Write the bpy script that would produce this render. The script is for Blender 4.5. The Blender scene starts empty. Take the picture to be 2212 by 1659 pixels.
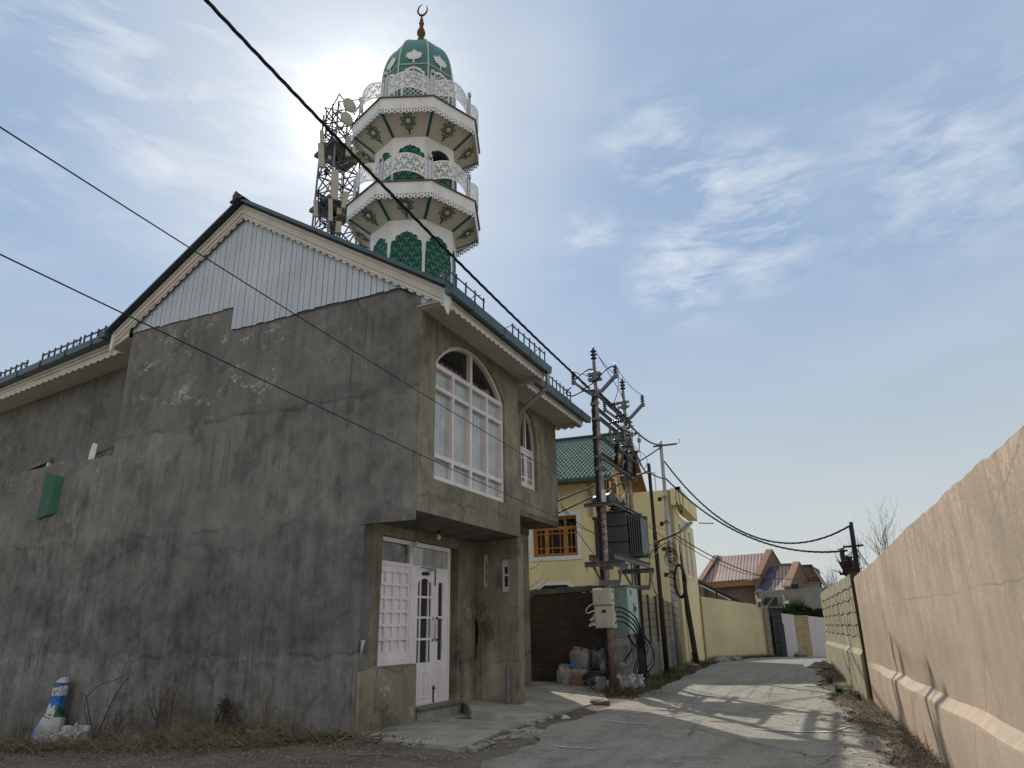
import bpy, bmesh, math, random
from mathutils import Vector, Matrix
from mathutils.geometry import delaunay_2d_cdt
random.seed(11)
sc = bpy.context.scene
COL = sc.collection
PI = math.pi
rad = math.radians
def V(*a): return Vector(a)

# ------------------------------------------------------------ camera (1.4 m above the foot of the building)
CAMZ = 1.4
FPX = 1523.0 / 2212.0            # focal length as a fraction of the picture width
YAW, PIT, ROL = rad(24.37), rad(19.15), rad(-1.0)
FW = V(-math.sin(YAW)*math.cos(PIT), math.cos(YAW)*math.cos(PIT), math.sin(PIT))
R0 = V(math.cos(YAW), math.sin(YAW), 0)
U0 = R0.cross(FW)
RR = R0*math.cos(ROL) + U0*math.sin(ROL)
UU = U0*math.cos(ROL) - R0*math.sin(ROL)
EYE = V(0, 0, CAMZ)
cam = bpy.data.cameras.new("camera")
camo = bpy.data.objects.new("camera", cam); COL.objects.link(camo)
m = Matrix((RR, UU, -FW)).transposed().to_4x4(); m.translation = EYE
camo.matrix_world = m
cam.sensor_width = 36.0; cam.sensor_fit = 'HORIZONTAL'; cam.lens = 36.0*FPX
cam.clip_start = 0.05; cam.clip_end = 4000
sc.camera = camo

# measuring helpers: a sight line of the photograph (2212 units wide) met with a real plane
def ray(px, py): return RR*((px-1106)/1523.0) - UU*((py-829.5)/1523.0) + FW
def atx(px, py, x): d = ray(px, py); return EYE + d*(x/d.x)
def aty(px, py, y): d = ray(px, py); return EYE + d*(y/d.y)
def atz(px, py, z): d = ray(px, py); return EYE + d*((z-CAMZ)/d.z)
def atr(px, py, r): d = ray(px, py); return EYE + d*(r/math.hypot(d.x, d.y))
def atplane(px, py, p0, ang):     # vertical plane through p0, running along heading ang (radians from +Y towards +X)
    d = ray(px, py); n = V(math.cos(ang), -math.sin(ang), 0)
    return EYE + d*((V(p0[0], p0[1], 0)-V(0, 0, 0)).dot(n)/d.dot(n))

# ------------------------------------------------------------ materials
class NT:
    def __init__(s, name):
        s.m = bpy.data.materials.new(name); s.m.use_nodes = True
        s.t = s.m.node_tree; s.n = s.t.nodes; s.l = s.t.links
        s.b = s.n['Principled BSDF']
        g = s.n.new('ShaderNodeNewGeometry'); s.pos = g.outputs['Position']; s.geo = g
    def put(s, sock, v):
        if isinstance(v, bpy.types.NodeSocket): s.l.new(v, sock)
        elif isinstance(v, (tuple, list)) and len(v) == 3 and sock.type == 'RGBA': sock.default_value = (*v, 1)
        else: sock.default_value = v
    def vec(s, scale=(1, 1, 1), src=None, loc=(0, 0, 0)):
        q = s.n.new('ShaderNodeMapping'); s.l.new(src or s.pos, q.inputs[0])
        q.inputs['Scale'].default_value = scale; q.inputs['Location'].default_value = loc
        return q.outputs[0]
    def noise(s, scale, detail=4, rough=.55, v=None, dist=0.0):
        q = s.n.new('ShaderNodeTexNoise'); s.l.new(v or s.pos, q.inputs['Vector'])
        q.inputs['Scale'].default_value = scale; q.inputs['Detail'].default_value = detail
        q.inputs['Roughness'].default_value = rough; q.inputs['Distortion'].default_value = dist
        return q.outputs['Fac']
    def voro(s, scale, v=None, feat='F1'):
        q = s.n.new('ShaderNodeTexVoronoi'); s.l.new(v or s.pos, q.inputs['Vector']); q.feature = feat
        q.inputs['Scale'].default_value = scale; return q.outputs['Distance']
    def brick(s, v, c1, c2, mortar, scale=1.0, bw=.5, bh=.25, ms=.02):
        q = s.n.new('ShaderNodeTexBrick'); s.l.new(v, q.inputs['Vector'])
        s.put(q.inputs['Color1'], c1); s.put(q.inputs['Color2'], c2); s.put(q.inputs['Mortar'], mortar)
        q.inputs['Scale'].default_value = scale; q.inputs['Mortar Size'].default_value = ms
        q.inputs['Brick Width'].default_value = bw; q.inputs['Row Height'].default_value = bh
        q.inputs['Mortar Smooth'].default_value = .2
        return q.outputs['Color'], q.outputs['Fac']
    def math(s, op, a, b=0.0, clamp=False):
        q = s.n.new('ShaderNodeMath'); q.operation = op; q.use_clamp = clamp
        s.put(q.inputs[0], a); s.put(q.inputs[1], b); return q.outputs[0]
    def sep(s, v=None):
        q = s.n.new('ShaderNodeSeparateXYZ'); s.l.new(v or s.pos, q.inputs[0]); return q.outputs
    def comb(s, x, y, z):
        q = s.n.new('ShaderNodeCombineXYZ'); s.put(q.inputs[0], x); s.put(q.inputs[1], y); s.put(q.inputs[2], z); return q.outputs[0]
    def mrange(s, v, a, b, c=0.0, d=1.0):
        q = s.n.new('ShaderNodeMapRange'); s.put(q.inputs[0], v)
        for i, x in enumerate((a, b, c, d)): q.inputs[i+1].default_value = x
        return q.outputs[0]
    def mix(s, f, a, b, mode='MIX'):
        q = s.n.new('ShaderNodeMixRGB'); q.blend_type = mode
        s.put(q.inputs[0], f); s.put(q.inputs[1], a); s.put(q.inputs[2], b); return q.outputs[0]
    def bump(s, h, strength=.4, dist=.02):
        q = s.n.new('ShaderNodeBump'); s.put(q.inputs['Height'], h)
        q.inputs['Strength'].default_value = strength; q.inputs['Distance'].default_value = dist
        s.l.new(q.outputs[0], s.b.inputs['Normal']); return q
    def done(s, col, rough=.8, metal=0.0, spec=.3):
        s.put(s.b.inputs['Base Color'], col); s.put(s.b.inputs['Roughness'], rough)
        s.put(s.b.inputs['Metallic'], metal); s.b.inputs['Specular IOR Level'].default_value = spec
        return s.m

def simple(name, c, var=.2, scale=6.0, rough=.7, metal=0.0, bump=.15, spec=.3, dirt=0.0, dirtc=(.06, .05, .04), bscale=None, bdist=.006):
    n = NT(name)
    f = n.noise(scale, 6)
    a = tuple(x*(1-var) for x in c); b = tuple(min(1, x*(1+var)) for x in c)
    col = n.mix(n.mrange(f, .3, .7), a, b)
    if dirt:
        st = n.noise(1.0, 5, .65, n.vec((5*scale/6, 5*scale/6, .7*scale/6)))
        sp = n.noise(scale*4, 4)
        col = n.mix(n.math('MULTIPLY', n.mrange(st, .45, .75, 0, dirt), n.mrange(sp, .3, .6)), col, dirtc)
    if bump: n.bump(n.noise(bscale or scale*5, 5), bump, bdist)
    return n.done(col, rough, metal, spec)

def plaster(name, dark, light, seams=(), white=(), warm=None, streak=.5):
    """cement plaster: patchy, rain-streaked, in day-work bands, with lime blooms"""
    n = NT(name); x, y, z = n.sep()
    big = n.noise(.55, 5, .6, dist=.4); mid = n.noise(2.6, 7, .65, dist=.6); fine = n.noise(22, 5, .6)
    st = n.noise(1.0, 6, .65, n.vec((5.5, 5.5, .45)))
    f = n.math('ADD', n.math('MULTIPLY', n.mrange(big, .3, .7), .45), n.math('MULTIPLY', n.mrange(mid, .28, .72), .40))
    f = n.math('ADD', f, n.math('MULTIPLY', n.mrange(st, .3, .7), .25))
    f = n.math('ADD', f, n.math('MULTIPLY', n.math('SUBTRACT', fine, .5), .25))
    col = n.mix(n.mrange(f, .26, .84), dark, light)
    if warm: col = n.mix(n.mrange(n.noise(.9, 4, .6), .42, .62, 0, .6), col, warm)
    # day-work patches with soft broken edges, trowel sweeps, drips and hairline cracks
    wp = n.mix(.35, n.vec((.30, .30, .42)), n.comb(n.noise(.9, 5, .65), n.noise(1.1, 5, .65, n.vec(loc=(4, 4, 4))), n.noise(1.0, 5, .65, n.vec(loc=(8, 1, 3)))), 'ADD')
    vq = n.n.new('ShaderNodeTexVoronoi'); n.l.new(wp, vq.inputs['Vector']); vq.inputs['Scale'].default_value = 1.55
    pt = n.sep(vq.outputs['Color'])[0]
    col = n.mix(n.mrange(pt, .0, 1.0, 0, .30), col, tuple(v*.55 for v in dark)); col = n.mix(n.mrange(pt, .75, .95, 0, .22), col, tuple(min(1, v*1.25) for v in light))
    tw = n.noise(1.0, 5, .7, n.vec((9, 9, 2.6)), 1.6); col = n.mix(n.mrange(tw, .56, .72, 0, .30), col, tuple(v*.6 for v in dark)); col = n.mix(n.mrange(tw, .44, .28, 0, .25), col, tuple(min(1, v*1.2) for v in light))
    dr = n.noise(1.0, 4, .6, n.vec((17, 17, .55), loc=(2, 6, 1))); dg = n.mrange(n.noise(.8, 3, .5, n.vec((1, 1, .6), loc=(6, 2, 7))), .48, .60)
    col = n.mix(n.math('MULTIPLY', n.math('MULTIPLY', n.mrange(dr, .56, .68), dg), .55), col, tuple(v*.4 for v in dark))
    ck = n.voro(.55, n.mix(.30, n.pos, n.comb(n.noise(1.6, 6, .7), n.noise(1.8, 6, .7, n.vec(loc=(5, 1, 2))), n.noise(1.7, 6, .7, n.vec(loc=(1, 8, 2)))), 'ADD'), 'DISTANCE_TO_EDGE')
    col = n.mix(n.math('MULTIPLY', n.mrange(ck, 0, .005, .40, 0), n.mrange(n.noise(.7, 2, v=n.vec(loc=(3, 9, 4))), .58, .64)), col, tuple(v*.3 for v in dark))
    # mould stains: dark spots with soft runs
    sp = n.noise(3.2, 4, .6, n.vec((1, 1, .55), loc=(3, 7, 1)))
    gate = n.mrange(n.noise(.5, 2, v=n.vec(loc=(9, 2, 5))), .48, .62)
    col = n.mix(n.math('MULTIPLY', n.math('MULTIPLY', n.mrange(sp, .55, .66), gate), .55), col, tuple(v*.45 for v in dark))
    zw = n.math('ADD', z, n.math('MULTIPLY', n.math('SUBTRACT', n.noise(1.3, 5, .6, n.vec((1, 1, .3))), .5), .55))
    for i, (t, k) in enumerate(seams):
        above = n.math('GREATER_THAN', zw, t)
        col = n.mix(n.math('MULTIPLY', above, abs(k)), col, (.02, .02, .02) if k < 0 else (.5, .49, .46))
        d = n.math('ABSOLUTE', n.math('SUBTRACT', zw, t+.015))
        line = n.math('MULTIPLY', n.mrange(d, 0, .05, 1, 0), n.mrange(n.noise(1.7, 3), .4, .6))
        col = n.mix(n.math('MULTIPLY', line, .5), col, tuple(v*.5 for v in dark))
    for (axis, lo, hi, zlo, zhi, amt) in white:
        a = {'x': x, 'y': y}[axis]
        def win(s, p, q, e): return n.math('MULTIPLY', n.mrange(s, p-e, p+e), n.mrange(s, q-e, q+e, 1, 0))
        g = n.math('MULTIPLY', win(a, lo, hi, .3), win(z, zlo, zhi, .2))
        w = n.math('MULTIPLY', n.mrange(n.noise(1.7, 4, .65, n.vec((1, 1, 1.3)), .8), .53, .62), n.mrange(n.noise(8, 7, .75, None, 1.2), .49, .60))
        col = n.mix(n.math('MULTIPLY', n.math('MULTIPLY', g, w), amt), col, (.55, .54, .52))
    h = n.math('ADD', n.math('MULTIPLY', mid, .7), n.math('MULTIPLY', fine, .25))
    n.bump(h, .5, .035)
    return n.done(col, .92, 0, .15)

M = {}
M['plaster'] = plaster('grey_plaster', (.080, .078, .073), (.30, .29, .272), seams=((3.1, .07), (1.05, -.16), (5.1, -.14)), white=(('x', -12.6, -8.7, 5.3, 7.3, .75), ('x', -8.7, -6.6, 5.6, 6.6, .3), ('x', -16.4, -12, 4.2, 4.7, .35), ('x', -16, -9, .5, 1.0, .3)))
M['plaster_front'] = plaster('olive_bounce_plaster', (.105, .097, .074), (.42, .385, .295), seams=((.82, -.12), (3.4, .05)), white=(('y', 9.5, 10.9, .05, .85, .8), ('y', 12, 12.8, 1.0, 2.0, .7)), warm=(.20, .17, .11))  # lane-side plaster: own olive patches, plus warm bounce light put into the colour
M['soffit_concrete'] = simple('raw_concrete_soffit', (.13, .12, .10), .35, 2.5, .9, bump=.3)
n = NT('white_cladding')
x, y, z = n.sep()
c = n.mix(n.mrange(n.noise(1.2, 5), .3, .7), (.40, .45, .50), (.52, .56, .60))
c = n.mix(n.mrange(n.noise(1, 5, .6, n.vec((9, 9, .5))), .5, .8, 0, .3), c, (.33, .34, .34))
M['cladding'] = n.done(c, .45, 0, .4)
M['white_paint'] = simple('white_paint', (.66, .655, .63), .08, 3, .45, bump=.05, spec=.4, dirt=.25, dirtc=(.30, .27, .22))
M['door_paint'] = simple('pinkish_white_paint', (.80, .755, .775), .10, 3, .45, bump=.12, spec=.4, dirt=.45, dirtc=(.34, .29, .27))
M['frame_paint'] = simple('window_frame_paint', (.68, .63, .62), .12, 4, .45, bump=.12, spec=.4, dirt=.55, dirtc=(.40, .30, .26))
M['cream_board'] = simple('cream_board', (.56, .53, .46), .08, 3, .5, bump=.05, dirt=.35, dirtc=(.28, .24, .18))
M['soffit_board'] = simple('soffit_board', (.52, .50, .45), .07, 3, .55, bump=.04, dirt=.25, dirtc=(.3, .26, .2))
M['roof_blue'] = simple('teal_roof_metal', (.030, .085, .105), .2, 2, .4, .0, .03, .45)
M['roof_dark'] = simple('dark_roof_edge', (.035, .037, .045), .2, 3, .45, .0, .03, .4)
M['black_iron'] = simple('black_iron', (.018, .018, .022), .3, 9, .55, .2, .1)
M['cable'] = simple('cable_sheath', (.012, .012, .016), .2, 20, .5, 0, 0)
M['cable_grey'] = simple('grey_cable', (.16, .15, .14), .2, 20, .5, 0, 0)
M['galv'] = simple('galvanised_steel', (.28, .29, .30), .2, 8, .5, .6, .08)
M['grey_steel'] = simple('painted_grey_steel', (.17, .175, .18), .25, 7, .55, .2, .12, dirt=.4)
M['porcelain'] = simple('brown_porcelain', (.025, .014, .012), .2, 9, .15, 0, 0, .6)
M['sheet_green'] = simple('painted_green_sheet', (.008, .085, .045), .1, 4, .5, 0, .03, .3)
M['aerial'] = simple('weathered_aerial_cover', (.36, .33, .27), .12, 3, .55, 0, .03, .3)
M['green_metal'] = simple('green_sheet', (.008, .125, .080), .08, 4, .35, 0, .02, .4)
M['dome_green'] = simple('dome_green_sheet', (.008, .135, .110), .12, 2.5, .33, 0, .03, .5)
M['trim_green'] = simple('dark_green_trim', (.012, .095, .075), .1, 4, .4, 0, .02, .4)
M['minaret_white'] = simple('white_sheet', (.70, .69, .67), .06, 3, .42, 0, .03, .4, dirt=.6, dirtc=(.36, .31, .25))
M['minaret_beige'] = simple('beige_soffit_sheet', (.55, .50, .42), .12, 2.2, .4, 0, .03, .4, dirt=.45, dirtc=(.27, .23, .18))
M['brass'] = simple('darkened_brass', (.11, .045, .018), .4, 12, .4, .8, .1)  # brass colour darkened to carry the backlit look of finial and crescent
M['chrome'] = simple('steel_tube', (.42, .42, .43), .1, 9, .25, .9, 0)
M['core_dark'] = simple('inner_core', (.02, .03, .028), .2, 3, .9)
M['wood_grey'] = simple('weathered_wood', (.16, .145, .125), .35, 10, .85, bump=.3)
M['wood_brown'] = simple('varnished_wood', (.36, .15, .030), .18, 5, .4, 0, .05, .4)
M['brown_soffit'] = simple('brown_soffit', (.24, .125, .055), .15, 4, .6)
M['dark_glass'] = simple('dark_glass', (.012, .014, .016), .1, 3, .06, 0, .02, .5)
n = NT('frosted_pane')
fold = n.math('ADD', n.math('MULTIPLY', n.noise(1, 4, .6, n.vec((16, 16, .5))), .6), n.math('MULTIPLY', n.noise(2.2, 5, .6, n.vec((1, 1, 1.4))), .5))
c = n.mix(n.mrange(fold, .38, .72), (.25, .275, .27), (.52, .545, .53)); c = n.mix(n.mrange(n.noise(9, 5, .7), .58, .75, 0, .4), c, (.30, .29, .25))
M['pane'] = n.done(c, .07, 0, .55); n.bump(n.noise(1.7, 3), .12, .03)
n = NT('clear_pane')
c = n.mix(n.mrange(n.noise(3, 6, .7, dist=1), .45, .62), (.05, .055, .055), (.20, .20, .17))
M['pane_dirty'] = n.done(c, .12, 0, .5)
M['mesh_dark'] = simple('dark_door_net', (.035, .030, .028), .15, 30, .8)
M['yellow_wall'] = simple('yellow_paint_plaster', (.74, .64, .36), .07, .8, .85, bump=.2, bscale=14, bdist=.01, dirt=.5, dirtc=(.36, .30, .16))
M['yellow_boundary'] = simple('pale_yellow_plaster', (.56, .505, .315), .09, .9, .88, bump=.25, bscale=12, bdist=.012, dirt=.7, dirtc=(.27, .23, .13))
M['white_trim'] = simple('white_trim', (.70, .70, .68), .05, 4, .6)
M['plastic_white'] = simple('white_plastic_bag', (.40, .40, .40), .25, 9, .4, 0, .9, .4, .4, (.17, .16, .15), 18, .05)
M['sack'] = simple('woven_sack', (.34, .33, .31), .25, 7, .75, 0, .9, bscale=16, bdist=.05, dirt=.7, dirtc=(.09, .085, .075))
M['sack_dark'] = simple('dirty_sack', (.14, .14, .14), .5, 9, .75, 0, .9, bscale=16, bdist=.05, dirt=.6, dirtc=(.05, .05, .045))
M['blue_plastic'] = simple('blue_plastic', (.02, .17, .50), .15, 8, .35, 0, .2)
M['meter_box'] = simple('beige_plastic', (.50, .475, .42), .05, 5, .45, 0, .03, dirt=.25, dirtc=(.25, .21, .15))
M['teal_box'] = simple('mint_green_paint', (.31, .45, .42), .07, 4, .42, 0, .04, dirt=.3, dirtc=(.20, .28, .24))
M['teal_dark'] = simple('dark_mint_paint', (.20, .315, .285), .08, 4, .5, 0, .04, dirt=.3, dirtc=(.13, .19, .16))  # same mint in a darker tone, for body, roof and louvres
M['transformer'] = simple('transformer_grey', (.075, .088, .10), .15, 4, .45, .2, .05, dirt=.4)
M['pole_dark'] = simple('brown_black_pole', (.030, .022, .018), .3, 9, .7, .1, .15)
M['pole_silver'] = simple('silver_painted_pole', (.38, .37, .36), .12, 6, .45, .4, .1, dirt=.35, dirtc=(.14, .12, .11))
n = NT('rusty_tube_pole')
x, y, z = n.sep()
c = n.mix(n.mrange(n.noise(5, 6, .6), .35, .65), (.19, .135, .105), (.33, .275, .235))
q = n.noise(1, 3, .5, n.vec((14, 14, 6)))
c = n.mix(n.mrange(q, .56, .64, 0, .7), c, (.11, .045, .03))
c = n.mix(n.mrange(z, 2.0, .3, 0, .5), c, (.12, .075, .06))
M['pole_rust'] = n.done(c, .6, .25, .3); n.bump(n.noise(20, 4), .15, .004)
M['pole_line'] = simple('chalky_tape', (.40, .36, .33), .2, 9, .8)
# brick, block and stone walls (all stand across or along the lane, so brick courses are laid on x+y and z)
def brickmat(name, c1, c2, mortar, bw, bh, ms, dirt=.4, dirtc=(.03, .028, .025), bump=.6, var=.3, warp=.03):
    n = NT(name); x, y, z = n.sep()
    v = n.comb(n.math('ADD', x, n.math('MULTIPLY', y, 1.0)), z, 0.0)
    nz = n.noise(1.5, 4); off = n.math('MULTIPLY', n.math('SUBTRACT', nz, .5), warp)
    v = n.comb(n.math('ADD', x, y), n.math('ADD', z, off), 0.0)
    c, f = n.brick(v, c1, c2, mortar, 1.0, bw, bh, ms)
    c = n.mix(n.mrange(n.noise(6, 6, .65), .35, .7, 0, var), c, tuple(k*.5 for k in c1))
    c = n.mix(n.mrange(n.noise(.8, 5, .6), .42, .68, 0, dirt), c, dirtc)
    h = n.math('ADD', n.math('MULTIPLY', f, -1.0), n.math('MULTIPLY', n.noise(14, 5), .6))
    n.bump(h, bump, .02); return n.done(c, .9, 0, .15)
M['old_brick'] = brickmat('old_mud_brick', (.125, .078, .052), (.080, .062, .048), (.078, .063, .050), .27, .09, .02, .85, (.035, .031, .027), .9, .75, .22)
M['block'] = brickmat('cement_block', (.36, .33, .24), (.29, .265, .19), (.13, .115, .085), .34, .23, .014, .35, (.12, .105, .075))
M['far_brick'] = brickmat('brown_brick', (.21, .15, .10), (.165, .115, .078), (.17, .135, .10), .22, .075, .010, .15, (.16, .10, .06), .3)
M['terracotta'] = simple('terracotta_coping', (.26, .145, .095), .12, 2.5, .8)
M['door_navy'] = simple('dark_blue_door', (.02, .025, .045), .2, 5, .6)
M['grey_stone'] = brickmat('grey_stone_cladding', (.10, .105, .11), (.055, .06, .065), (.035, .037, .04), .30, .085, .012, .3)
M['cement_wall'] = plaster('plain_cement', (.17, .165, .15), (.30, .29, .265))
M['purple_white'] = simple('lilac_white_paint', (.60, .57, .60), .05, 2, .8, dirt=.2, dirtc=(.35, .32, .30))
M['plank_gate'] = simple('straw_plank', (.40, .33, .19), .15, 5, .75, dirt=.4, dirtc=(.2, .15, .08))
M['hedge'] = simple('dark_hedge', (.012, .013, .010), .4, 8, .9)
n = NT('beige_wall_plaster')
x, y, z = n.sep()
f = n.noise(1.1, 6, .6, dist=.4); st = n.noise(1, 6, .7, n.vec((6, 6, .45)))
c = n.mix(n.mrange(f, .3, .7), (.355, .283, .212), (.45, .366, .278))
dm = n.math('MULTIPLY', n.mrange(st, .46, .70), n.mrange(n.math('ADD', z, n.math('MULTIPLY', n.noise(.7, 3), 1.0)), 1.4, 2.7, .12, 1.0))
c = n.mix(n.math('MULTIPLY', dm, .80), c, (.19, .152, .115))
c = n.mix(n.math('MULTIPLY', n.mrange(n.noise(26, 4, .7), .46, .62), n.mrange(z, 1.2, 2.2, .12, .75)), c, (.22, .175, .135))
c = n.mix(n.mrange(n.noise(.9, 3, v=n.vec(loc=(4, 4, 4))), .45, .6, 0, .3), c, (.46, .335, .255))
zj = n.math('ABSOLUTE', n.math('SUBTRACT', n.math('ADD', z, n.math('MULTIPLY', n.math('SUBTRACT', n.noise(1.1, 5, .6), .5), .16)), 1.66))
c = n.mix(n.math('MULTIPLY', n.mrange(zj, 0, .010, .7, 0), n.mrange(n.noise(1.3, 2), .36, .5)), c, (.17, .13, .10))
pb = n.mrange(n.math('ADD', z, n.math('MULTIPLY', n.noise(2.2, 5, .6), .5)), .72, .30, 0, .45)
c = n.mix(n.math('MULTIPLY', pb, n.mrange(n.noise(3.5, 6, .65), .38, .62)), c, (.30, .215, .165))
c = n.mix(n.math('MULTIPLY', n.mrange(n.noise(5.5, 6, .7, n.vec(loc=(7, 7, 7))), .60, .68), .45), c, (.53, .45, .36))
c = n.mix(n.mrange(n.noise(9, 6, .72, n.vec((1, 1, .5))), .56, .74, 0, .35), c, (.24, .19, .145))
blot = n.noise(1.6, 7, .68, n.vec((1, 1, .7), loc=(11, 3, 2)), .5)
c = n.mix(n.math('MULTIPLY', n.mrange(blot, .44, .62, 0, .75), n.mrange(z, .9, 1.9, .25, .8)), c, (.225, .185, .145))
c = n.mix(n.mrange(n.noise(48, 5, .75), .54, .70, 0, .30), c, (.18, .145, .11))
cr = n.voro(.42, n.vec((1, 1, .8), n.mix(.22, n.pos, n.comb(n.noise(2, 5), n.noise(2.3, 5, v=n.vec(loc=(5, 1, 2))), n.noise(1.9, 5, v=n.vec(loc=(1, 8, 2)))), 'ADD')), 'DISTANCE_TO_EDGE')
c = n.mix(n.math('MULTIPLY', n.mrange(cr, 0, .006, .5, 0), n.mrange(n.noise(.6, 2, v=n.vec(loc=(2, 5, 5))), .46, .52)), c, (.17, .12, .09))
n.bump(n.math('ADD', n.math('MULTIPLY', n.noise(30, 5, .7), .35), n.math('MULTIPLY', f, 1.2)), .45, .02)
M['beige_wall'] = n.done(c, .92, 0, .12)
n = NT('mossy_block_render')
x, y, z = n.sep()
st = n.noise(1, 6, .7, n.vec((7, 7, .6)))
c = n.mix(n.mrange(n.noise(1.8, 6), .3, .7), (.27, .245, .165), (.40, .37, .265))
c = n.mix(n.mrange(st, .46, .72, 0, .6), c, (.13, .115, .075))
n.bump(n.noise(16, 6, .7), .6, .03)
M['block_wall'] = n.done(c, .93, 0, .12)
M['joint'] = simple('mortar_joint', (.12, .105, .075), .3, 9, .95)
M['pale_ledge'] = simple('pale_cement_ledge', (.50, .46, .36), .12, 5, .9)
M['pink_ledge'] = simple('pink_cement_ledge', (.41, .33, .255), .16, 5, .9, bump=.3)
M['stone'] = simple('rough_stone', (.20, .185, .165), .3, 6, .9, bump=.6, bdist=.03)
# ground materials
n = NT('dirt')
f = n.noise(1.3, 7, .65); g = n.noise(30, 6, .7); h = n.noise(130, 3, .6)
c = n.mix(n.mrange(f, .3, .7), (.095, .078, .058), (.225, .19, .145))
c = n.mix(n.mrange(g, .52, .68, 0, .7), c, (.29, .26, .21)); c = n.mix(n.mrange(h, .56, .68, 0, .5), c, (.05, .042, .032))
n.bump(n.math('ADD', n.math('MULTIPLY', g, 1.0), n.math('MULTIPLY', h, .3)), .8, .03)
M['dirt'] = n.done(c, .97, 0, .1)
n = NT('worn_asphalt')
x, y, z = n.sep()
f = n.noise(.6, 6, .6, n.vec((1.4, .7, 1)), dist=.5); g = n.noise(38, 6, .75); h = n.voro(90); k = n.noise(4.5, 6, .6, n.vec((1.6, .9, 1)))
c = n.mix(n.mrange(f, .3, .7), (.25, .238, .205), (.40, .382, .325))
c = n.mix(n.mrange(k, .40, .68, 0, .5), c, (.46, .44, .365))
c = n.mix(n.mrange(g, .50, .62, 0, .85), c, (.10, .092, .078)); c = n.mix(n.mrange(h, .0, .32, .6, 0), c, (.55, .52, .45))
c = n.mix(n.mrange(n.noise(2.6, 4, v=n.vec(loc=(3, 3, 3))), .60, .70, 0, .3), c, (.10, .095, .085))
tr = n.noise(1.0, 5, .6, n.vec((2.6, .22, 1))); c = n.mix(n.mrange(tr, .50, .66, 0, .38), c, (.17, .16, .135)); c = n.mix(n.mrange(tr, .44, .34, 0, .30), c, (.47, .445, .37))
rc = n.voro(.5, n.mix(.35, n.pos, n.comb(n.noise(1.6, 6, .7), n.noise(1.8, 6, .7, n.vec(loc=(5, 1, 2))), 0.0), 'ADD'), 'DISTANCE_TO_EDGE')
c = n.mix(n.math('MULTIPLY', n.mrange(rc, 0, .012, .7, 0), n.mrange(n.noise(.5, 2), .45, .55)), c, (.06, .055, .045))
ptn = n.noise(1.6, 7, .7, n.vec(loc=(1, 5, 2))); c = n.mix(n.mrange(ptn, .57, .60, 0, .35), c, (.15, .14, .12))
c = n.mix(n.mrange(n.noise(14, 5, .7), .55, .7, 0, .5), c, (.42, .39, .31))
edge = n.noise(1.2, 4, .6)
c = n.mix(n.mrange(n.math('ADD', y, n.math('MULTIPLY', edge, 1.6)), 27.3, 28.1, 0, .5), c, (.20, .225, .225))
n.bump(n.math('ADD', n.math('MULTIPLY', g, .6), n.math('MULTIPLY', h, .6)), .9, .018)
M['road'] = n.done(c, .93, 0, .15)
n = NT('worn_concrete_slab')
f = n.noise(1.1, 6, .6, dist=.5); g = n.noise(24, 6, .7); st = n.noise(1, 5, .6, n.vec((5, 1.0, 1)))
c = n.mix(n.mrange(f, .3, .7), (.22, .205, .165), (.42, .40, .34))
c = n.mix(n.mrange(n.noise(3.2, 7, .7), .48, .68, 0, .55), c, (.17, .155, .12)); c = n.mix(n.mrange(st, .5, .72, 0, .4), c, (.19, .175, .14)); c = n.mix(n.mrange(g, .56, .7, 0, .5), c, (.13, .12, .10))
n.bump(n.math('ADD', g, n.math('MULTIPLY', f, .5)), .5, .012)
M['slab'] = n.done(c, .9, 0, .2)
M['mark'] = simple('worn_white_line', (.52, .52, .50), .3, 12, .85)
# vegetation
def leafmat(name, a, b):
    n = NT(name); oi = n.n.new('ShaderNodeObjectInfo')
    c = n.mix(n.mrange(n.noise(3.5, 3), .3, .7), a, b)
    n.b.inputs['Subsurface Weight'].default_value = 0
    return n.done(c, .75, 0, .2)
M['straw'] = leafmat('dry_straw', (.105, .080, .052), (.26, .205, .135))
M['straw_dark'] = leafmat('dry_brown_stalk', (.065, .042, .028), (.15, .10, .06))
M['twig'] = simple('bare_twig', (.045, .035, .030), .3, 20, .85)
M['willow_twig'] = simple('pale_willow_twig', (.15, .135, .12), .3, 20, .85)
M['grass'] = leafmat('green_grass', (.030, .050, .014), (.075, .105, .032))
M['dark_leaf'] = leafmat('shrivelled_leaf', (.020, .017, .012), (.05, .04, .026))
M['palm'] = leafmat('palm_leaf', (.035, .075, .025), (.12, .19, .06))
M['bark'] = simple('dark_bark', (.040, .030, .025), .35, 12, .95, bump=.5, bdist=.02)
M['paper'] = simple('torn_paper', (.50, .49, .47), .1, 8, .8)
M['bulb'] = simple('pearl_glass', (.75, .73, .68), .03, 5, .2, 0, 0, .5)
# ------------------------------------------------------------ mesh building
ORIG = {}
def prop(o, label=None, cat=None, group=None, kind=None):
    if label: o['label'] = label
    if cat: o['category'] = cat
    if group: o['group'] = group
    if kind: o['kind'] = kind
    return o
def thing(name, loc, label, cat, group=None):
    o = bpy.data.objects.new(name, None); COL.objects.link(o); o.location = loc
    o.empty_display_size = .2
    ORIG[o.name] = Vector(loc); return prop(o, label, cat, group)

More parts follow.
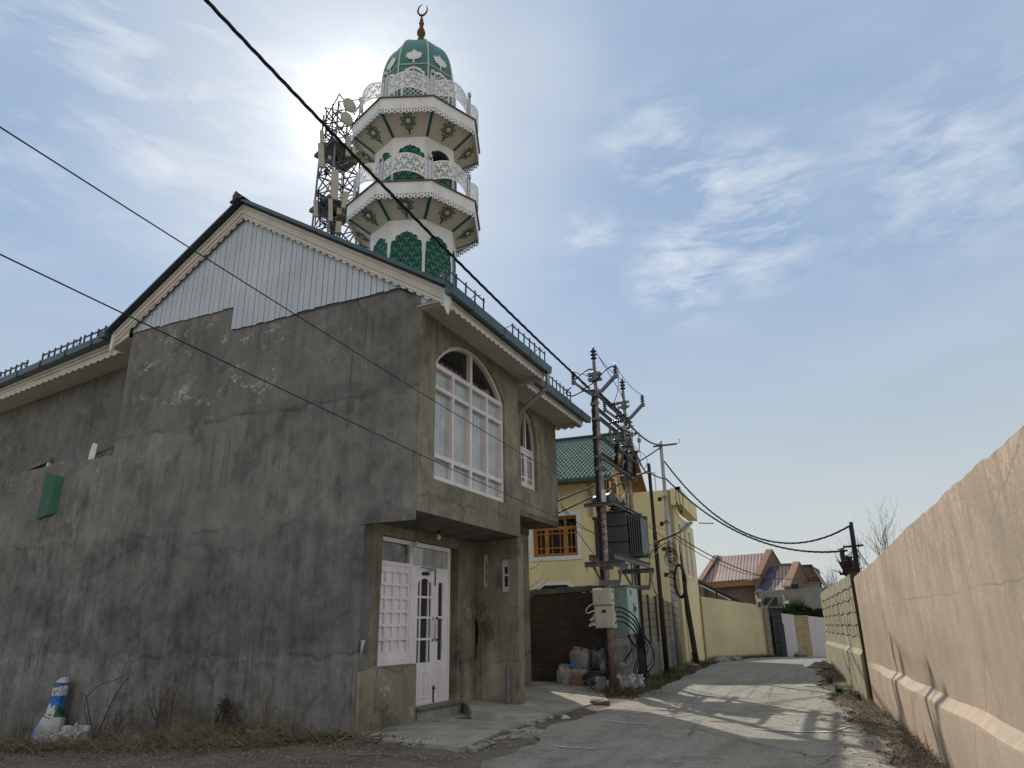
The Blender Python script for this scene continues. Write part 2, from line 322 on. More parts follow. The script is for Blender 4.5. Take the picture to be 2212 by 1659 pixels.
class MB:
    def __init__(s): s.v = []; s.f = []
    def add(s, vs, fs):
        k = len(s.v); s.v += [Vector(q) for q in vs]; s.f += [[i+k for i in f] for f in fs]; return s
    def quad(s, a, b, c, d): return s.add([a, b, c, d], [[0, 1, 2, 3]])
    def box(s, lo, hi):
        x0, y0, z0 = lo; x1, y1, z1 = hi
        return s.add([(x0, y0, z0), (x1, y0, z0), (x1, y1, z0), (x0, y1, z0), (x0, y0, z1), (x1, y0, z1), (x1, y1, z1), (x0, y1, z1)],
                     [[0, 3, 2, 1], [4, 5, 6, 7], [0, 1, 5, 4], [1, 2, 6, 5], [2, 3, 7, 6], [3, 0, 4, 7]])
    def cbox(s, c, ex, ey, ez):          # centre and three half-extent vectors
        c = Vector(c); ex = Vector(ex); ey = Vector(ey); ez = Vector(ez)
        P = [c+a*ex+b*ey+d*ez for d in (-1, 1) for (a, b) in ((-1, -1), (1, -1), (1, 1), (-1, 1))]
        return s.add(P, [[0, 3, 2, 1], [4, 5, 6, 7], [0, 1, 5, 4], [1, 2, 6, 5], [2, 3, 7, 6], [3, 0, 4, 7]])
    def beam(s, p, q, w, h, up=(0, 0, 1)):
        p = Vector(p); q = Vector(q); d = (q-p); L = d.length
        if L < 1e-6: return s
        d.normalize(); up = Vector(up)
        if abs(d.dot(up)) > .98: up = Vector((1, 0, 0))
        sx = d.cross(up).normalized(); sz = sx.cross(d)
        return s.cbox((p+q)/2, d*(L/2), sx*(w/2), sz*(h/2))
    def channel(s, p, q, w, h, t=.012, up=(0, 0, 1)):   # rolled steel channel: web and two flanges
        p = Vector(p); q = Vector(q); d = (q-p).normalized(); up = Vector(up)
        if abs(d.dot(up)) > .98: up = Vector((1, 0, 0))
        sx = d.cross(up).normalized(); sz = sx.cross(d)
        s.beam(p-sx*(w/2-t/2), q-sx*(w/2-t/2), t, h, up)
        for k in (1, -1):
            s.beam(p+sz*k*(h/2-t/2)+sx*t/2, q+sz*k*(h/2-t/2)+sx*t/2, w-t, t, up)
        return s
    def tube(s, pts, r, n=8, cap=True):
        pts = [Vector(p) for p in pts]; N = len(pts)
        rs = r if isinstance(r, (list, tuple)) else [r]*N
        k = len(s.v); u = None
        for i, p in enumerate(pts):
            t = (pts[min(i+1, N-1)]-pts[max(i-1, 0)])
            if t.length < 1e-9: t = Vector((0, 0, 1))
            t.normalize()
            if u is None:
                a = Vector((0, 0, 1)) if abs(t.z) < .9 else Vector((1, 0, 0)); u = t.cross(a).normalized()
            else: u = (u-t*u.dot(t)); u = u.normalized() if u.length > 1e-6 else t.orthogonal().normalized()
            w = t.cross(u)
            for j in range(n):
                a = 2*PI*j/n; s.v.append(p+(u*math.cos(a)+w*math.sin(a))*rs[i])
        for i in range(N-1):
            for j in range(n):
                a = k+i*n+j; b = k+i*n+(j+1) % n; s.f.append([a, b, b+n, a+n])
        if cap:
            s.f.append([k+j for j in range(n)][::-1]); s.f.append([k+(N-1)*n+j for j in range(n)])
        return s
    def lathe(s, prof, c, n=16, axis=(0, 0, 1), rot=0.0):
        c = Vector(c); ax = Vector(axis).normalized(); u = ax.orthogonal().normalized() if abs(ax.z) < .99 else Vector((1, 0, 0)); w = ax.cross(u)
        k = len(s.v)
        for (r, z) in prof:
            for j in range(n):
                a = 2*PI*j/n+rot; s.v.append(c+ax*z+(u*math.cos(a)+w*math.sin(a))*r)
        for i in range(len(prof)-1):
            for j in range(n):
                a = k+i*n+j; b = k+i*n+(j+1) % n; s.f.append([a, b, b+n, a+n])
        s.f.append([k+j for j in range(n)][::-1]); s.f.append([k+(len(prof)-1)*n+j for j in range(n)])
        return s
    def plate(s, outer, holes, o, ux, uy, t, front_only=False):
        """flat plate with holes: outline in (a,b) on axes ux,uy from o, thickness t against the normal ux x uy"""
        o = Vector(o); ux = Vector(ux); uy = Vector(uy); nn = ux.cross(uy).normalized()
        loops = [outer]+list(holes); co = []; ed = []
        for lp in loops:
            k = len(co); co += [Vector((p[0], p[1])) for p in lp]; ed += [(k+i, k+(i+1) % len(lp)) for i in range(len(lp))]
        vs, es, fs, ov, oe, of = delaunay_2d_cdt(co, ed, [], 1, 1e-6)
        def inside(p, poly):
            c = False; x, y = p
            for i in range(len(poly)):
                x1, y1 = poly[i][0], poly[i][1]; x2, y2 = poly[i-1][0], poly[i-1][1]
                if (y1 > y) != (y2 > y) and x < (x2-x1)*(y-y1)/(y2-y1)+x1: c = not c
            return c
        tri = []
        for f in fs:
            p = sum((vs[i] for i in f), Vector((0, 0)))/len(f)
            if inside(p, outer) and not any(inside(p, h) for h in holes):
                a, b, c = [vs[i] for i in f[:3]]
                tri.append(list(f) if (b-a).cross(c-a) > 0 else list(f)[::-1])
        W = lambda p, d=0.0: o+ux*p[0]+uy*p[1]-nn*d
        s.add([W(p) for p in vs], tri)
        if t and not front_only:
            s.add([W(p, t) for p in vs], [f[::-1] for f in tri])
            for li, lp in enumerate(loops):
                area = sum(lp[i-1][0]*lp[i][1]-lp[i][0]*lp[i-1][1] for i in range(len(lp)))
                q = lp if (area > 0) == (li == 0) else lp[::-1]
                m = len(q); s.add([W(p) for p in q]+[W(p, t) for p in q], [[(i+1) % m, i, m+i, m+(i+1) % m] for i in range(m)])
        return s
    def build(s, name, mat, parent=None, smooth=False, bevel=0.0, solid=0.0, label=None, auto=True):
        me = bpy.data.meshes.new(name)
        if parent is not None:
            org = ORIG[parent.name]
        elif s.v:
            xs = [q.x for q in s.v]; ys = [q.y for q in s.v]; zs = [q.z for q in s.v]
            org = Vector(((min(xs)+max(xs))/2, (min(ys)+max(ys))/2, min(zs)))
        else: org = Vector((0, 0, 0))
        me.from_pydata([tuple(q-org) for q in s.v], [], s.f); me.update()
        if smooth:
            for p in me.polygons: p.use_smooth = True
        o = bpy.data.objects.new(name, me); COL.objects.link(o)
        me.materials.append(M[mat] if isinstance(mat, str) else mat)
        if parent is not None: o.parent = parent
        else: o.location = org
        ORIG[o.name] = org
        if bevel:
            b = o.modifiers.new('bevel', 'BEVEL'); b.width = bevel; b.segments = 2; b.limit_method = 'ANGLE'; b.angle_limit = rad(40)
        if solid:
            b = o.modifiers.new('solid', 'SOLIDIFY'); b.thickness = solid; b.offset = 0
        if label: o['label'] = label
        return o

KIDS = None
def copy_tree(o, parent=None):
    c = o.copy(); COL.objects.link(c)
    if parent is not None: c.parent = parent
    ORIG[c.name] = ORIG[o.name].copy()
    for ch in [q for q in o.children]: copy_tree(ch, c)
    return c
def place(o, loc, rz=0.0, s=1.0):
    o.location = loc; o.rotation_euler = (0, 0, rz); o.scale = (s, s, s); ORIG[o.name] = Vector(loc); return o
def sag(p, q, d, n=24):
    p = Vector(p); q = Vector(q); return [p.lerp(q, t)-V(0, 0, 4*d*t*(1-t)) for t in [i/n for i in range(n+1)]]
def spline(pts, n=8):
    pts = [Vector(p) for p in pts]; out = []
    P = [pts[0]*2-pts[1]]+pts+[pts[-1]*2-pts[-2]]
    for i in range(1, len(P)-2):
        a, b, c, d = P[i-1:i+3]
        for k in range(n):
            t = k/n; out.append(.5*((2*b)+(c-a)*t+(2*a-5*b+4*c-d)*t*t+(3*b-a-3*c+d)*t**3))
    out.append(pts[-1]); return out
def rope(mb, pts, R, r, pitch=.55, k=3, n=5):
    """k insulated cores laid helically round a line"""
    L = 0; acc = [0]
    for i in range(1, len(pts)): L += (pts[i]-pts[i-1]).length; acc.append(L)
    for c in range(k):
        out = []
        N = max(12, int(L/pitch*7)); j = 0
        for i in range(N+1):
            s_ = L*i/N
            while j < len(acc)-2 and acc[j+1] < s_: j += 1
            t = (s_-acc[j])/max(1e-9, acc[j+1]-acc[j]); p = pts[j].lerp(pts[j+1], t); d = (pts[j+1]-pts[j]).normalized()
            u = d.cross(V(0, 0, 1)).normalized(); w = u.cross(d); a = 2*PI*(s_/pitch+c/k)
            out.append(p+(u*math.cos(a)+w*math.sin(a))*R)
        mb.tube(out, r, n, False)
    return mb
def scallop(mb, p, q, up, h, drop, wav, nn, t=.02, big=False):
    """board strip from p to q whose lower edge is a row of scallops; up = unit vector up the board, nn = outward normal"""
    p = Vector(p); q = Vector(q); up = Vector(up); nn = Vector(nn); L = (q-p).length; d = (q-p).normalized()
    k = max(1, round(L/wav)); n = k*8; top = []; bot = []
    for i in range(n+1):
        ph = (i % 8)/8.0; a = p+d*(L*i/n)
        if big: e = drop*(.35+.65*math.sqrt(max(0, math.sin(PI*ph)))) if ph else drop*.05
        else: e = drop*math.sin(PI*ph)
        top.append(a+up*h); bot.append(a-up*e)
    m = n+1
    mb.add(top+bot, [[m+i, m+i+1, i+1, i] for i in range(n)])
    mb.add([v-nn*t for v in top+bot], [[i, i+1, m+i+1, m+i] for i in range(n)])
    mb.add(bot+[v-nn*t for v in bot], [[i+1, i, m+i, m+i+1] for i in range(n)])
    mb.add(top+[v-nn*t for v in top], [[i, i+1, m+i+1, m+i] for i in range(n)])
    return mb
def lump(mb, c, sx, sy, sz, seed, amp=.18, n=14, flat=.75, rot=0.0, power=.72):
    """a slumped filled sack or bag: squarish ellipsoid with folds, flattened underneath"""
    rnd = random.Random(seed); ph = [rnd.uniform(0, 6.28) for _ in range(12)]; c = Vector(c)
    k = len(mb.v); rows = n; cols = n*2
    for i in range(rows+1):
        th = PI*i/rows
        for j in range(cols):
            f = 2*PI*j/cols
            sp = lambda x: math.copysign(abs(x)**power, x)
            x = sp(math.sin(th))*sp(math.cos(f)); y = sp(math.sin(th))*sp(math.sin(f)); z = sp(math.cos(th))
            w = 1+amp*(.5*math.sin(3*f+ph[0]+2*th)+.35*math.sin(5*f+ph[1]-3*th)+.3*math.sin(7*th+ph[2]+2*f)+.25*math.sin(11*f+ph[3]+5*th)+.18*math.sin(17*f+ph[4]-9*th))
            x *= sx*w; y *= sy*w; z *= sz*w
            if z < -sz*flat: z = -sz*flat
            a = math.cos(rot)*x-math.sin(rot)*y; b = math.sin(rot)*x+math.cos(rot)*y
            mb.v.append(c+V(a, b, z+sz*flat))
    for i in range(rows):
        for j in range(cols):
            a = k+i*cols+j; b = k+i*cols+(j+1) % cols; mb.f.append([a+cols, b+cols, b, a])
    return mb

# ------------------------------------------------------------ lie of the land
def sstep(a, b, x):
    t = max(0.0, min(1.0, (x-a)/(b-a))); return t*t*(3-2*t)
def gz(x, y):
    z = -.058*max(0.0, -6.9-x)*(1-sstep(9.6, 12.0, y))                      # falls away along the blank wall
    z -= .05*sstep(-4.3, -3.2, x)*(1-sstep(18, 24, y))                        # the lane lies a little low
    z += .25*sstep(-5.3, -6.6, x)*sstep(17.2, 20, y)*(1-sstep(29, 33, y))     # bank under the poles
    dxr = x-(1.36-.078*y)                                                   # bank against the right-hand wall
    z += .04*sstep(-1.5, -.2, dxr)*(1-sstep(30, 36, y))
    h = math.sin(x*1.7+y*.6)*.5+math.sin(x*.7-y*1.9+1)*.3+math.sin(x*3.1+y*2.3)*.2
    return z+.018*h
# ============================================================ the plastered two-storey building
YL, XL, XU, X2 = 9.13, -6.70, -5.76, -6.36       # blank wall, door wall, upper wall, rear upper wall
YR, YM, YE = 12.86, 12.99, 16.74                 # lower cross wall, end of front bay, end of rear bay
XA, ZA, SL, SLL, YB = -10.0, 9.72, .6255, .665, 8.98  # ridge, slopes, bargeboard plane
def zroof(x): return ZA-(x-XA)*SL if x > XA else ZA-(XA-x)*SLL
B = thing('plastered_building', (-9.5, 13, 0), 'two-storey grey plastered building with a white clad gable and arched upper windows', 'building')

def arch(c, half, zs, rise, n=18):               # outline points left to right over a segmental arch
    R = (half*half+rise*rise)/(2*rise); a0 = math.asin(min(1, half/R)); zc = zs+rise-R
    return [(c+R*math.sin(-a0+2*a0*i/n), zc+R*math.cos(-a0+2*a0*i/n)) for i in range(n+1)]
def ell(c, half, zs, rise, n=18):
    return [(c-half*math.cos(PI*i/n), zs+rise*math.sin(PI*i/n)) for i in range(n+1)]

# --- blank wall facing the camera, with the open end of the front bay and the parapet to the left
w = MB()
rr = random.Random(5)
top = [(XU, 6.56), (-5.86, 6.66), (-6.0, 6.80), (-6.22, 6.93), (-6.5, 6.98), (-7.2, 6.99), (-8.45, 6.99), (-8.47, 6.95), (-9.93, 6.95), (-9.95, 7.34), (-10.03, 7.36), (-10.04, 7.42), (-12.87, 7.42)]
out = [(-22, -1.2), (XL, -.4), (XL, 3.02), (XU-.004, 3.12)]+[(min(a, XU-.004), b) for a, b in top]+[(-12.84, 4.78), (-14.6, 4.77), (-16.4, 4.72), (-22, 4.62)]
w.plate(out, [], (0, YL, 0), (1, 0, 0), (0, 0, 1), .24)
# return of the main wall beside the recessed wing
w.box((-12.87, YL+.24, 4.0), (-12.6, YL+3.4, 7.42))
w.build('blank_wall', 'plaster', B)
w = MB()
# slim proud render pad along the foot of the front bay
w.box((-6.79, YL-.012, 2.98), (XU-.006, YL-.002, 3.14))
w.build('render_band', 'plaster', B)

# --- upper front wall with the arched window
w = MB()
W1 = [(9.62, 3.69)]+[(12.33, 3.69)]+[(a, b) for a, b in arch(10.975, 1.355, 5.70, .66)][::-1]
w.plate([(YL+.002, 3.122), (YM, 3.122), (YM, 6.9), (YL+.002, 6.9)], [W1], (XU, 0, 0), (0, 1, 0), (0, 0, 1), .22)
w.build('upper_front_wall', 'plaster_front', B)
w = MB()
w.box((X2-.2, YM-.22, 3.122), (XU-.22, YM, 6.9))          # flank of the front bay above the lower roof of the rear bay
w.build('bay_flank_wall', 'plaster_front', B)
w = MB()
w.add([(XL-.2, YL+.235, 3.02), (XU-.003, YL+.235, 3.118), (XU-.003, YM-.003, 3.118), (XL-.2, YM-.003, 3.03), (XL-.2, YL+.235, 3.25), (XU-.003, YL+.235, 3.25), (XU-.003, YM-.003, 3.25), (XL-.2, YM-.003, 3.25)],
      [[0, 1, 2, 3], [7, 6, 5, 4], [0, 4, 5, 1], [1, 5, 6, 2], [2, 6, 7, 3], [3, 7, 4, 0]])
w.build('overhang_slab', 'soffit_concrete', B)
lb = MB(); bp = atz(948, 1150, 3.03)
lb.lathe([(.05, 0), (.05, -.025), (.022, -.03), (.022, -.075), (.0, -.076)], (bp.x, bp.y, 3.07), 14)
cl = lb.build('lamp_holder', 'black_iron', B, True)
lb = MB(); lb.lathe([(.012, -.07), (.02, -.085), (.032, -.115), (.034, -.135), (.024, -.16), (.0, -.168)], (bp.x, bp.y, 3.07), 14)
lb.build('light_bulb', 'bulb', cl, True)

# --- rear bay: upper wall set back, with its own arched window
w = MB()
W2 = [(14.465, 4.475), (15.445, 4.475)]+ell(14.955, .49, 5.40, .95)[::-1]
W2r = [(14.45, 4.46), (15.46, 4.46)]+ell(14.955, .505, 5.40, .97)[::-1]
w.plate([(YM+.003, 3.89), (YE, 3.89), (YE, 6.95), (YM+.003, 6.95)], [W2r], (X2, 0, 0), (0, 1, 0), (0, 0, 1), .16)
w.box((X2-3.2, YE-.25, 3.9), (X2-.17, YE, 6.9))
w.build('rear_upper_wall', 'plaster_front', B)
w = MB(); w.box((-7.3, YM+.004, 3.78), (X2-.004, YE-.004, 3.887)); w.box((-7.3, YM+.3, 3.6), (-7.05, YE-.3, 3.78))
w.build('rear_overhang_slab', 'soffit_concrete', B)
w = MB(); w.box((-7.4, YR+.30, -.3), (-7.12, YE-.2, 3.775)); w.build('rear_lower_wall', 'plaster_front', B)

# --- door wall under the overhang
w = MB()
DOOR = [(10.74, .21), (11.99, .21), (11.99, 2.86), (9.66, 2.87), (9.64, .88), (10.74, .88)]
DOORO = [(10.74, .205), (12.15, .205), (12.15, 2.87), (9.65, 2.88), (9.63, .88), (10.74, .88)]
w.plate([(YL+.24, -.3), (YR, -.3), (YR, 3.05), (YL+.24, 3.05)], [DOORO], (XL, 0, 0), (0, 1, 0), (0, 0, 1), .13)
w.box((XL-.13, YL+.24, -.3), (XL-.02, YL+.26, 3.0))
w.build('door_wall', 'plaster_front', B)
w = MB()
w.box((XL, YL+.002, -.3), (XL+.045, 10.70, .845)); w.build('door_wall_plinth', 'plaster_front', B, bevel=.015)
w = MB()
w.box((XL-.12, 10.76, -.3), (XL+.05, 12.22, .155)); w.build('door_step', 'slab', B, bevel=.012)
w = MB()
w.box((XL-.13, 10.75, .156), (XL+.085, 12.26, .20)); w.build('threshold', 'wood_grey', B, bevel=.006)
w = MB(); w.box((XL-.19, 12.001, .0), (XL-.131, 12.2, 2.95)); w.build('door_reveal', 'plaster_front', B)
w = MB()     # rear closing of the door recess
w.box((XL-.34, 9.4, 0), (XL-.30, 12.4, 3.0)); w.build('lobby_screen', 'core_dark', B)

# --- lower cross wall facing the camera with two slit windows and the arched hole in its corner
w = MB()
c1 = [(-6.56, 2.17), (-6.41, 2.17), (-6.41, 2.82), (-6.56, 2.82)]; c2 = [(-6.15, 2.08), (-5.95, 2.08), (-5.95, 2.71), (-6.15, 2.71)]
hole = [(-6.85, .55), (-6.72, .62), (-6.685, .9), (-6.65, 1.2), (-6.635, 1.42), (-6.66, 1.56), (-6.72, 1.63), (-6.85, 1.66)]
w.plate([(-6.9, -.3), (XU-.03, -.3), (XU-.015, 1.5), (XU-.006, 3.10), (-6.9, 3.05)], [c1, c2, hole], (0, YR, 0), (1, 0, 0), (0, 0, 1), .26)
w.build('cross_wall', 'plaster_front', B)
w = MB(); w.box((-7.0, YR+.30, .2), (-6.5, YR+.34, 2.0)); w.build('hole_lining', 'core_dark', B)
for (x0, x1, z0, z1) in ((-6.56, -6.41, 2.17, 2.82), (-6.15, -5.95, 2.08, 2.71)):
    w = MB(); wd = x1-x0-.045                                                  # frame sits left in its opening
    fr = [(x0, z0), (x0+wd, z0), (x0+wd, z1), (x0, z1)]
    hs = [[(x0+.045, z0+.10), (x0+wd-.035, z0+.10), (x0+wd-.035, z0+.30), (x0+.045, z0+.30)], [(x0+.045, z0+.34), (x0+wd-.035, z0+.34), (x0+wd-.035, z1-.15), (x0+.045, z1-.15)]]
    w.plate(fr, hs, (0, YR+.10, 0), (1, 0, 0), (0, 0, 1), .05); f = w.build('slit_window', 'frame_paint', B)
    w = MB(); w.box((x0+.02, YR+.12, z0+.05), (x0+wd-.02, YR+.128, z1-.05)); w.build('pane', 'dark_glass', f)

# --- door assembly
w = MB(); t = .075; XD = XL-.085
w.plate([(9.635, .885), (10.74, .885), (10.74, .215), (12.0, .215), (12.0, 2.865), (9.65, 2.87)],
        [[(9.72, 2.485), (10.60, 2.485), (10.60, 2.80), (9.72, 2.80)], [(10.68, 2.47), (11.93, 2.47), (11.93, 2.795), (10.68, 2.795)],
         [(9.715, .96), (10.64, .96), (10.64, 2.42), (9.715, 2.42)], [(10.80, .23), (11.95, .23), (11.95, 2.42), (10.80, 2.42)]], (XD, 0, 0), (0, 1, 0), (0, 0, 1), .09)
df = w.build('door_frame', 'door_paint', B, bevel=.006)
w = MB(); w.box((XD-.07, 9.73, 2.49), (XD-.055, 10.59, 2.795)); w.build('dirty_transom_pane', 'pane_dirty', df)
w = MB(); w.box((XD-.07, 10.69, 2.475), (XD-.055, 11.92, 2.79)); w.build('transom_pane', 'pane', df)
w = MB()     # blind panel of 4 x 6 fields
hs = []
for i in range(4):
    for j in range(6):
        y0 = 9.745+i*.222; z0 = 1.085+j*.212
        hs.append([(y0, z0), (y0+.172, z0), (y0+.172, z0+.17), (y0, z0+.17)])
w.plate([(9.717, .962), (10.638, .962), (10.638, 2.418), (9.717, 2.418)], hs, (XD-.012, 0, 0), (0, 1, 0), (0, 0, 1), .03)
w.box((XD-.06, 9.717, .97), (XD-.046, 10.638, 2.41))
w.build('panelled_side_light', 'door_paint', B, bevel=.004)
XD2 = XD-.015
lw = MB()
cols = [(10.90, 10.975), (11.01, 11.245), (11.275, 11.35)]
rows = [(.88, 1.24), (1.275, 1.595), (1.63, 1.935), (1.97, 2.215)]
hs = []
for ci, (a, b) in enumerate(cols):
    for ri, (c, d) in enumerate(rows):
        if ri == 3:
            tl, tr = [(2.19, 2.24), (2.255, 2.255), (2.24, 2.19)][ci]
            if ci == 1: hs.append([(a, c), (b, c), (b, 2.25), ((a+b)/2, 2.275), (a, 2.25)])
            else: hs.append([(a, c), (b, c), (b, tr), (a, tl)])
        else: hs.append([(a, c), (b, c), (b, d), (a, d)])
lw.plate([(10.803, .235), (11.468, .235), (11.468, 2.418), (10.803, 2.418)], hs, (XD2, 0, 0), (0, 1, 0), (0, 0, 1), .04)
for (a, b) in ((10.88, 11.02), (11.12, 11.30)):
    lw.plate([(a, .32), (b, .32), (b, .74), (a, .74)], [[(a+.018, .338), (b-.018, .338), (b-.018, .722), (a+.018, .722)]], (XD2+.012, 0, 0), (0, 1, 0), (0, 0, 1), .0115)
    lw.plate([(a+.04, .36), (b-.04, .36), (b-.04, .70), (a+.04, .70)], [], (XD2+.008, 0, 0), (0, 1, 0), (0, 0, 1), .0075)
leaf = lw.build('door_leaf', 'door_paint', B, bevel=.004)
w = MB(); w.box((XD2-.03, 10.88, .86), (XD2-.024, 11.37, 2.3)); w.build('door_net', 'mesh_dark', leaf)
def handle(y, mat, par):
    w = MB(); x = XD2
    w.tube(spline([(x, y, 1.60), (x+.035, y, 1.595), (x+.055, y, 1.52), (x+.058, y, 1.42), (x+.055, y, 1.32), (x+.035, y, 1.245), (x, y, 1.24)], 5), .012, 8)
    w.box((x-.001, y-.014, 1.58), (x+.008, y+.014, 1.63)); w.box((x-.001, y-.014, 1.21), (x+.008, y+.014, 1.26)); return w.build('handle', mat, par, True)
handle(11.415, 'chrome', leaf)
w = MB()
for z in (.55, 1.35, 2.1): w.box((XD2-.001, 10.79, z), (XD2+.008, 10.812, z+.12))
w.build('hinges', 'black_iron', leaf)
w = MB(); w.box((XD2, 11.02, 2.325), (XD2+.05, 11.20, 2.375)); w.beam((XD2+.04, 11.14, 2.385), (XD2+.07, 11.40, 2.44), .02, .008); w.beam((XD2+.07, 11.40, 2.445), (XD+.005, 10.92, 2.45), .018, .008)
w.build('door_closer', 'black_iron', leaf)
lw = MB(); hs = [[(11.60, .90), (11.755, .90), (11.755, 1.60), (11.60, 1.60)], [(11.60, 1.64), (11.755, 1.64), (11.755, 2.19), (11.715, 2.225), (11.64, 2.225), (11.60, 2.19)]]
lw.plate([(11.472, .235), (11.945, .235), (11.945, 2.418), (11.472, 2.418)], hs, (XD2, 0, 0), (0, 1, 0), (0, 0, 1), .04)
a, b = 11.60, 11.77
lw.plate([(a, .32), (b, .32), (b, .74), (a, .74)], [[(a+.018, .338), (b-.018, .338), (b-.018, .722), (a+.018, .722)]], (XD2+.012, 0, 0), (0, 1, 0), (0, 0, 1), .0115)
lw.plate([(a+.04, .36), (b-.04, .36), (b-.04, .70), (a+.04, .70)], [], (XD2+.008, 0, 0), (0, 1, 0), (0, 0, 1), .0075)
leaf2 = lw.build('door_leaf', 'door_paint', B, bevel=.004)
w = MB(); w.box((XD2-.03, 11.58, .86), (XD2-.024, 11.78, 2.28)); w.build('door_net', 'mesh_dark', leaf2)
handle(11.545, 'brass', leaf2)
w = MB(); w.box((XD2, 11.455, .22), (XD2+.016, 11.485, .50)); w.box((XD2, 11.44, .44), (XD2+.03, 11.51, .465)); w.box((XD2, 11.455, 2.16), (XD2+.016, 11.475, 2.43))
w.build('tower_bolt', 'black_iron', leaf2)
w = MB()     # bracket at the head of the frame
w.plate([(0, 0), (.02, -.02), (.05, .10), (.10, .16), (.10, .20), (0, .20)], [], (XD+.001, 10.655, 2.66), (1, 0, 0), (0, 0, 1), .03); w.build('bracket', 'door_paint', df)

# --- the big arched window
w = MB(); XF = XU-.045
out = [(9.625, 3.695), (12.325, 3.695)]+arch(10.975, 1.35, 5.70, .655, 24)[::-1]
fw_ = .075
inn_z = 3.695+fw_
ycs = [9.70, 10.275, 10.93, 11.60, 12.25]     # clear edges between mullions
mul = [(9.70, 10.275), (10.345, 10.93), (11.02, 11.60), (11.67, 12.25)]
rws = [(3.77, 4.07), (4.145, 5.25), (5.32, 5.63)]
hs = [[(a, c), (b, c), (b, d), (a, d)] for (a, b) in mul for (c, d) in rws]
def archseg(y0, y1, n=10):
    R = (1.275**2+.585**2)/(2*.585); zc = 5.70+.585-R; 
    return [(y1+(y0-y1)*i/n, zc+math.sqrt(R*R-(y1+(y0-y1)*i/n-10.975)**2)) for i in range(n+1)]
hs.append([(9.74, 5.715), (10.93, 5.715)]+archseg(9.74, 10.93)); hs.append([(11.02, 5.715), (12.21, 5.715)]+archseg(11.02, 12.21))
w.plate(out, hs, (XF, 0, 0), (0, 1, 0), (0, 0, 1), .10)
wf = w.build('arched_window', 'frame_paint', B, bevel=.006)
w = MB()
for (a, b) in mul:
    for (c, d) in rws: w.quad((XF-.075, a-.02, c-.02), (XF-.075, b+.02, c-.02), (XF-.075, b+.02, d+.02), (XF-.075, a-.02, d+.02))
w.build('panes', 'pane', wf)
w = MB()
for k in (-2, -1): w.plate(hs[k], [], (XF-.078, 0, 0), (0, 1, 0), (0, 0, 1), 0)
w.build('arch_panes', 'dark_glass', wf)
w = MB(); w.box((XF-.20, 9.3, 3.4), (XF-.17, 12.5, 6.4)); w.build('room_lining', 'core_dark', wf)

# --- rear arched window: arched light over two casements
w = MB(); XF2 = X2-.085
hs2 = [[(14.52, 5.43), (14.925, 5.43), (14.925, 6.27), (14.80, 6.22), (14.66, 6.08), (14.565, 5.85), (14.525, 5.62)], [(14.985, 5.43), (15.39, 5.43), (15.385, 5.62), (15.345, 5.85), (15.25, 6.08), (15.11, 6.22), (14.985, 6.27)]]
w.plate(W2, hs2+[[(14.495, 4.505), (15.415, 4.505), (15.415, 5.375), (14.495, 5.375)]], (XF2, 0, 0), (0, 1, 0), (0, 0, 1), .07)
wf2 = w.build('arched_window', 'frame_paint', B, bevel=.004)
w = MB()
for h in hs2: w.plate(h, [], (XF2-.06, 0, 0), (0, 1, 0), (0, 0, 1), 0)
w.build('panes', 'dark_glass', wf2)
for y0 in (14.498, 14.957):
    w = MB(); hh = []
    for (a, b) in ((.09, .18), (.215, .365)):
        for (c, d) in ((.10, .20), (.235, .66), (.695, .775)): hh.append([(y0+a, 4.503+c), (y0+b, 4.503+c), (y0+b, 4.503+d), (y0+a, 4.503+d)])
    w.plate([(y0, 4.508), (y0+.4555, 4.508), (y0+.4555, 5.372), (y0, 5.372)], hh, (XF2-.01, 0, 0), (0, 1, 0), (0, 0, 1), .045)
    s = w.build('casement', 'frame_paint', wf2, bevel=.003)
w = MB(); w.box((XF2-.06, 14.5, 4.55), (XF2-.056, 15.4, 5.35)); w.build('casement_panes', 'dark_glass', wf2)
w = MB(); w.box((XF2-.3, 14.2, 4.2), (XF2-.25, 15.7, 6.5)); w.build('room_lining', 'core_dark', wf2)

# --- gable: separate ribbed boards over the plaster, bargeboards and their scalloped trim
def siding_bottom(x): return 7.42 if x < -10.035 else (6.94 if x < -8.46 else 6.975)
def boards(xa, xb, fn, cut=None):
    w = MB(); x = xa; j = 0
    while x < xb:
        wd = .118 if j % 2 == 0 else .152
        x1 = min(x+wd-.013, xb)
        if cut and x < cut < x1: x1 = cut-.001; wd = cut-x
        zt0, zt1 = zroof(x)-.27, zroof(x1)-.27
        zb = fn((x+x1)/2)-.02+rr.uniform(-.012, .012)
        if max(zt0, zt1) > zb+.03:
            w.plate([(x, zb), (x1, zb), (x1, max(zb+.01, zt1)), (x, max(zb+.01, zt0))], [], (0, YL-.026-(.003 if j % 2 else 0), 0), (1, 0, 0), (0, 0, 1), .016)
        x += wd; j += 1
    return w.build('gable_cladding', 'cladding', B)
boards(-12.86, -5.86, siding_bottom, -10.036)
boards(XU+.002, -5.24, lambda x: 6.47)
w = MB(); w.plate([(-12.84, 7.40), (-10.02, 7.40), (-10.02, 6.90), (-6.2, 6.92), (-6.3, 6.99), (XA, ZA-.30), (-12.84, zroof(-12.84)-.28)], [], (0, YL-.006, 0), (1, 0, 0), (0, 0, 1), .004)
w.build('cladding_backing', 'roof_dark', B)
XLE, XRE = -13.30, -5.20
bw = MB(); tr = MB(); so = MB()
